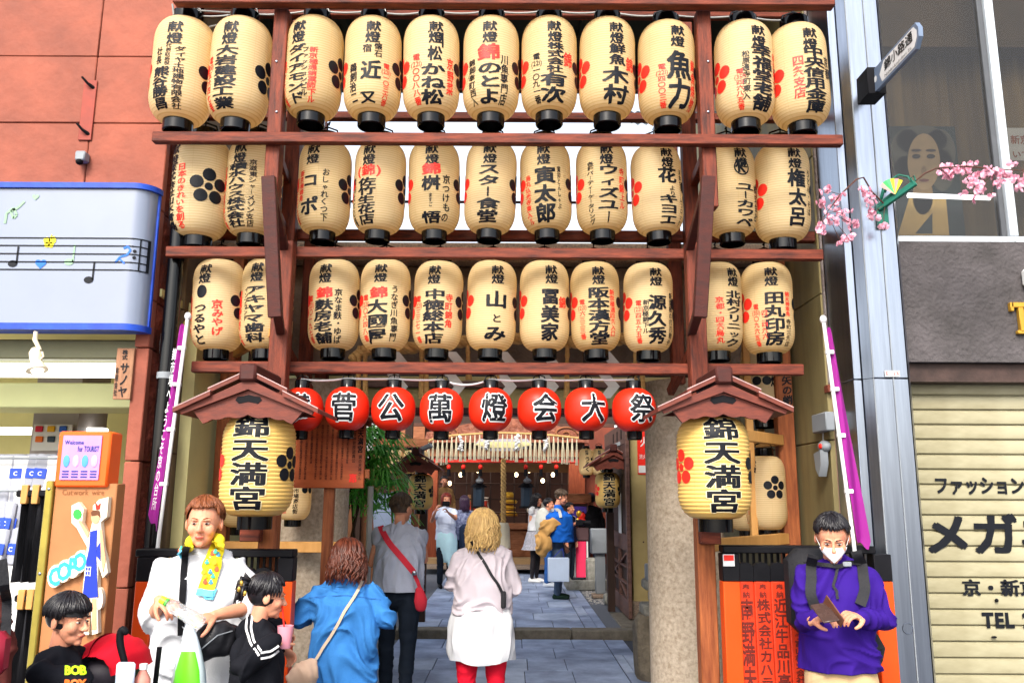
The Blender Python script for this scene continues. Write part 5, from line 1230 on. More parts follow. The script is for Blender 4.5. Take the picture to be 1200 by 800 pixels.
# fire hose box on a stand, stone trough
q = GZ(705, 700, STEP); t = thing('hydrant_box', 'grey box on a square post beside the gate door', 'box', (q.x, q.y, STEP)); k = q.y/FPX
put('post', MB().box(q.x-.09, q.x+.07, q.y, q.y+.14, STEP+.06, STEP+48*k, .01), METALG, t); put('housing', MB().box(q.x-.16, q.x+.14, q.y-.06, q.y+.2, STEP+48*k+.002, STEP+76*k, .015), METALG, t); put('base', MB().box(q.x-.15, q.x+.25, q.y-.1, q.y+.2, STEP, STEP+.058, .01), GRANITE, t)
q = GZ(695, 688, STEP); t = thing('stone_trough', 'square grey stone block standing in a low stone kerb', 'trough', (q.x, q.y, STEP))
put('block', MB().box(q.x-.1, q.x+.2, q.y, q.y+.35, STEP, STEP+.5, .03), SL, t)
for (x0, x1, y0, y1) in ((-.5, .4, -.5, -.4), (-.5, -.4, -.396, .4), (.3, .4, -.396, .4)): put('low_kerb', MB().box(q.x+x0, q.x+x1, q.y+y0, q.y+y1, STEP, STEP+.17, .012), SL, t)
q2 = GZ(713, 709, STEP); t = thing('kerb_block', 'small dark stone block in front of the gate door', 'stone', (q2.x, q2.y, STEP)); put('block', MB().box(q2.x-.05, q2.x+.3, q2.y, q2.y+.25, STEP, STEP+.16, .03), SL, t)

# ochre gate lintel and dark gate roof beyond the torii
gl = thing('gate_lintel', 'dark wooden gatehouse beam with ochre plaster panel above courtyard', 'beam', (0, 9.6, 2.8))
YL2 = 9.6
put('plaster_panel', MB().box(-3.2, 3.2, YL2, YL2+.12, P(580, 478, YL2).z, P(580, 380, YL2).z), CRP, gl)
put('lower_beam', MB().box(-3.2, 3.2, YL2-.06, YL2+.2, P(580, 486, YL2).z, P(580, 478, YL2).z-.002, .01), WOODD, gl)
put('upper_beam', MB().box(-3.2, 3.2, YL2-.05, YL2-.002, P(580, 455, YL2).z, P(580, 447, YL2).z, .01), DW2, gl)
bp_ = thing('barrel_awning', 'dark wooden eaves over the courtyard beyond the gate beam', 'eaves', (0, 13, 3.6))
zc2 = P(580, 478, 15.2).z
put('eaves_deck', MB().box(-4.5, 4.5, 14.2, 16.4, zc2+.3, zc2+.4), DWD, bp_); put('eaves_beam', MB().box(-4.5, 4.5, 14.2, 14.4, zc2+.0, zc2+.298, .01), DWD, bp_)
for k in range(26): put('rafter', MB().box(-4.4+k*.35, -4.32+k*.35, 14.3, 16.3, zc2+.2, zc2+.296), WOODD, bp_)
# ------------------------------------------------------------------ shrine hall
YH = 18.6
hall = thing('shrine_hall', 'brown wooden shrine hall with carved gable, red band and dark interior', 'shrine hall', (0, YH, STEP))
RWD = mat('red_brown_pillar', rgb('b05a38', k=.8), .5, .15, 4, .1, 20, st=(8, 8, 1), col2=rgb('8a4028', k=.8))
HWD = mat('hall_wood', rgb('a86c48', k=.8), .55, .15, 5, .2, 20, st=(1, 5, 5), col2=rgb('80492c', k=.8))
def HP(px, py, Y=YH): return P(px, py, Y)
def hbox(nm, x0, x1, y0, y1, m, Y=YH, d=.15, par=None, b=.01):
    a = P(x0, (y0+y1)/2, Y); c = P(x1, (y0+y1)/2, Y); return put(nm, MB().box(a.x, c.x, Y, Y+d, P(590, y1, Y).z, P(590, y0, Y).z, b), m, par or hall)
for x0, x1 in ((494, 512), (667, 686)):
    hbox('pillar', x0, x1, 536, 664, RWD, d=.35)
for x0, x1 in ((552, 555), (626, 629), (640, 643)): hbox('slim_post', x0, x1, 545, 620, DWD, YH+1.2, .08)
hbox('lower_panel', 512, 668, 621, 652, HWD, YH+.2, .1); hbox('sill', 506, 672, 613, 620, HWD, YH+.05, .4); hbox('step', 500, 690, 654, 662, mat('step_wood', rgb('b89468', k=.8), .6, .1, 5), YH-.3, .9)
hbox('step', 490, 700, 662.5, 667, GRANITE, YH-.7, 1.4)
disc_ = MB().tube([(0, 0, 0), (0, .04, 0)], [.16, .15], 20, up=(1, 0, 0)).mesh('carved_roundel'); disc_.materials.append(HWD)
for px, py in ((531, 632), (545, 640), (606, 632), (606, 643), (640, 632), (655, 640)):
    c = HP(px, py, YH+.16); share('carved_roundel', disc_, hall, c-hall.location)
# dark interior box
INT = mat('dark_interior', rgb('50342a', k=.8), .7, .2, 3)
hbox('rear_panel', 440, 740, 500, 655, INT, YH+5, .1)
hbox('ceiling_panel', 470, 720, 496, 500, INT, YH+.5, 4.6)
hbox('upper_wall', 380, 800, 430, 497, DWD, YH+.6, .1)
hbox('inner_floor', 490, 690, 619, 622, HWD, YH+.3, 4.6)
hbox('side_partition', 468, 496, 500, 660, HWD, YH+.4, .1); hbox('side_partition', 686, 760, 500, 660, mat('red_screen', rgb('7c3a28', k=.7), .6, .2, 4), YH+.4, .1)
for y in (547, 566, 584, 600): hbox('grille_bar', 512, 668, y, y+1.4, DWD, YH+1.3, .03)
for x in range(518, 668, 14): hbox('grille_bar', x, x+1.4, 547, 615, DWD, YH+1.34, .03)
# carved gable lintel
karaf = [(497, 518), (690, 518), (688, 506), (660, 500), (630, 494), (594, 489), (560, 494), (530, 500), (500, 506)]
kb = put('carved_lintel', MB().prism([(P(x, y, YH-.35).x, P(x, y, YH-.35).z) for x, y in karaf], YH-.35, YH-.15), mat('carved_wood', rgb('a4644c', k=.8), .55, .2, 9, .8, 9, col2=rgb('703c2c', k=.8), dist=.05), hall)
for sx in (1, -1):
    pts = []
    for i in range(22):
        a = i*.42; r = .28*(1-i/24); c = P(594+sx*68, 508, YH-.38); pts.append((c.x+sx*r*cos(a), YH-.37, c.z+r*.6*sin(a)))
    put('carved_scroll', MB().tube(pts, .022, 6), HWD, kb)
hbox('beam', 470, 720, 526, 535, HWD, YH-.1, .3); hbox('red_band', 505, 690, 535.5, 542, mat('red_curtain', rgb('d03428', k=.8), .7, .12, 6, .2, 10), YH-.02, .03); hbox('pale_band', 505, 690, 542.5, 553, mat('pale_wood_band', rgb('b08454', k=.8), .6, .12, 5), YH+.3, .05)
# carved nose animals / gold ornament
GOLD = mat('gilded', rgb('e0b040', k=.9), .3, .1, 9, metal=.6)
c = P(601, 484, YH-.4); t = thing('gold_ornament', 'small gilded ornament on top of the carved gable', 'ornament', c)
m = MB().ell(c, (.16, .1, .1)).ell(c+Vector((0, 0, .12)), (.07, .07, .1)).ell(c+Vector((.13, 0, .08)), (.06, .05, .07)).ell(c+Vector((-.12, 0, .05)), (.08, .05, .06)); put('bird_body', fuse(m, .03, 2), GOLD, t)
for px in (500, 684):
    c = P(px, 507, YH-.5); m = MB().ell(c, (.28, .3, .16)).ell(c+Vector((-.1, -.1, .1)), (.12, .12, .12)).ell(c+Vector((.14, -.1, -.06)), (.12, .12, .08)); put('carved_nose', fuse(m, .04, 2), HWD, hall)
# white paper lantern plaque and mirror shape
YT2 = YH-.9
c = P(590, 520, YH-.6); t = thing('hanging_plaque', 'pale hexagonal cloth plaque hanging over the bell rope', 'plaque', c)
poly = [(P(x, y, YH-.6).x, P(x, y, YH-.6).z) for x, y in ((562, 514), (618, 514), (624, 521), (606, 528), (574, 528), (556, 521))]
put('cloth', MB().prism(poly, YH-.6, YH-.55), mat('grey_cloth', rgb('a8a4b0', k=.8), .6, .1, 6), t)
put('band', MB().prism([(x*.98+.0, z*.5+P(590, 521, YH-.6).z*.5) for x, z in poly], YH-.62, YH-.605), CREAM, t)
# fringe rope with straw tassels and white paper clusters
fr_t = thing('straw_fringe', 'rope fringe of pale straw tassels across the hall front', 'fringe', (P(590, 510, YT2).x, YT2, P(590, 510, YT2).z))
a = P(497, 516, YT2); b = P(678, 514, YT2)
pts = [P(x, y, YT2) for x, y in ((494, 523), (505, 515), (530, 510), (560, 508), (590, 507), (620, 508), (650, 510), (678, 513))]
put('cord', MB().tube(pts, .022, 6), ROPE, fr_t)
STR = mat('pale_straw', rgb('ece2c4', k=.85), .8, .1, 20, .2, 60, transl=.2); random.seed(12)
tas = []
for v in range(4):
    m = MB()
    for k in range(5): a_ = random.uniform(-.03, .03); m.tube([(0, 0, 0), (a_, random.uniform(-.02, .02), -.25), (a_*1.8, random.uniform(-.03, .03), -.56)], [.012, .014, .016], 5)
    me = m.mesh('tassel'); me.materials.append(STR); tas.append(me)
def along(pts, px, Y):
    x = P(px, 512, Y).x
    for p, q in zip(pts, pts[1:]):
        if p.x <= x <= q.x: return p.lerp(q, (x-p.x)/(q.x-p.x))
    return pts[-1]
for i in range(34):
    px = 497+i*5.42; c = along(pts, px, YT2); share('tassel', random.choice(tas), fr_t, c-fr_t.location, scale=(.7, .7, random.uniform(.92, 1.08)))
for px in (540, 571, 606, 639):
    c = along(pts, px, YT2-.05); m = MB()
    for k in range(12): m.ell((c.x+random.uniform(-.04, .04), YT2-.06+random.uniform(-.02, .02), c.z-.04-k*.026), (.035, .03, .03), 8, 6)
    put('paper_cluster', m, WHITE, fr_t)
# bell rope
c0 = P(590, 538, YT2+.1); c1 = P(590, 612, YT2+.1); br = thing('bell_rope', 'thick golden bell rope with a white wrapped end', 'rope', c1)
for k in range(3):
    pp_ = [c0.lerp(c1, i/60)+Vector((.035*cos(i*.55+2.09*k), .035*sin(i*.55+2.09*k), 0)) for i in range(61)]; put('strand', MB().tube(pp_, .027, 7), ROPE, br)
put('wrapped_end', MB().tube([c1, c1-Vector((0, 0, .1)), P(590, 642, YT2+.1)], [.1, .13, .15], 14), mat('off_white_wrap', rgb('d8ccb0', k=.85), .7, .08, 8), br)
put('bow', fuse(MB().ell(c0+Vector((-.16, 0, .05)), (.2, .06, .1)).ell(c0+Vector((.16, 0, .05)), (.2, .06, .1)), .03, 1), BLACK, br)
# iron hanging lanterns, altar items, hanging bells
for px, nm in ((561, 'dark iron hanging lantern in the hall, bell rope side near the camera taker'), (617, 'dark iron hanging lantern in the hall above the skirted woman')):
    Yl = YH+.7; c = P(px, 578, Yl); t = thing('iron_lantern', nm, 'iron lantern', c, 'iron hanging lanterns')
    put('roof', MB().tube([(c.x, Yl, c.z+.14), (c.x, Yl, c.z+.26), (c.x, Yl, c.z+.34)], [.2, .06, .03], 6), BLACK, t); put('cage', MB().tube([(c.x, Yl, c.z-.28), (c.x, Yl, c.z+.139)], .13, 6), mat('dark_teal_iron', rgb('28384a', k=.8), .4, .1, 9), t); put('foot', MB().tube([(c.x, Yl, c.z-.33), (c.x, Yl, c.z-.281)], .17, 6), BLACK, t)
    put('cord', MB().tube([(c.x, Yl, c.z+.34), (c.x, Yl, 3.0)], .012, 6), METALG, t)
    c = P(px+1, 563, YH+.5); t2 = thing('small_bell', 'small grey bell hanging on a rod above the iron lantern'+(' near the bell rope' if px < 590 else ' over the skirted woman'), 'bell', c); put('bell', MB().ell(c, (.09, .09, .06)), METALG, t2); put('rod', MB().tube([c, (c.x, c.y, c.z+.75)], .01, 6), METALG, t2)
tb = thing('altar_table', 'dark altar table in the middle of the hall', 'table', (P(590, 615, YH+2.2).x, YH+2.2, STEP))
hbox('table_top', 545, 650, 600, 603, DW2, YH+2.0, .8, tb)
for x in (548, 645): hbox('leg', x, x+3, 603, 622, DW2, YH+2.1, .1, tb)
c = P(596, 592, YH+2.1); t = thing('gold_offering', 'gilded tiered offering ornament on the altar', 'ornament', c)
for k, r in enumerate((.22, .16, .2, .14)): put('tier', MB().lathe([(r, -.05), (r*1.1, 0), (r*.7, .07)], 14, c=(c.x, c.y, c.z-.2+k*.15)), GOLD, t)
random.seed(31); ITM = [mat('altar_white', rgb('c8c0b4', k=.8), .5, .2, 12), mat('altar_brown', rgb('8c6440', k=.8), .5, .2, 12), mat('altar_red', rgb('b03828', k=.8), .5, .2, 12)]
for i in range(14):
    px = random.choice((545, 553, 560, 568, 576, 612, 620, 628, 636, 644, 650))+random.uniform(-2, 2); Yi = YH+2.0+random.uniform(0, .6); c = P(px, 600, Yi); h = random.uniform(.2, .45); zt_ = P(590, 600, YH+2.0).z
    tag(put('offering_box', MB().lathe([(.07, 0), (.09, h*.3), (.06, h*.7), (.08, h)], 10, c=(c.x, Yi, zt_)), random.choice(ITM)), 'small offering vessel among others on the altar table', 'offering', 'offerings on the altar table')
for px, py in ((540, 556), (560, 551), (527, 566), (605, 556), (636, 563), (648, 556), (657, 575), (620, 551)):
    c = P(px, py, YH+3.5); tag(put('altar_lamp', MB().ell(c, (.05, .05, .06), 10, 8), mat('warm_lamp', (1, .75, .4), .4, 0, 2, emit=4)), 'tiny warm lamp glowing in the dark of the hall', 'lamp', 'altar lamps')
# small red tasselled lanterns under the band
for px in (526, 543, 563, 616, 634, 652):
    c = P(px, 547, YH-.05); t = thing('red_tassel', 'small red hanging tassel below the red band, '+{526: 'first from the palm', 543: 'second from the palm', 563: 'beside the bell rope', 616: 'above the skirted woman', 634: 'second from the door side', 652: 'nearest the door side pillar'}[px], 'tassel', c, 'red tassels under the band'); put('ball', MB().ell(c, (.05, .05, .06), 10, 8), REDINK, t); put('tail', MB().tube([c, c-Vector((0, 0, .2))], [.03, .045], 8), BLACK, t)
# rows of small lanterns on both sides of the hall
def small(px, py, wpx, Y, txt, grp, lab):
    plain_lantern(px, py, wpx, Y, lab, asin(.9), [('献燈', 0, .06, .25, .2, 'k'), (txt, .1, .3, .88, .34, 'k')], grp=grp)
for i, (px, tx) in enumerate(((449, '大丸'), (464, '井蔵寿'), (480, '川口'), (494, '松'))): small(px, 540+i*.5, 15, 13.0, tx, 'small lanterns at the back, palm side', ['small far lantern nearest the palm', 'small far lantern with dense writing, second from the palm', 'small far lantern with few strokes, third from the palm', 'small far lantern partly behind the little roof'][i])
for i, (px, tx) in enumerate(((687, 'うろく'), (702, '松寿'))): small(px, 541, 17, 15.5, tx, 'small lanterns at the back, door side', ['small far lantern with curly hiragana beside the hall pillar', 'small far lantern next to the gate door'][i])
lb = thing('side_booth', 'wooden booth wall behind the palm carrying small lanterns', 'booth', (-2.4, 13.6, STEP))
hb = P(440, 520, 13.5); put('beam', MB().box(P(425, 520, 13.5).x, P(502, 520, 13.5).x, 13.4, 13.5, P(470, 524, 13.5).z, P(470, 514, 13.5).z), HWD, lb)
put('wall_panel', MB().box(P(395, 520, 14).x, P(492, 520, 14).x, 14, 14.1, STEP, P(470, 514, 14).z), mat('booth_brown', rgb('7c5034', k=.8), .6, .15, 4), lb)
for px in (420, 450, 478): q = P(px, 560, 13.9); put('booth_post', MB().box(q.x-.06, q.x+.06, 13.85, 13.99, STEP, 3.0), DWD, lb)
put('white_box', MB().box(P(430, 500, 13).x, P(438, 500, 13).x, 12.9, 13.0, P(435, 545, 13).z, P(435, 495, 13).z), WHITE, lb)
for px, py in ((447, 600), (470, 600)): q = P(px, py, 12.4); tag(put('white_flag', MB().prism([(q.x-.15, q.z+.3), (q.x+.12, q.z+.25), (q.x+.16, q.z-.35), (q.x-.1, q.z-.3)], 12.4, 12.42), mat('bluish_cloth', rgb('b4c4e0', k=.85), .6, .1, 6)), 'pale bluish cloth hanging below the small lanterns, '+('palm side' if px < 460 else 'grey woman side'), 'cloth')
# little roofed lanterns standing in the courtyard
for (px, py, rpx, ry, Yc, lab, hw) in ((493, 576, 490, 531, 10.8, 'small roofed lantern on a post beside the palm', 29), (712, 574, 716, 527, 11.9, 'small roofed lantern on a post beside the gate door', 31)):
    s_ = 28/81*Yc/YG
    big_lantern(px, py, Yc, lab, s=s_*1.0, grp='roofed lanterns in the courtyard')
    lantern_roof(rpx, ry, ry+21, hw, Yc-.02, .6, 'little gabled roof over the small lantern '+('beside the palm' if px < 600 else 'beside the gate door'), s=1.1)
    q = P(px+3, 620, Yc+.35); t = thing('lantern_post', 'dark wooden post behind the small lantern '+('beside the palm' if px < 600 else 'beside the gate door'), 'post', (q.x, Yc+.35, STEP)); put('post', MB().box(q.x-.05, q.x+.05, Yc+.3, Yc+.4, STEP, P(px, ry+25, Yc).z), DWD, t)
    q = P(rpx+5, ry-5, Yc); t = thing('flood_lamp', 'small grey flood lamp clipped on the little roof '+('beside the palm' if px < 600 else 'beside the gate door'), 'lamp', q); put('head', MB().bar(q, q+Vector((.12, -.05, .05)), .07, .05), METALG, t); put('clamp', MB().tube([q-Vector((0, 0, .08)), q], .02, 6), METALG, t)
# box office / talisman case with red-white banner
q = GZ(684, 680, STEP); Yq = q.y; t = thing('fortune_cabinet', 'dark cabinet with a bright toy display in the courtyard', 'cabinet', (q.x, Yq, STEP))
def qb(nm, x0, x1, y0, y1, m, d0=0, d=.3): a = P(x0, y0, Yq); b = P(x1, y1, Yq); return put(nm, MB().box(a.x, b.x, Yq+d0, Yq+d0+d, b.z, a.z, .008), m, t)
qb('cabinet_body', 668, 690, 618, 633, mat('purple_brown', rgb('5c4448', k=.8), .5, .1, 6), 0, .5); qb('case_frame', 668, 690, 590, 617, MATS['purple_brown'], .1, .4); qb('case_back', 670, 688, 593, 616, mat('violet_display', rgb('5038a0', k=.8), .5, .3, 12), .09, .008); qb('top_board', 664, 693, 578, 589, HWD, -.02, .6)
qb('lower_body', 670, 689, 634, 676, DWD, .1, .4)
random.seed(6)
for i in range(7):
    c = P(random.uniform(672, 686), random.uniform(597, 614), Yq+.06); put('toy', MB().ell(c, (.06, .03, .07), 10, 8), [REDINK, GOLD, MATS['altar_white']][i % 3], t)
t = thing('red_white_banner', 'red and white striped cloth banner below the cabinet', 'banner', (P(672, 650, Yq-.05).x, Yq-.05, P(672, 675, Yq).z))
for x0, x1, m in ((666, 674.8, WHITE), (675, 687, mat('crimson_cloth', rgb('e83460', k=.85), .6, .1, 6)), (687.2, 689.5, WHITE)): a = P(x0, 634, Yq-.05); b = P(x1, 676, Yq-.05); put('stripe', MB().box(a.x, b.x, Yq-.06, Yq-.05, b.z, a.z), m, t)
# street sign, spring flowers on the steel column
c = P(1026, 101, YR-.12); ss = thing('street_sign', 'white pointed street name sign tilted up on a black bracket', 'street sign', c)
a = P(1022, 100, YR-.3); b = P(1079, 38, YR-.95); d = (b-a).normalized(); up = Vector((0, -.1, 1)); up = (up-d*up.dot(d)).normalized(); nn = d.cross(up)
L = (b-a).length; hw = .072
if nn.x > 0: nn = -nn
def spt(u, v, e=0): return a+d*u+up*v+nn*e
outl = [(-.02, -hw), (L*.93, -hw), (L, -hw*.3), (L, hw*.4), (L*.95, hw), (-.02, hw)]
vs = [spt(u, v, .012) for u, v in outl]+[spt(u, v, -.012) for u, v in outl]; n = len(outl)
put('board', MB().add(vs, [tuple(range(n)), tuple(range(n, 2*n))[::-1]]+[(i, i+n, (i+1) % n+n, (i+1) % n) for i in range(n)]), mat('slate_blue_board', rgb('6c7c94', k=.8), .35, .06, 6), ss)
outl = [(L*.27, -hw*.8), (L*.92, -hw*.8), (L*.975, -hw*.2), (L*.975, hw*.3), (L*.92, hw*.8), (L*.32, hw*.8), (L*.22, 0)]
put('white_face', MB().add([spt(u, v, .0135) for u, v in outl], [tuple(range(len(outl)))]), WHITE, ss)
f = lambda u, v: spt(u, v, .015)
m = MB(); htext(m, '錦小路通', L*.33, L*.9, .018, .07, f, .015); htext(m, 'Nishiki-koji-dori St.', L*.33, L*.88, -.042, .026, f, .0); put('lettering', m, INK, ss)
m = MB(); m.add([spt(L*.13+.02*cos(q), .0+.02*sin(q), .0138) for q in [2*pi*i/14 for i in range(14)]], [tuple(range(14))]); put('round_mark', m, WHITE, ss)
put('bracket', MB().bar(a-d*.1, a+d*.07, .11, .17), BLACK, ss); q = P(1012, 112, YR-.02); put('cable', MB().tube([a-d*.08, q, P(982, 128, YR+.1)], .006, 6), WIRE, ss); put('cable', MB().tube([a-d*.08+Vector((0, 0, .02)), q+Vector((0, 0, .02)), P(982, 125, YR+.1)], .004, 6), WIRE, ss)
put('bracket_arm', MB().bar(a-d*.05, P(1020, 105, YR+.02), .05, .05), BLACK, ss)
GRN = mat('green_painted_metal', rgb('1c6a58', k=.8), .35, .1, 6)
c = P(1032, 250, YR-.08); fh = thing('flower_holder', 'dark green metal holder with a small folding fan on the steel column', 'holder', c)
a = P(1026, 240, YR-.01); b = P(1041, 268, YR-.01); put('plate', MB().box(a.x, b.x, YR-.03, YR-.004, b.z, a.z, .004), GRN, fh)
put('arm', MB().bar(P(1030, 245, YR-.03), P(1073, 214, YR-.2), .03, .035), GRN, fh); put('arm', MB().bar(P(1030, 240, YR-.03), P(1052, 222, YR-.12), .02, .02), GRN, fh); put('arm', MB().bar(P(1032, 236, YR-.03), P(1036, 219, YR-.06), .016, .02), GRN, fh)
put('hoop', MB().tube([P(1037, 226, YR-.1), P(1042, 212, YR-.12), P(1053, 205, YR-.14), P(1064, 207, YR-.17), P(1069, 215, YR-.19)], .007, 6), GRN, fh); put('curl', MB().tube([P(1070, 214, YR-.2), P(1067, 209, YR-.2), P(1071, 206, YR-.2), P(1073, 212, YR-.2)], .006, 6), GRN, fh)
o = P(1049, 228, YR-.13); fc = ['f0a8a0', '48b468', '58c478', 'e8c828', 'f09090', 'e0d020']
for i in range(6):
    a0 = radians(150-i*15); a1 = radians(150-(i+1)*15); r = .105; put('fan_blade', MB().add([o, o+Vector((r*cos(a0), 0, r*sin(a0))), o+Vector((r*cos(a1), -.006, r*sin(a1)))], [(0, 1, 2)]), mat('fan_'+fc[i], rgb(fc[i], k=.85), .5, .05, 8), fh)
BLS = mat('pink_blossom', rgb('fcd4e0', k=.95), .6, .12, 30, col2=rgb('f0a4c0', k=.9), transl=.3); TW = mat('twig', rgb('4c3028'), .7, .2, 20)
random.seed(17)
def blossom_me(seed):
    random.seed(seed); m = MB()
    for k in range(2):
        for i in range(5):
            a = 2*pi*i/5+k*.6; r = .017-.004*k; tilt = .35+.5*k; dx, dy = cos(a), sin(a); t = Vector((-dy, dx, 0))
            b0 = Vector((0, 0, 0)); c_ = Vector((dx*r, dy*r, r*tilt)); w_ = .009
            m.add([b0, c_*.6+t*w_, c_*1.15+t*w_*.5, c_*1.05, c_*1.15-t*w_*.5, c_*.6-t*w_], [(0, 1, 2, 3, 4, 5)])
    me = m.mesh('blossom'); me.materials.append(BLS); return me
bls = [blossom_me(i) for i in range(3)]
def branch(label, pts, clusters, par_loc):
    t = thing('blossom_branch', label, 'flowers', par_loc); put('twig', MB().tube(pts, [.005]*(len(pts)-1)+[.002], 6), TW, t)
    for (px, py, dY, n, sp) in clusters:
        c = P(px, py, YR-dY)
        near = min(pts, key=lambda p: (Vector(p)-c).length); put('twig', MB().tube([near, Vector(near).lerp(c, .5)+Vector((0, 0, .01)), c], .002, 5), TW, t)
        for k in range(n):
            o_ = share('blossom', random.choice(bls), t, c+Vector((random.gauss(0, sp), random.gauss(0, sp*.8), random.gauss(0, sp*.8)))-t.location, (random.uniform(.7, 2.2), random.uniform(-.7, .7), random.uniform(0, 6)), (random.uniform(.8, 1.1),)*3)
b0 = P(1037, 240, YR-.06)
branch('spray of pink cherry blossom arching before the concrete pier', [b0, P(1022, 225, YR-.1), P(1012, 208, YR-.14), P(1004, 210, YR-.16), P(985, 228, YR-.2), P(968, 250, YR-.25)],
       [(965, 226, .2, 7, .018), (963, 237, .2, 6, .014), (978, 242, .2, 14, .03), (983, 232, .2, 10, .02), (974, 256, .25, 10, .022), (960, 265, .25, 6, .013), (961, 271, .25, 4, .01), (1000, 263, .2, 10, .02), (995, 280, .2, 9, .022), (985, 283, .2, 5, .012), (1014, 225, .15, 11, .022), (1018, 238, .15, 13, .028), (1023, 252, .12, 10, .022), (1035, 265, .1, 4, .012), (988, 250, .22, 8, .02)], b0)
b1 = P(1073, 212, YR-.2)
branch('spray of pink cherry blossom reaching across the tall window', [b1, P(1084, 203, YR-.22), P(1098, 197, YR-.25), P(1130, 195, YR-.3), P(1165, 198, YR-.33), P(1200, 200, YR-.35)],
       [(1107, 201, .25, 12, .022), (1113, 208, .25, 6, .014), (1123, 200, .28, 14, .024), (1133, 196, .28, 10, .018), (1137, 217, .3, 14, .026), (1148, 222, .3, 12, .02), (1153, 205, .3, 16, .028), (1163, 200, .33, 14, .024), (1176, 206, .33, 14, .024), (1193, 208, .35, 12, .022), (1196, 216, .35, 8, .015), (1168, 216, .33, 4, .01), (1186, 192, .33, 4, .01), (1147, 234, .3, 3, .01), (1162, 230, .3, 3, .008)], b1)
# ================================================================== PEOPLE
from mathutils.bvhtree import BVHTree
EYEW = mat('eye_white', rgb('a89c94'), .3, 0, 5); IRIS = mat('dark_iris', rgb('1c120c'), .15, 0, 5); LIP = mat('lips', rgb('b8584c', k=.85), .4, .05, 9)
def rotto(v, R, c): return R @ (Vector(v)-c)+c
def hand_mesh(wrist, d, n, thumb, curl=.5, k=1.0, vox=.0042):
    d = Vector(d).normalized(); n = Vector(n); n = (n-d*n.dot(d)).normalized(); l = d.cross(n)*thumb
    M_ = Matrix((l, d, n)).transposed().to_4x4(); M_.translation = Vector(wrist)
    m = MB(); m.limb([(0, -.03, 0), (0, .015, 0), (0, .05, 0), (0, .082, 0)], [(.024, .018), (.03, .016), (.038, .015), (.038, .012)], 12, 2, up=(1, 0, 0))
    for i, (bx, L) in enumerate(((.03, .068), (.0105, .077), (-.0095, .071), (-.028, .055))):
        p = Vector((bx, .082, 0)); pts = [Vector((bx*.9, .06, 0)), p]; a = 0; sp = (bx)*1.2
        for s_, f_ in ((.42, 1), (.32, 1.25), (.26, 1.0)):
            a += curl*f_*(1+.08*i); p = p+Vector((sp*s_, cos(a), -sin(a)))*L*s_; pts.append(p)
        m.limb(pts, [.0095, .0092, .0085, .0078, .0066], 8, 2)
    m.limb([(.022, .01, -.004), (.045, .04, -.012), (.056, .062, -.02-.02*curl), (.058, .085, -.028-.035*curl)], [.014, .0125, .0105, .008], 8, 2)
    m.v = [tuple(M_ @ (Vector(v)*k)) for v in m.v]
    me = fuse(m, vox, 1); return me
def lock(m, phi, t0, t1, drop, r, wave=0, seed=0, c=(0, .012, .03), R=(.086, .106, .1), out=0, nseg=5):
    pts = []; rad = []; rnd = random.Random(seed); ph = rnd.uniform(0, 6); c = Vector(c)
    for i in range(nseg+1):
        t = t0+(t1-t0)*i/nseg; pts.append(c+Vector((R[0]*sin(t)*sin(phi), -R[1]*sin(t)*cos(phi), R[2]*cos(t)))*(1+.02*sin(i+ph)))
        rad.append(r*(.5+.5*i/nseg))
    if drop > 0:
        e = pts[-1]; dr = Vector((sin(phi), -cos(phi), 0)); sd_ = Vector((cos(phi), sin(phi), 0)); k = max(3, int(drop/.035))
        for i in range(1, k+1):
            t = i/k; pts.append(e+Vector((0, 0, -drop*t))+dr*(out*sin(t*pi*.8)+wave*.5*sin(t*7+ph))+sd_*wave*sin(t*8+ph)); rad.append(r*(1-t*.75))
    else: rad[-1] *= .35
    m.tube(pts, rad, 5)
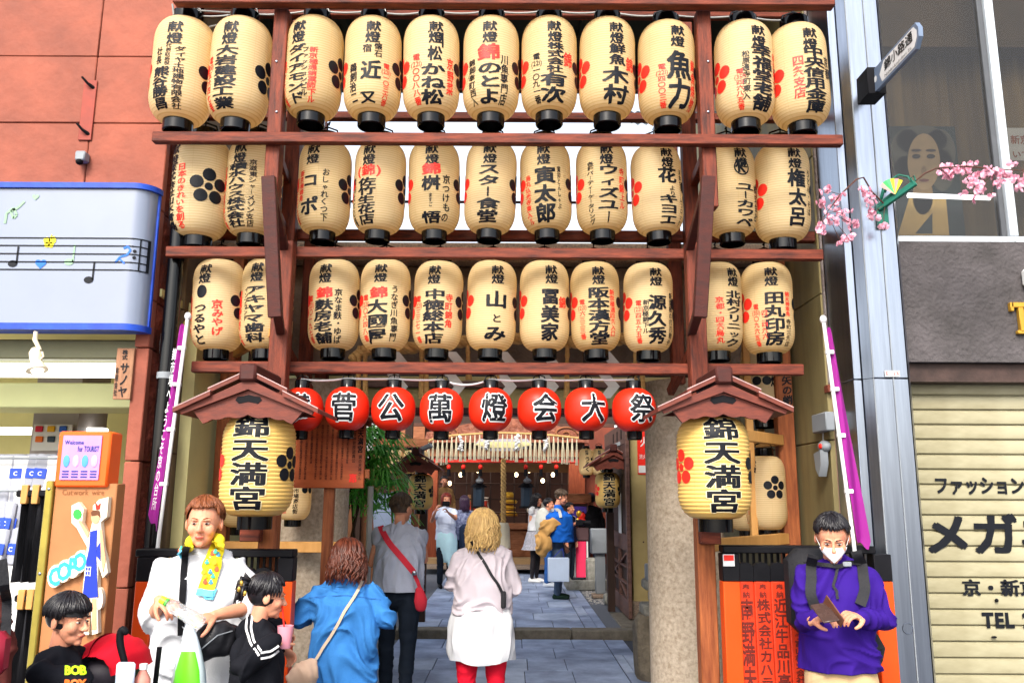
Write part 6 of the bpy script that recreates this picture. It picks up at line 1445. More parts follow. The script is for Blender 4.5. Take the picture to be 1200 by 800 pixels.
def hair_mesh(kind, seed):
    rnd = random.Random(seed); m = MB(); e = MB().ell((0, .012, .032), (.083, .103, .096), 28, 18)
    fr_z = 0
    low = {'short': -.035, 'bowl': -.03, 'bob': -.06, 'long': -.06, 'wavy': -.06, 'pony': -.05}.get(kind, -.04)
    fr = {'short': .088, 'bowl': .035, 'bob': .06, 'long': .06, 'wavy': .06, 'pony': .085}.get(kind, .06)
    keep = []
    for f in e.f:
        c = sum((Vector(e.v[i]) for i in f), Vector())/len(f)
        if c.z < low: continue
        if c.y < -.02 and c.z < fr and abs(c.x) < .09: continue
        if kind == 'short' and c.y < .02 and c.z < .0: continue
        keep.append(f)
    m.add(e.v, keep)
    def R(a, b): return rnd.uniform(a, b)
    if kind == 'short':
        for i in range(420):
            ph = R(-pi, pi); fr_ = abs(ph) < 1.0; lock(m, ph+R(-.1, .1), R(.0, .8), R(.9, 1.12) if fr_ else R(1.2, 1.75 if abs(ph) > 1.7 else 1.45), 0, R(.0035, .007), seed=rnd.random(), R=(R(.084, .093), R(.104, .112), R(.098, .108)))
    elif kind == 'bowl':
        for i in range(420):
            ph = R(-pi, pi); fr_ = abs(ph) < 1.1; lock(m, ph, R(.0, .6), R(1.27, 1.42) if fr_ else R(1.5, 1.72), .0, R(.004, .007), seed=rnd.random(), R=(R(.09, .097), R(.108, .115), R(.1, .107)))
    else:
        dr = {'bob': .1, 'long': .2, 'wavy': .19, 'pony': .0}[kind]; wv = {'bob': .008, 'long': .012, 'wavy': .026, 'pony': 0}[kind]; rr_ = {'bob': .0055, 'long': .0055, 'wavy': .009, 'pony': .006}[kind]
        for i in range(420):
            ph = R(-pi, pi)
            if abs(ph) < .85: lock(m, ph+(.5 if ph > 0 else -.5), R(.0, .2), R(.9, 1.2), 0, R(.008, .012), seed=rnd.random(), R=(.09, .108, .103)); continue
            if kind == 'pony': lock(m, ph, R(.0, .6), R(1.3, 1.8), 0, R(.004, .007), seed=rnd.random(), R=(.088, .108, .102)); continue
            lock(m, ph, R(.0, .4), R(1.35, 1.65), dr*R(.7, 1.15), R(.8, 1.3)*rr_, wv*R(.5, 1.2), rnd.random(), out=.012 if kind == 'wavy' else -.004, R=(R(.088, .095), R(.106, .113), R(.1, .108)) if kind != 'wavy' else (R(.098, .116), R(.112, .13), R(.103, .116)))
        if kind == 'pony':
            for i in range(60):
                o = Vector((R(-.02, .02), .10, R(.03, .07))); a = R(0, 2*pi); q = Vector((cos(a)*R(.01, .05), R(.02, .07), sin(a)*R(.02, .05)))
                m.tube([o, o+q*.8+Vector((0, .01, 0)), o+q+Vector((R(-.02, .02), .0, -R(.03, .08)))], [.01, .013, .003], 5)
    return m
HEADS = {}
def head_parts(vox):
    k = round(vox, 4)
    if k in HEADS: return HEADS[k]
    m = MB(); m.ell((0, .012, .028), (.0745, .094, .09), 24, 16).ell((0, -.028, -.018), (.062, .058, .08), 20, 14).ell((0, -.042, -.068), (.045, .044, .037), 16, 10).ell((0, -.072, -.09), (.021, .018, .016), 12, 8)
    m.limb([(0, -.084, .014), (0, -.095, -.006), (0, -.106, -.024)], [.007, .009, .0125], 10, 2)
    for s in (-1, 1):
        m.ell((s*.0115, -.096, -.028), (.0085, .010, .007), 8, 6).ell((s*.036, -.058, -.022), (.027, .026, .03), 12, 8).ell((s*.027, -.083, .024), (.024, .0095, .007), 12, 6)
        m.ell((s*.0775, .012, -.004), (.010, .021, .031), 12, 8, rot=Matrix.Rotation(s*.35, 3, 'Z'))
    m.ell((0, -.0885, -.052), (.022, .010, .0055), 12, 6).ell((0, -.087, -.061), (.019, .010, .006), 12, 6)
    HEADS[k] = fuse(m, vox, 2); return HEADS[k]
ALLP = {}
def person(label, loc, H, rz, top=None, bottom=None, hair=None, arms=None, skin=SKIN, build=1.0, near=True, lean=0, hyaw=0, hpitch=0, shoes=None, legs=None, sleeve='long', group=None, hand='both', sitout=None):
    t = thing('person', label, 'person', loc, group, rz=radians(rz)); k = H/1.70
    bpy.context.view_layer.update(); inv = (Matrix.Translation(loc) @ Matrix.Rotation(radians(rz), 4, 'Z')).inverted()
    V_ = .0085 if near else .014
    def L(p): return inv @ Vector(p)
    def lp(x, y, z): return Vector((x*build*k, (y-lean*max(0, z-.9))*k, z*k))
    sh_z = 1.36
    A = {}
    for s, key in ((1, 'L'), (-1, 'R')):
        a = arms.get(key) if arms else None
        if a: el, wr = L(a[0]), L(a[1]); hd = L(a[2])-wr if len(a) > 2 else wr-el
        else: el, wr = Vector((s*.235*build*k, .03*k, 1.10*k)), Vector((s*.235*build*k, -.05*k, .86*k)); hd = Vector((0, -.02, -1))
        sh = lp(s*.160, 0, sh_z); 
        # keep segment lengths human
        ul = .285*k; fl = .255*k
        e2 = sh+(el-sh).normalized()*min(max((el-sh).length, ul*.8), ul*1.12); w2 = e2+(wr-e2).normalized()*min(max((wr-e2).length, fl*.6), fl*1.12)
        A[key] = (sh, e2, w2, hd.normalized())
    lg = {}
    for s, key in ((1, 'L'), (-1, 'R')):
        dx, dy = (legs or {}).get(key, (0, 0)); lg[key] = (Vector((s*.088*k*build, 0, .88*k)), Vector((s*.098*k*build+dx*.5*k, dy*.5*k-.01*k, .48*k)), Vector((s*.10*k*build+dx*k, dy*k+.02*k, .08*k)))
    nb = lp(0, .01, 1.42); hc = lp(0, -.012, 1.42)+Vector((0, -lean*.05*k, .158*k))
    HR = (Matrix.Rotation(radians(hyaw), 3, 'Z') @ Matrix.Rotation(radians(hpitch), 3, 'X'))
    def HX(v, s_=1.0): v = Vector(v)*k*1.03*s_; piv = Vector((0, .02, -.1))*k; return HR @ (v-piv)+piv+hc
    # --- one continuous body
    b = MB()
    b.limb([lp(0, .01, .86), lp(0, 0, 1.02), lp(0, .0, 1.18), lp(0, 0, 1.28), lp(0, .01, 1.36)], [(.14*k*build, .09*k), (.12*k*build, .08*k), (.125*k*build, .085*k), (.115*k*build, .075*k), (.06*k, .045*k)], 16, 2, up=(1, 0, 0))
    b.limb([lp(0, .015, 1.36), nb+Vector((0, 0, .03*k)), HX((0, .012, -.05))], [.05*k, .05*k, .05*k], 14, 2)
    for key in 'LR':
        sh, e2, w2, hd = A[key]; b.limb([sh, sh.lerp(e2, .5), e2], [.034*k, .042*k, .037*k], 12, 2); b.limb([e2, e2.lerp(w2, .4), w2], [.037*k, .035*k, .024*k], 12, 2)
        h_, kn, an = lg[key]; b.limb([h_, kn], [.075*k*build, .052*k], 12, 2); b.limb([kn, kn.lerp(an, .4), an], [.052*k, .05*k, .034*k], 12, 2)
        b.limb([an+Vector((0, .03*k, -.04*k)), an+Vector((0, -.13*k, -.055*k))], [.03*k, .024*k], 10, 2)
    body = fuse(b, V_*1.15, 2)
    hm = head_parts(.0046 if near else .009); hmm = MB().add([HX(v.co) for v in hm.vertices], [tuple(p.vertices) for p in hm.polygons])
    parts = [body, hmm]
    for key, th in (('L', 1), ('R', -1)):
        sh, e2, w2, hd = A[key]; side = 1 if key == 'L' else -1
        nrm = Vector((side, 0, .0)) if abs(hd.z) > .8 else Vector((side*.3, -.25 if False else -.2, 1))
        parts.append(hand_mesh(w2, hd, nrm, -side if abs(hd.z) > .8 else -side, .35 if abs(hd.z) > .8 else .55, k, .0042 if near else .0075))
    bo = put('body', mjoin(parts, 'body'), skin, t)
    # face
    for s in (-1, 1):
        m = MB().ell((0, 0, 0), (.0125, .008, .0048), 12, 8); m.v = [HX((v[0]+s*.0285, v[1]-.0785, v[2]+.006)) for v in m.v]; eo = put('eye', m, EYEW, bo, local=True)
        if near:
            m = MB().ell((0, 0, 0), (.0062, .003, .0045), 10, 6); m.v = [HX((v[0]+s*.0285, v[1]-.0858, v[2]+.006)) for v in m.v]; put('iris', m, IRIS, bo, local=True)
            m = MB().limb([HX((s*.014, -.0885, .027)), HX((s*.03, -.089, .0315)), HX((s*.045, -.078, .027))], [.0028*k, .0032*k, .0018*k], 6, 2); put('eyebrow', m, hair[1] if hair else IRIS, bo, local=True)
    m = MB().ell((0, 0, 0), (.0205, .006, .0065), 12, 8); m.v = [HX((v[0], v[1]-.0935, v[2]-.0565)) for v in m.v]; put('lips', m, LIP, bo, local=True)
    if hair:
        m = hair_mesh(hair[0], len(ALLP)+3); m.v = [HX(v) for v in m.v]; me = m.mesh('hair', fix=False, smooth=False); me.shade_smooth(); put('hair', me, hair[1], t)
    out = {'root': t, 'k': k, 'A': A, 'HX': HX, 'L': L, 'lg': lg}
    # --- garment on top
    if top:
        m = MB(); hem = top.get('hem', .84); ease = top.get('ease', 1.0)*build
        m.limb([lp(0, .0, hem), lp(0, 0, (hem+1.15)/2), lp(0, 0, 1.15), lp(0, .0, 1.28), lp(0, .0, 1.365), lp(0, .01, 1.425)],
               [(top.get('hemw', .185)*ease*k, .128*ease*k), (.172*ease*k, .122*ease*k), (.172*ease*k, .122*ease*k), (.172*ease*k, .112*ease*k), (.125*k*build, .085*k), (.068*k, .062*k)], 24, 3, up=(1, 0, 0))
        m.limb([lp(-.15, .0, sh_z-.002), lp(-.07, .01, sh_z+.035), lp(0, .015, sh_z+.05), lp(.07, .01, sh_z+.035), lp(.15, 0, sh_z-.002)], [.055*k, .055*k, .05*k, .055*k, .055*k], 14, 3)
        sw = top.get('sw', 1.0)
        for key in 'LR':
            sh, e2, w2, hd = A[key]
            if sleeve == 'long': m.limb([sh, sh.lerp(e2, .5), e2], [.058*k, .056*k*sw, .049*k*sw], 14, 3); m.limb([e2, e2.lerp(w2, .5), w2-(w2-e2).normalized()*.01*k], [.049*k*sw, .044*k*sw, .036*k], 14, 3)
            elif sleeve == 'half': m.limb([sh, sh.lerp(e2, .5), e2.lerp(sh, .02), e2+(w2-e2)*.12], [.058*k, .06*k*sw, .062*k*sw, .062*k*sw], 14, 3)
            elif sleeve == 'short': m.limb([sh, sh.lerp(e2, .45)], [.066*k*sw, .06*k*sw], 14, 2)
            elif sleeve == 'cap': m.limb([sh, sh.lerp(e2, .22)], [.064*k, .058*k], 14, 2)
        me = fuse(m, V_, 3, fold=top.get('fold', .007)*(1.7 if near else 1.2), fs=top.get('fs', 9), seed=len(ALLP))
        bm_ = bmesh.new(); bm_.from_mesh(me); zc_ = hem*k; bmesh.ops.bisect_plane(bm_, geom=bm_.verts[:]+bm_.edges[:]+bm_.faces[:], plane_co=(0, 0, zc_), plane_no=(0, 0, 1))
        xl = .215*build*k*max(1, top.get('ease', 1)*.95); bmesh.ops.delete(bm_, geom=[f for f in bm_.faces if f.calc_center_median().z < zc_ and (arms or abs(f.calc_center_median().x) < xl)], context='FACES')
        ed_ = [e for e in bm_.edges if len(e.link_faces) == 1]; ex = bmesh.ops.extrude_edge_only(bm_, edges=ed_)
        for v in [g for g in ex['geom'] if isinstance(g, bmesh.types.BMVert)]: v.co.x *= .93; v.co.y *= .93; v.co.z += .004
        bm_.to_mesh(me); bm_.free(); me.shade_smooth(); out['top'] = put(top.get('name', 'shirt'), me, top['m'], t)
    if bottom:
        m = MB(); nm = bottom.get('name', 'trousers')
        if nm == 'skirt':
            n = 48; vs = []; zs_ = [1.02, .95, .82, .68, bottom.get('z', .6)]; 
            for i, z in enumerate(zs_):
                r = .125+.17*(i/4)**.8
                for j in range(n): a = 2*pi*j/n; rr_ = r*(1+.05*i/4*sin(a*12)); vs.append((rr_*cos(a)*k*build, rr_*.85*sin(a)*k, z*k))
            me = MB().add(vs, [(i*n+j, i*n+(j+1) % n, (i+1)*n+(j+1) % n, (i+1)*n+j) for i in range(4) for j in range(n)]).mesh('skirt'); put('skirt', me, bottom['m'], t)
            if bottom.get('tights'):
                m2 = MB()
                for key in 'LR': h_, kn, an = lg[key]; m2.limb([h_, kn, kn.lerp(an, .4), an], [.08*k, .056*k, .054*k, .036*k], 12, 2)
                put('tights', fuse(m2, V_, 2), bottom['tights'], t)
        else:
            m.limb([lp(0, .0, .84), lp(0, 0, .92), lp(0, 0, 1.0)], [(.152*k*build, .108*k), (.15*k*build, .106*k), (.135*k*build, .095*k)], 20, 2, up=(1, 0, 0))
            for key in 'LR':
                h_, kn, an = lg[key]; fw = bottom.get('w', 1.0); m.limb([h_+Vector((0, 0, .0)), h_.lerp(kn, .5), kn], [.085*k*build, .08*k*build*fw, .066*k*fw], 16, 3); m.limb([kn, kn.lerp(an, .4), an-Vector((0, 0, -.02*k))], [.066*k*fw, .062*k*fw, .052*k*fw], 16, 3)
            out['bottom'] = put('trousers', fuse(m, V_, 3, fold=.006, fs=8, seed=len(ALLP)+9), bottom['m'], t)
    sh_m = shoes or BLACK
    for key in 'LR':
        an = lg[key][2]; m = MB(); m.limb([an+Vector((0, .045*k, -.045*k)), an+Vector((0, -.06*k, -.04*k)), an+Vector((0, -.165*k, -.052*k))], [(.036*k, .036*k), (.042*k, .04*k), (.036*k, .026*k)], 14, 2, up=(1, 0, 0)); m.ell(an+Vector((0, .02*k, -.02*k)), (.04*k, .05*k, .045*k), 12, 8)
        put('shoe', fuse(m, .009, 2), sh_m, t)
    ALLP[len(ALLP)] = 1
    return out
def bvh(o):
    Mw = Matrix.Identity(4); q = o
    while q is not None: Mw = (Matrix.Translation(q.location) @ q.rotation_euler.to_matrix().to_4x4() @ Matrix.Diagonal((*q.scale, 1))) @ Mw; q = q.parent
    return BVHTree.FromPolygons([Mw @ v.co for v in o.data.vertices], [tuple(p.vertices) for p in o.data.polygons])
def onto(tree, px, py, off=.006, fallback=None):
    """where the line of sight through a point of the picture meets a garment: fixes straps and prints on the cloth itself"""
    d = ray(px, py); h = tree.ray_cast(CO, d)
    if h[0] is None: return P(px, py, fallback) if fallback else None
    return h[0]+h[1]*off if h[1].dot(d) < 0 else h[0]-h[1]*off
def rep(o, name, mb, m, par):       # world coordinate piece parented to a turned thing
    inv = (Matrix.Translation(par.location) @ par.rotation_euler.to_matrix().to_4x4()).inverted(); mb.v = [tuple(inv @ Vector(v)) for v in mb.v]
    return put(name, mb, m, par, local=True)
def resample(pts, n):
    pts = [Vector(p) for p in pts]; Ls = [0]
    for a, b in zip(pts, pts[1:]): Ls.append(Ls[-1]+(b-a).length)
    out = []
    for i in range(n+1):
        s = Ls[-1]*i/n; j = 0
        while j < len(pts)-2 and Ls[j+1] < s: j += 1
        out.append(pts[j].lerp(pts[j+1], (s-Ls[j])/max(1e-9, Ls[j+1]-Ls[j])))
    return out
def px_path(pts, n=16):
    v = resample([(x, y, 0) for x, y in pts], n); return [(p.x, p.y) for p in v]
def strap(par, name, tree, pts, w_, m, fb, off=.008, th=.004, n=18):
    P3 = [onto(tree, x, y, off, fb) for x, y in px_path(pts, n)]
    for _ in range(2): P3 = [P3[0]]+[(P3[i-1]+P3[i]*2+P3[i+1])/4 for i in range(1, len(P3)-1)]+[P3[-1]]
    mb = MB(); vs = []
    for i, p in enumerate(P3):
        d = (P3[min(i+1, n)]-P3[max(i-1, 0)]).normalized(); v = ray(*px_path(pts, n)[i]); s = d.cross(v).normalized()*w_/2; o = -v*th
        vs += [p-s, p+s, p+s+o, p-s+o]
    fs = [(4*i+j, 4*i+(j+1) % 4, 4*i+4+(j+1) % 4, 4*i+4+j) for i in range(n) for j in range(4)]+[(0, 1, 2, 3), tuple(4*n+j for j in (3, 2, 1, 0))]
    return rep(None, name, mb.add(vs, fs), m, par)
def cloth(name, col, **kw): return mat(name, rgb(col, k=kw.pop('k', .82)), kw.pop('rough', .8), kw.pop('var', .06), kw.pop('scale', 6), kw.pop('bump', .15), kw.pop('bscale', 120), spec=.1, **kw)
HB = mat(spec=.3, st=(1, 1, .1), name='hair_brown', col=rgb('6c3420', k=.7), rough=.42, var=.35, scale=60, col2=rgb('3a180e', k=.7)); HK = mat(spec=.3, st=(1, 1, .1), name='hair_black', col=rgb('1c1a1e', k=.9), rough=.3, var=.3, scale=60); HBL = mat(spec=.3, st=(1, 1, .1), name='hair_blond', col=rgb('dcb878', k=.9), rough=.45, var=.3, scale=50, col2=rgb('a88450', k=.8)); HM = mat(spec=.3, st=(1, 1, .1), name='hair_chestnut', col=rgb('9c5a34', k=.7), rough=.42, var=.3, scale=60, col2=rgb('603018', k=.7)); HG = mat(spec=.3, st=(1, 1, .1), name='hair_greyed_brown', col=rgb('5c4a38', k=.8), rough=.5, var=.35, scale=60, col2=rgb('342820', k=.8)); HR_ = mat(spec=.3, st=(1, 1, .1), name='hair_red', col=rgb('8c3428', k=.8), rough=.45, var=.3, scale=50, col2=rgb('5c1c18', k=.8)); HP_ = mat(spec=.3, st=(1, 1, .1), name='hair_purple_black', col=rgb('3c2840', k=.8), rough=.4, var=.3, scale=50)
TSH = cloth('white_cotton', 'eef0f6', k=.58); JEAN = cloth('blue_jeans', '5c84a8', var=.15, scale=8); NAVY = cloth('navy_trousers', '1c2430', var=.2)

# ---- man in white shirt with yellow towel
def PP(px, py, Y): return P(px, py, Y)
Ym = 4.15; x = P(238, 640, Ym).x; H = P(242, 584, Ym).z
mw = person('man in white t-shirt with a yellow towel round his neck holding a bottle', (x, Ym, 0), H, 2, {'m': TSH, 'hem': .79, 'ease': 1.16, 'hemw': .19, 'sw': 1.22, 'fold': .012, 'fs': 7, 'name': 'shirt'}, {'m': JEAN}, ('short', HM),
  {'R': (PP(186, 697, Ym-.02), PP(189, 703, Ym-.24), PP(206, 712, Ym-.34)), 'L': (PP(296, 700, Ym-.06), PP(250, 721, Ym-.27), PP(222, 729, Ym-.36))}, build=1.1, sleeve='half', hyaw=6, hpitch=2, shoes=WHITE)
r = mw['root']; tr = bvh(mw['top'])
strap(r, 'shoulder_strap', tr, [(219, 640), (216, 670), (214, 700), (212, 745)], .03, BLACK, Ym-.2)
TOW = mat('yellow_towel', rgb('f4e028', k=.85), .9, .05, 8, .2, 90); TOWB = mat('light_blue_towel_end', rgb('6cc0dc', k=.85), .9, .05, 8, .2, 90)
def band(par, name, tree, left, right, m, fb, off=.014, n=14, cols=4, th=.006):
    a = px_path(left, n); b = px_path(right, n); F = []; 
    for i in range(n+1):
        for j in range(cols+1):
            q = j/cols; px_, py_ = a[i][0]*(1-q)+b[i][0]*q, a[i][1]*(1-q)+b[i][1]*q; p = onto(tree, px_, py_, off, fb); F.append(p-ray(px_, py_)*(.004*sin(q*9+i*.5)))
    B_ = [p-ray(600, 600)*th*-1 for p in F]; c = cols+1; N_ = len(F)
    fs = [(i*c+j, i*c+j+1, (i+1)*c+j+1, (i+1)*c+j) for i in range(n) for j in range(cols)]
    fs2 = [tuple(v+N_ for v in f)[::-1] for f in fs]
    ed = [i*c for i in range(n+1)]+[n*c+j for j in range(1, c)]+[i*c+cols for i in range(n-1, -1, -1)]+[j for j in range(cols-1, 0, -1)]
    ring = [(ed[i], ed[(i+1) % len(ed)], ed[(i+1) % len(ed)]+N_, ed[i]+N_) for i in range(len(ed))]
    return rep(None, name, MB().add(F+B_, fs+fs2+ring), m, par)
towel = thing('towel', 'yellow towel with pale blue ends draped round the man\'s neck', 'towel', (x, Ym-.1, 1.3))
band(towel, 'towel_side', tr, [(248, 633), (240, 655), (232, 690)], [(263, 637), (259, 660), (251, 692)], TOW, Ym-.17, .016)
band(towel, 'towel_end', tr, [(231.5, 690), (230, 697)], [(250.5, 692), (250, 700)], TOWB, Ym-.17, .018, n=4)
band(towel, 'towel_end', tr, [(238, 697), (240, 702)], [(254, 690), (250, 703)], TOWB, Ym-.17, .012, n=4)
band(towel, 'towel_side', tr, [(222, 634), (212, 643)], [(228, 642), (216, 652)], TOW, Ym-.15, .016, n=6)
band(towel, 'towel_end', tr, [(212, 643), (207, 649)], [(216, 652), (212, 655)], TOWB, Ym-.15, .018, n=4)
neck = [P(222, 636, Ym-.07), P(226, 632, Ym+.0), P(240, 630, Ym+.07), P(256, 631, Ym+.0), P(257, 636, Ym-.08)]
rep(None, 'towel_roll', MB().limb(neck, [.022, .026, .028, .026, .022], 12, 3), TOW, towel)
DCOL = [mat('towel_'+c, rgb(c, k=.85), .9, .05, 8) for c in ('48b0a0', 'e86040', '4890c8', 'f0b030')]; random.seed(9)
for i, (dx, dy) in enumerate(((253, 645), (247, 652), (256, 651), (250, 660), (243, 662), (252, 668), (245, 672), (238, 676), (249, 678), (240, 684), (247, 685), (236, 670), (217, 643), (215, 648))):
    c = onto(tr, dx, dy, .024, Ym-.18); m = MB().ell(c, (.011, .002, .008+.004*(i % 2)), 10, 6).ell(c+Vector((0, 0, .011)), (.006, .002, .005), 8, 6); rep(None, 'towel_print', m, DCOL[i % 4], towel)
# waist bag
cb = onto(tr, 258, 752, .05, Ym-.2); wb = thing('waist_bag', 'black waist bag worn on the hip of the man in white', 'bag', cb)
m = MB(); P3 = [P(232, 765, Ym-.27), P(245, 750, Ym-.28), P(262, 748, Ym-.25), P(276, 742, Ym-.17)]; m.limb(P3, [(.035, .05), (.05, .075), (.05, .08), (.035, .05)], 16, 3, up=(0, 1, 0)); put('pouch', fuse(m.xf(Matrix.Translation(-cb)), .01, 2, fold=.006), mat('black_leather', rgb('1c1c20'), .4, .15, 20, .2, 60), wb)
rep(None, 'zip', MB().tube([P(236, 760, Ym-.335), P(255, 744, Ym-.345), P(272, 739, Ym-.26)], .003, 6), METALG, wb)
# plastic bottle
PET = mat('clear_plastic', (.85, .9, .92), .08, .02, 6, trans=.85, alpha=.55)
b0, b1 = P(191, 703, Ym-.4), P(238, 731, Ym-.42); d = b1-b0; bt = thing('plastic_bottle', 'clear plastic bottle with yellow cap held by the man in white', 'bottle', b0)
prof_ = [(0, .013), (.08, .013), (.12, .014), (.26, .03), (.3, .031), (.34, .028), (.6, .029), (.64, .032), (.9, .032), (.97, .028), (1, .01)]
rep(None, 'bottle_body', MB().tube([b0+d*t for t, r_ in prof_], [r_ for t, r_ in prof_], 20), PET, bt); rep(None, 'cap', MB().tube([b0-d*.05, b0+d*.06], .016, 16), mat('yellow_green_cap', rgb('e0d838', k=.85), .35, .05, 9), bt); rep(None, 'neck_ring', MB().tube([b0+d*.08, b0+d*.12], .018, 16), mat('green_ring', rgb('58c048', k=.85), .35, .05, 9), bt)
# carrier bag
cg = P(226, 770, Ym-.38); gb = thing('carrier_bag', 'white plastic carrier bag with bright green print hanging from his hand', 'bag', cg)
def bagmesh(rows, Y, dep, seed):
    vs = []; n = 22
    for (y, l, r_, d_) in rows:
        for j in range(n):
            a = 2*pi*j/n; px_ = (l+r_)/2+(r_-l)/2*cos(a); p = P(px_, y, Y+dep*d_*sin(a)+.008*noise.noise(Vector((px_*.2, y*.1, seed)))); vs.append(p)
    return MB().add(vs, [(i*n+j, i*n+(j+1) % n, (i+1)*n+(j+1) % n, (i+1)*n+j) for i in range(len(rows)-1) for j in range(n)]+[tuple((len(rows)-1)*n+j for j in range(n))])
rows = [(728, 219, 226, .1), (738, 215, 229, .2), (750, 213, 233, .35), (765, 208, 237, .6), (785, 203, 241, .9), (810, 199, 243, 1), (840, 199, 243, .9)]
PLB = mat('white_plastic', rgb('dce8f0', k=.85), .3, .04, 10, .2, 14, transl=.3); rep(None, 'bag_body', bagmesh(rows, Ym-.38, .07, 1), PLB, gb)
rows = [(763, 211, 232, .62), (785, 204, 238, .93), (810, 200, 240, 1.02), (840, 200, 240, .95)]
rep(None, 'green_print', bagmesh(rows, Ym-.384, .073, 1), mat('lime_print', rgb('68d828', k=.85), .3, .06, 10, .2, 14), gb)

# ---- man in purple with mask and phone
Yp = 4.35; x = P(977, 660, Yp).x; H = P(975, 600, Yp).z
PUR = cloth('purple_jersey', '4420a0', k=.42, bump=.05, var=.05); KHA = cloth('khaki_cotton', 'c8a880')
pm_ = person('man in purple long sleeve top and white mask looking at his phone', (x, Yp, 0), H, -4, {'m': PUR, 'hem': .895, 'ease': 1.05, 'hemw': .178, 'sw': 1.0, 'fold': .010, 'fs': 7, 'name': 'jersey'}, {'m': KHA, 'w': 1.12}, ('short', HK),
  {'R': (PP(941, 716, Yp-.03), PP(956, 727, Yp-.26), PP(972, 720, Yp-.34)), 'L': (PP(1030, 712, Yp-.03), PP(1000, 722, Yp-.28), PP(976, 714, Yp-.36))}, build=1.07, hpitch=22, hyaw=-14)
r = pm_['root']; tr = bvh(pm_['top'])
STP = mat('black_webbing', rgb('1a1a1e'), .7, .15, 40, .3, 90)
bk = thing('backpack', 'black backpack worn by the man in purple', 'backpack', (x, Yp+.2, 1.2))
strap(bk, 'shoulder_strap', tr, [(953, 650), (949, 675), (952, 700), (958, 716)], .05, STP, Yp-.1, .012, .012); strap(bk, 'shoulder_strap', tr, [(1003, 645), (1009, 665), (1012, 690), (1006, 708)], .05, STP, Yp-.1, .012, .012)
strap(bk, 'chest_strap', tr, [(954, 664), (980, 663), (1006, 662)], .02, STP, Yp-.1, .02, .005); strap(bk, 'hanging_cord', tr, [(979, 664), (977, 685), (982, 702)], .013, STP, Yp-.1, .014, .004)
c = onto(tr, 988, 662, .03, Yp-.1); rep(None, 'buckle', MB().box(c.x-.022, c.x+.022, c.y-.006, c.y+.006, c.z-.012, c.z+.012, .004), METALG, bk)
m = MB().box(x-.17, x+.17, Yp+.13, Yp+.33, .98, 1.42, .06); m.limb([(x+.19, Yp+.15, 1.0), (x+.21, Yp+.1, .93), (x+.2, Yp+.12, .85)], [.05, .06, .04], 10, 2); rep(None, 'pack', m, STP, bk)
HX = pm_['HX']; R3 = Matrix.Translation(r.location) @ r.rotation_euler.to_matrix().to_4x4()
# mask: folded white respirator over nose and chin
vs = []; nn_ = 12
for i in range(nn_+1):
    u = -1+2*i/nn_; xx = u*.066
    for v_, zt_ in ((0, .0), (1, -.04), (2, -.078), (3, -.098)):
        bulge = (1-abs(u)**1.6); yy = -.060-.058*bulge*(.7, 1.0, .85, .45)[v_]; zz_ = zt_+(-.012*abs(u) if v_ == 0 else .03*abs(u)*v_/1.6)
        vs.append(HX((xx*(1, .98, .85, .55)[v_], yy, zz_-.004)))
o_ = put('mask', MB().add(vs, [(i*4+j, i*4+j+1, (i+1)*4+j+1, (i+1)*4+j) for i in range(nn_) for j in range(3)]), mat('white_mask', rgb('f4f4f8', k=.88), .7, .02, 6), r, local=True)
for s in (-1, 1): put('mask_loop', MB().tube([HX((s*.064, -.06, -.01)), HX((s*.078, -.02, .01)), HX((s*.082, .02, .012))], .0015, 5), WHITE, r, local=True)
c = onto(tr, 994, 682, .008, Yp-.15); m = MB(); htext(m, 'mont-bell', c.x-.028, c.x+.028, c.z, .016, lambda u, v: onto(tr, 600+(u)/(c.y*cos(radians(PITCH)))*0+994+(u-c.x)*FPX/c.y/1.0, 682-(v-c.z)*FPX/c.y, .006, Yp-.15), .01); rep(None, 'chest_print', m, WHITE, r)
a = P(957, 719, Yp-.42); b = P(976, 716, Yp-.42); ph = thing('phone', 'smartphone in an open brown case held by the masked man', 'phone', a)
rep(None, 'phone_body', MB().bar(a, b, .145, .009, .003, up=(0, -.45, 1)), mat('dark_phone', rgb('40302c'), .25, .1, 20), ph); rep(None, 'case_flap', MB().bar(P(979, 711, Yp-.44), P(975, 720, Yp-.40), .14, .006, .002, up=(1, 0, .4)), mat('brown_leather', rgb('6c4434', k=.8), .5, .1, 20), ph)
sh_, e2_, w2_, hd_ = pm_['A']['L']; dd_ = (e2_-w2_).normalized(); put('wrist_watch', MB().tube([w2_-dd_*.002, w2_+dd_*.022], .032, 16), METALG, r, local=True)

# ---- woman in blue denim shirt
Yd = 4.95; x = P(404, 720, Yd).x; H = P(404, 634, Yd).z
DEN = cloth('blue_denim', '3f86d0', k=.6, var=.14, scale=5, bump=.3); 
dn = person('woman with wavy red-brown hair in blue denim shirt seen from behind', (x, Yd, 0), H, 186, {'m': DEN, 'hem': .70, 'ease': 1.18, 'hemw': .19, 'sw': 1.3, 'fold': .014, 'fs': 8, 'name': 'denim_shirt'}, {'m': NAVY}, ('wavy', HB),
  {'R': (PP(448, 715, Yd+.02), PP(425, 700, Yd+.28)), 'L': (PP(362, 710, Yd+.02), PP(385, 695, Yd+.28))}, build=1.12, hpitch=14, lean=.06)
r = dn['root']; tr = bvh(dn['top'])
kq = dn['k']; vs = []
for i in range(25):
    a = radians(-150+300*i/24); q = 1.0; vs += [(.078*kq*sin(a), (.07*cos(a)+.0-.05)*kq, (1.405)*kq), (.072*kq*sin(a), (.062*cos(a)-.05)*kq, 1.46*kq), (.098*kq*sin(a), (.094*cos(a)-.05)*kq, 1.40*kq)]
put('collar', MB().add(vs, [(3*i+j, 3*i+j+1, 3*i+j+4, 3*i+j+3) for i in range(24) for j in range(2)]), DEN, r, local=True)
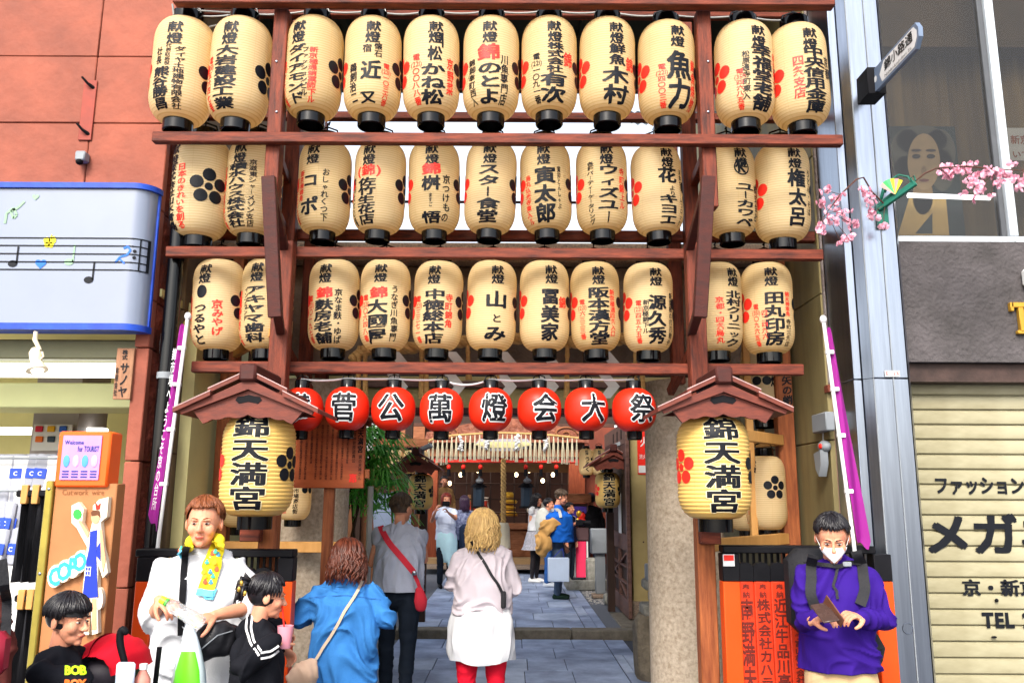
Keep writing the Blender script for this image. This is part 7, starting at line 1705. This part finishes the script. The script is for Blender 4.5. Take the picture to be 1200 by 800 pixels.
strap(r, 'yoke_seam', tr, [(362, 700), (400, 697), (446, 702)], .004, mat('denim_seam', rgb('2c64a8', k=.8), .8, .05, 9), Yd-.1, .004, .002)
sb = thing('shoulder_bag', 'beige shoulder bag slung on the woman in denim', 'bag', P(358, 785, Yd-.2)); strap(sb, 'bag_strap', tr, [(425, 680), (412, 705), (390, 740), (368, 775)], .016, cloth('beige_strap', 'c4b098'), Yd-.15, .012, .004)
m = MB(); m.limb([P(352, 800, Yd-.16), P(360, 785, Yd-.18), P(366, 775, Yd-.16)], [(.09, .04), (.075, .05), (.03, .02)], 14, 3, up=(1, 0, 0)); m.xf(Matrix.Translation(-sb.location)); put('bag_body', fuse(m, .01, 2, fold=.008), cloth('beige_leather', 'c8a890', rough=.5), sb)

# ---- woman in grey t-shirt with red strap
Yg = 7.3; x = P(467, 680, Yg).x; H = P(466, 579, Yg).z
GRY = cloth('grey_cotton', 'a8aec0', k=.95); RED = cloth('red_webbing', 'd83848')
gy = person('short haired woman in grey t-shirt with red strap walking into the shrine', (x, Yg, 0), H, 172, {'m': GRY, 'hem': .90, 'ease': 1.1, 'hemw': .18, 'fold': .009, 'name': 't_shirt'}, {'m': NAVY}, ('short', HG),
  {'R': (PP(497, 655, Yg+.06), PP(481, 640, Yg+.28)), 'L': (PP(436, 660, Yg+.05), PP(450, 640, Yg+.28))}, build=1.12, sleeve='cap', hyaw=-20, legs={'L': (0, -.12), 'R': (0, .12)}, shoes=cloth('pale_trainer', 'c0ccc8'))
tr = bvh(gy['top']); xb_ = thing('sling_bag', 'small red bag on a wide red strap worn by the grey woman', 'bag', P(492, 700, Yg-.1)); strap(xb_, 'wide_strap', tr, [(446, 617), (455, 635), (470, 652), (484, 670)], .05, RED, Yg-.1, .01, .006); strap(xb_, 'strap_end', tr, [(484, 669), (489, 680), (492, 692)], .03, RED, Yg-.12, .01, .006)
c = P(485.5, 671, Yg-.16); rep(None, 'buckle', MB().ell(c, (.02, .01, .02)), METAL, xb_); m = MB(); m.limb([P(491, 690, Yg-.14), P(493, 703, Yg-.14), P(493, 712, Yg-.12)], [(.03, .02), (.055, .03), (.045, .03)], 12, 2, up=(1, 0, 0)); rep(None, 'bag_body', m, RED, xb_)

# ---- blonde woman in white blouse
Yw = 6.15; x = P(565, 700, Yw).x; H = P(566, 599, Yw).z
BLO = cloth('white_blouse', 'f2e6f0', k=.48, bump=.08); CRIM = cloth('crimson_trousers', 'c8142c', var=.12)
wm = person('blonde woman in white blouse and crimson trousers seen from behind', (x, Yw, 0), H, 183, {'m': BLO, 'hem': .93, 'ease': 1.14, 'hemw': .175, 'sw': 1.15, 'fold': .010, 'fs': 8, 'name': 'blouse'}, {'m': CRIM, 'w': 1.05}, ('wavy', HBL),
  {'R': (PP(602, 690, Yw+.03), PP(592, 672, Yw+.27)), 'L': (PP(530, 685, Yw+.04), PP(545, 672, Yw+.28))}, build=1.14)
r = wm['root']; tr = bvh(wm['top'])
# jacket tied round the hips
k_ = wm['k']; n = 56; vs = []; prof2 = [(1.04, .165), (1.02, .178), (1.0, .188), (.97, .2), (.93, .215), (.885, .226), (.84, .232), (.79, .237), (.74, .238), (.69, .236), (.65, .232), (.62, .227), (.60, .222), (.597, .21)]
for i, (z, r_) in enumerate(prof2):
    for j in range(n):
        a = 2*pi*j/n; q = 1+.05*sin(a*7+i*.4+2*noise.noise(Vector((cos(a)*2, sin(a)*2, z*2))))*min(1, i/3)+.11*noise.noise(Vector((cos(a)*3, sin(a)*3, z*7))); vs.append((r_*1.08*q*cos(a)*k_, r_*.8*q*sin(a)*k_, (z+.012*sin(a*3))*k_))
put('tied_jacket', MB().add(vs, [(i*n+j, i*n+(j+1) % n, (i+1)*n+(j+1) % n, (i+1)*n+j) for i in range(len(prof2)-1) for j in range(n)]), TSH, r, local=True)
hb_ = thing('hand_bag', 'small black bag on a thin strap beside the blonde woman', 'bag', P(590, 705, Yw-.1)); strap(hb_, 'thin_strap', tr, [(552, 634), (565, 655), (580, 680), (588, 694)], .02, STP, Yw-.12, .01, .005)
rep(None, 'bag_body', MB().box(P(587, 700, Yw-.12).x, P(593, 700, Yw-.12).x, Yw-.14, Yw-.02, P(590, 712, Yw-.1).z, P(590, 692, Yw-.1).z, .01), STP, hb_)

# ---- girl in black track jacket
Yj = 3.85; x = P(304, 740, Yj).x; H = P(303, 672, Yj).z
BLKJ = cloth('black_jersey', '15161c', var=.15, bump=.05)
gj = person('girl in black track jacket with white stripes holding a pink drink', (x, Yj, 0), H, 138, {'m': BLKJ, 'hem': .8, 'ease': 1.12, 'hemw': .18, 'sw': 1.25, 'fold': .010, 'name': 'track_jacket'}, {'m': BLKJ}, ('pony', HK),
  {'R': (PP(310, 760, Yj-.12), PP(327, 748, Yj+.02), PP(335, 742, Yj+.05)), 'L': (PP(318, 735, Yj+.2), PP(328, 745, Yj+.25))}, build=.95, hpitch=10, hyaw=-24)
r = gj['root']; tr = bvh(gj['top'])
for o0 in (0, 5): strap(r, 'white_stripe', tr, [(291+o0, 721), (289+o0, 735), (293+o0, 752), (303+o0*.5, 768-o0)], .009, WHITE, Yj-.1, .004, .002)
for o0 in (0, 6): strap(r, 'white_stripe', tr, [(305, 771-o0), (316, 769-o0), (326, 762-o0)], .009, WHITE, Yj-.12, .004, .002)
for px, py in ((283, 683), (287, 695), (280, 690)): c = P(px, py, Yj-.14); rep(None, 'hair_clip', MB().ell(c, (.008, .006, .012)), mat('gilt_clip', rgb('b09040'), .3, .1, 9, metal=.7), r)
c = P(334, 745, Yj+.02); cu = thing('drink_cup', 'pink drink in a clear cup held by the girl', 'cup', c); put('cup', MB().lathe([(.026, -.05), (.036, .045), (.034, .045), (.025, -.048)], 20, c=tuple(c)), mat('pink_cup', rgb('f0a0b0', k=.85), .15, .05, 9, alpha=.8), cu); rep(None, 'straw', MB().tube([c, c+Vector((-.02, 0, .13))], .004, 6), REDINK, cu)
HANDS = None

# ---- boy
Yb = 3.3; x = P(72, 760, Yb).x; H = P(78, 696, Yb).z
by = person('boy with black bowl haircut in a black printed t-shirt in profile', (x, Yb, 0), H, 78, {'m': cloth('black_tee', '17181f', var=.15, bump=.05), 'hem': .8, 'ease': 1.1, 'hemw': .17, 'fold': .008, 'name': 't_shirt'}, {'m': NAVY}, ('bowl', HK),
  {'R': (PP(62, 792, Yb-.12), PP(85, 830, Yb-.1)), 'L': (PP(90, 800, Yb+.15), PP(98, 830, Yb+.12))}, build=.93, sleeve='half', hpitch=6, shoes=WHITE)
r = by['root']; tr = bvh(by['top']); 
def bo_map(cx, cy, s): return lambda u, v: onto(tr, cx+u*s, cy-v*s, .004, Yb-.1)
m = MB(); f = bo_map(80, 785, 1)
for i, ch in enumerate('BOB'): vtext(m, ch, i*8.5, 7, -7, 11.5, f, .05)
rep(None, 'chest_lettering', m, mat('lime_lettering', rgb('c0f020', k=.85), .5, .05, 9), r)
m = MB(); 
for i, ch in enumerate('BOX'): vtext(m, ch, i*8, -9, -20, 10, f, .06)
rep(None, 'lower_lettering', m, mat('orange_lettering', rgb('f07028', k=.85), .5, .05, 9), r)
# ---- stroller
Ys_ = 3.5; s0 = P(133, 790, Ys_); st_ = thing('stroller', 'red hooded baby stroller with a black handle beside the boy', 'stroller', (s0.x, Ys_, 0))
SRED = cloth('red_canopy', 'd8182c', bump=.1); c0 = P(130, 785, Ys_)
def hood(a0, a1, m_, nm, R0=.142, R1=.135):
    vs = []; n = 14; q = 7
    for i in range(q+1):
        a = radians(a0+(a1-a0)*i/q)
        for j in range(n+1):
            b = -pi/2+pi*j/n; rr_ = R0*(1+.02*sin(i*2)); vs.append((c0.x-rr_*cos(a)*1.0*max(.55, cos(b*.85)), c0.y+.17*sin(b), c0.z+rr_*sin(a)*max(.6, cos(b*.8))))
    return rep(None, nm, MB().add(vs, [(i*(n+1)+j, i*(n+1)+j+1, (i+1)*(n+1)+j+1, (i+1)*(n+1)+j) for i in range(q) for j in range(n)]), m_, st_)
hood(10, 75, SRED, 'hood_panel'); hood(75, 120, SRED, 'hood_panel', .137); hood(120, 172, SRED, 'hood_panel', .142)
rep(None, 'mesh_side', MB().ell(c0+Vector((0, 0, .0)), (.12, .15, .09), 20, 12), mat('dark_mesh', rgb('26222a'), .6, .2, 60), st_)
rep(None, 'seat_back', MB().box(c0.x-.14, c0.x+.12, Ys_-.15, Ys_+.15, c0.z-.5, c0.z-.03, .05), cloth('stroller_cloth', '2c2c38'), st_)
hn = [P(146, 775, Ys_-.16), P(141, 755, Ys_-.16), P(141, 742, Ys_-.16), P(144, 737, Ys_-.16), P(147, 740, Ys_-.16)]
rep(None, 'handle', MB().limb(hn, [.012, .014, .014, .014, .013], 10, 3), BLACK, st_); rep(None, 'frame_bar', MB().tube([hn[0], (c0.x+.1, Ys_-.16, .5), (c0.x-.15, Ys_-.16, .12)], .011, 8), BLACK, st_); rep(None, 'frame_bar', MB().tube([hn[0]+Vector((0, .32, 0)), (c0.x+.1, Ys_+.16, .5), (c0.x-.15, Ys_+.16, .12)], .011, 8), BLACK, st_)
for dx in (-.2, .28):
    for dy in (-.17, .17): rep(None, 'wheel', MB().tube([(c0.x+dx, Ys_+dy-.02, .09), (c0.x+dx, Ys_+dy+.02, .09)], .09, 20), BLACK, st_); rep(None, 'frame_bar', MB().tube([(c0.x+dx, Ys_+dy, .09), (c0.x+.1, Ys_+dy*.95, .5)], .01, 8), BLACK, st_)
q = P(147, 790, Ys_-.2); t = thing('wet_wipe_pack', 'white packet hanging on the stroller handle', 'packet', q); put('packet_body', MB().box(q.x-.035, q.x+.035, q.y-.012, q.y+.01, q.z-.05, q.z+.045, .008), mat('pale_blue_pack', rgb('c8d8ec'), .3, .1, 20), t)
q = P(167, 795, Ys_-.15); t = thing('drink_bottle', 'small drink bottle with white cap in the stroller holder', 'bottle', q); put('bottle_body', MB().lathe([(.028, -.1), (.03, -.03), (.03, .0), (.013, .03), (.012, .035)], 18, c=tuple(q)), mat('reddish_drink', rgb('e09080', k=.85), .15, .2, 20, alpha=.85), t); put('cap', MB().lathe([(.015, .035), (.015, .055), (0, .056)], 16, c=tuple(q), cap=False), WHITE, t)

# ---- person at the picture edge in maroon
Ye = 2.95; x = P(-60, 700, Ye).x
BRN = cloth('maroon_sweater', '5c2c28', var=.12); ed = person('person in dark maroon sweater with a navy backpack at the frame edge', (x, Ye, 0), 1.62, 176, {'m': BRN, 'hem': .8, 'ease': 1.08, 'hemw': .18, 'sw': 1.1, 'fold': .01, 'name': 'sweater'}, {'m': NAVY}, ('short', HK))
ep = thing('backpack', 'navy backpack on the person in maroon at the frame edge', 'backpack', (x, Ye-.2, 1.1)); m = MB().box(x-.16, x+.13, Ye-.34, Ye-.13, .95, 1.42, .07); put('pack', m, cloth('navy_pack', '34486c'), ep); strap(ep, 'side_strap', bvh(ed['top']), [(2, 655), (5, 680), (5, 720), (4, 745)], .03, STP, Ye-.15, .01, .006)
q = P(-7, 762, Ye-.22); t = thing('purse', 'burgundy purse hanging at the side of the person in maroon', 'purse', q); put('purse_body', MB().box(q.x-.05, q.x+.05, Ye-.27, Ye-.2, q.z-.07, q.z+.06, .02), mat('burgundy_leather', rgb('8c1c30', k=.8), .35, .1, 20), t); put('clasp', MB().box(q.x-.02, q.x+.02, Ye-.275, Ye-.271, q.z+.02, q.z+.028), GOLD, t)

# ---- people in the courtyard
def far(px, fy, topy, label, rz, **kw):
    g = GZ(px, fy, STEP); H = P(px, topy, g.y).z-STEP; return person(label, (g.x, g.y, STEP), H, rz, near=False, **kw), g.y
WTEE = TSH

def far2(px, fy, topy, label, rz, arm=None, **kw):
    g = GZ(px, fy, STEP); H = P(px, topy, g.y).z-STEP
    arms = {k: tuple(P(a, b, g.y+dy) for a, b, dy in v) for k, v in arm.items()} if arm else None
    return person(label, (g.x, g.y, STEP), H, rz, near=False, arms=arms, **kw), g.y
pr_, Yq = far2(521, 688, 578, 'woman with red hair in pale tee raising a camera to her face', 12, {'R': ((506, 610, -.15), (511, 597, -.35), (514, 590, -.4)), 'L': ((534, 607, -.15), (525, 600, -.4), (519, 592, -.45))}, top={'m': cloth('pale_blue_tee', 'd8e4fc', k=.85), 'hem': .86, 'ease': 1.1}, bottom={'m': NAVY}, hair=('bob', HR_), sleeve='short', legs={'L': (.0, .12), 'R': (0, -.1)})
r = pr_['root']; kk = pr_['k']; n = 30; vs = []
for i, (z, q) in enumerate(((1.0, .16), (.94, .19), (.8, .2), (.6, .19), (.42, .16), (.33, .12))):
    for j in range(n): a = 2*pi*j/n; w_ = 1+.06*sin(a*5+i); vs.append(((q*w_*cos(a)+.04*i/5)*kk, q*.8*w_*sin(a)*kk, (z+(.12 if cos(a) < 0 else 0)*i/5)*kk))
put('tied_shirt', MB().add(vs, [(i*n+j, i*n+(j+1) % n, (i+1)*n+(j+1) % n, (i+1)*n+j) for i in range(5) for j in range(n)]), cloth('aqua_cloth', 'c4ecf8', k=.85), r, local=True)
c = P(523, 590, Yq-.55); t = thing('camera', 'small black camera held to the face of the red haired woman', 'camera', c); put('camera_body', MB().box(c.x-.07, c.x+.06, c.y-.03, c.y+.03, c.z-.045, c.z+.045, .01), BLACK, t); put('lens', MB().tube([c, c-Vector((0, .08, 0))], .033, 14), BLACK, t)
far2(543, 684, 581, 'woman with long purple-black hair in plaid shirt behind the photographer', 200, top={'m': mat('plaid_cloth', rgb('98a0c0', k=.8), .8, .5, 22, col2=rgb('343c68', k=.8)), 'hem': .85, 'ease': 1.15}, bottom={'m': NAVY}, hair=('long', HP_))
g = GZ(543, 684, STEP); t = thing('backpack', 'dark blue backpack on the woman in plaid', 'backpack', (g.x, g.y-.2, 1.2)); q = P(548, 628, g.y-.2); put('pack', MB().box(q.x-.15, q.x+.15, g.y-.35, g.y-.14, q.z-.24, q.z+.22, .06), cloth('ink_blue_pack', '28344c'), t)
sg_, Yk = far2(627, 682, 578, 'woman with dark hair in white blouse, grey skirt and black tights', 62, {'R': ((622, 612, -.1), (634, 600, -.15)), 'L': ((636, 608, .15), (640, 598, .1))}, top={'m': TSH, 'hem': .98, 'ease': 1.02}, bottom={'name': 'skirt', 'm': mat('grey_plaid_skirt', rgb('a0a0ac', k=.7), .8, .3, 30), 'z': .62, 'tights': mat('black_tights', rgb('181418'), .6, .1, 9)}, hair=('long', HK), sleeve='cap', shoes=WHITE, hpitch=16)
far2(643, 687, 584, 'person in blue jeans and pale trainers standing behind the large man', 75, top={'m': cloth('dusty_blue_top', '3c4c78'), 'hem': .85, 'ease': 1.05}, bottom={'m': cloth('mid_blue_jeans', '2c5490')}, hair=('short', HK), shoes=cloth('pale_grey_trainer', 'c0c8d4'))
bm, Yu = far2(655, 701, 573, 'large man in royal blue polo shirt looking down at his phone', 84, {'R': ((652, 622, -.2), (662, 640, -.12)), 'L': ((664, 618, .1), (677, 612, .0))}, top={'m': cloth('royal_blue_polo', '1c64c8'), 'hem': .88, 'ease': 1.75, 'hemw': .165}, bottom={'m': cloth('slate_jeans', '4c5c74'), 'w': 1.1}, hair=('short', HG), sleeve='short', build=1.12, hpitch=20, shoes=cloth('dark_green_shoe', '1c3028'))
tp = thing('backpack', 'pale grey backpack on the back of the large man in blue', 'backpack', P(636, 612, Yu)); m = MB().ell(P(637, 613, Yu), (.14, .15, .26), 18, 14); put('pack', fuse(m.xf(Matrix.Translation(-tp.location)), .02, 2, fold=.01), cloth('pale_grey_pack', 'c4c4bc'), tp)
strap(tp, 'shoulder_strap', bvh(bm['top']), [(641, 602), (648, 597), (655, 597), (657, 606)], .045, cloth('grey_strap', 'b8b8b4'), Yu-.2, .01, .01)
tj = thing('tan_jacket', 'tan jacket bundled over the arm of the large man', 'jacket', P(640, 628, Yu-.25)); m = MB(); m.ell(P(643, 618, Yu-.28), (.15, .1, .12)).ell(P(637, 634, Yu-.25), (.14, .1, .18)).ell(P(650, 614, Yu-.28), (.1, .08, .09)).ell(P(634, 645, Yu-.22), (.09, .08, .1)); put('bundle', fuse(m.xf(Matrix.Translation(-tj.location)), .02, 2, fold=.035, fs=7), cloth('tan_cloth', 'd0a060'), tj)
q = P(663, 681, Yu-.3); q1 = P(642, 682, Yu-.3); q2 = P(675, 652, Yu-.3); tg = thing('paper_bag', 'pale blue paper carrier bag hanging from the large man\'s hand', 'bag', P(658, 665, Yu-.3)); put('bag_body', MB().box(P(642, 665, Yu-.3).x, P(667, 665, Yu-.3).x, Yu-.36, Yu-.22, P(658, 681, Yu-.3).z, P(658, 653, Yu-.3).z, .01), mat('pale_blue_paper', rgb('c0d0e8', k=.85), .5, .04, 6), tg)
for px in (648, 661): a = P(px, 653, Yu-.3); b = P(659, 642, Yu-.28); put('string', MB().tube([a, b], .006, 5), cloth('blue_string', '3040a0'), tg)
c = P(680, 612, Yu-.25); t = thing('camera', 'black camera hanging on the belly of the large man', 'camera', c); put('camera_body', MB().box(c.x-.07, c.x+.05, c.y-.06, c.y+.06, c.z-.045, c.z+.045, .01), BLACK, t); put('lens', MB().tube([c+Vector((.05, 0, 0)), c+Vector((.16, 0, -.01))], .04, 14), BLACK, t)
far2(668, 682, 589, 'person in navy top half hidden behind the large man', 60, top={'m': cloth('dark_navy_top', '1c2440'), 'hem': .85}, bottom={'m': NAVY}, hair=('short', HK))
far2(694, 679, 578, 'woman all in black with a ponytail beside the gate door', 190, top={'m': cloth('black_top', '121216'), 'hem': .85, 'ease': 1.1}, bottom={'m': cloth('dark_slate_trousers', '202838')}, hair=('pony', HK))
gp = P(520, 600, YH+1.0); person('attendant in tan robe inside the dark shrine hall', (gp.x, YH+1.0, STEP+.35), 1.7, 10, near=False, top={'m': cloth('tan_robe', 'a07c50'), 'hem': .5, 'ease': 1.25}, hair=('short', HK))
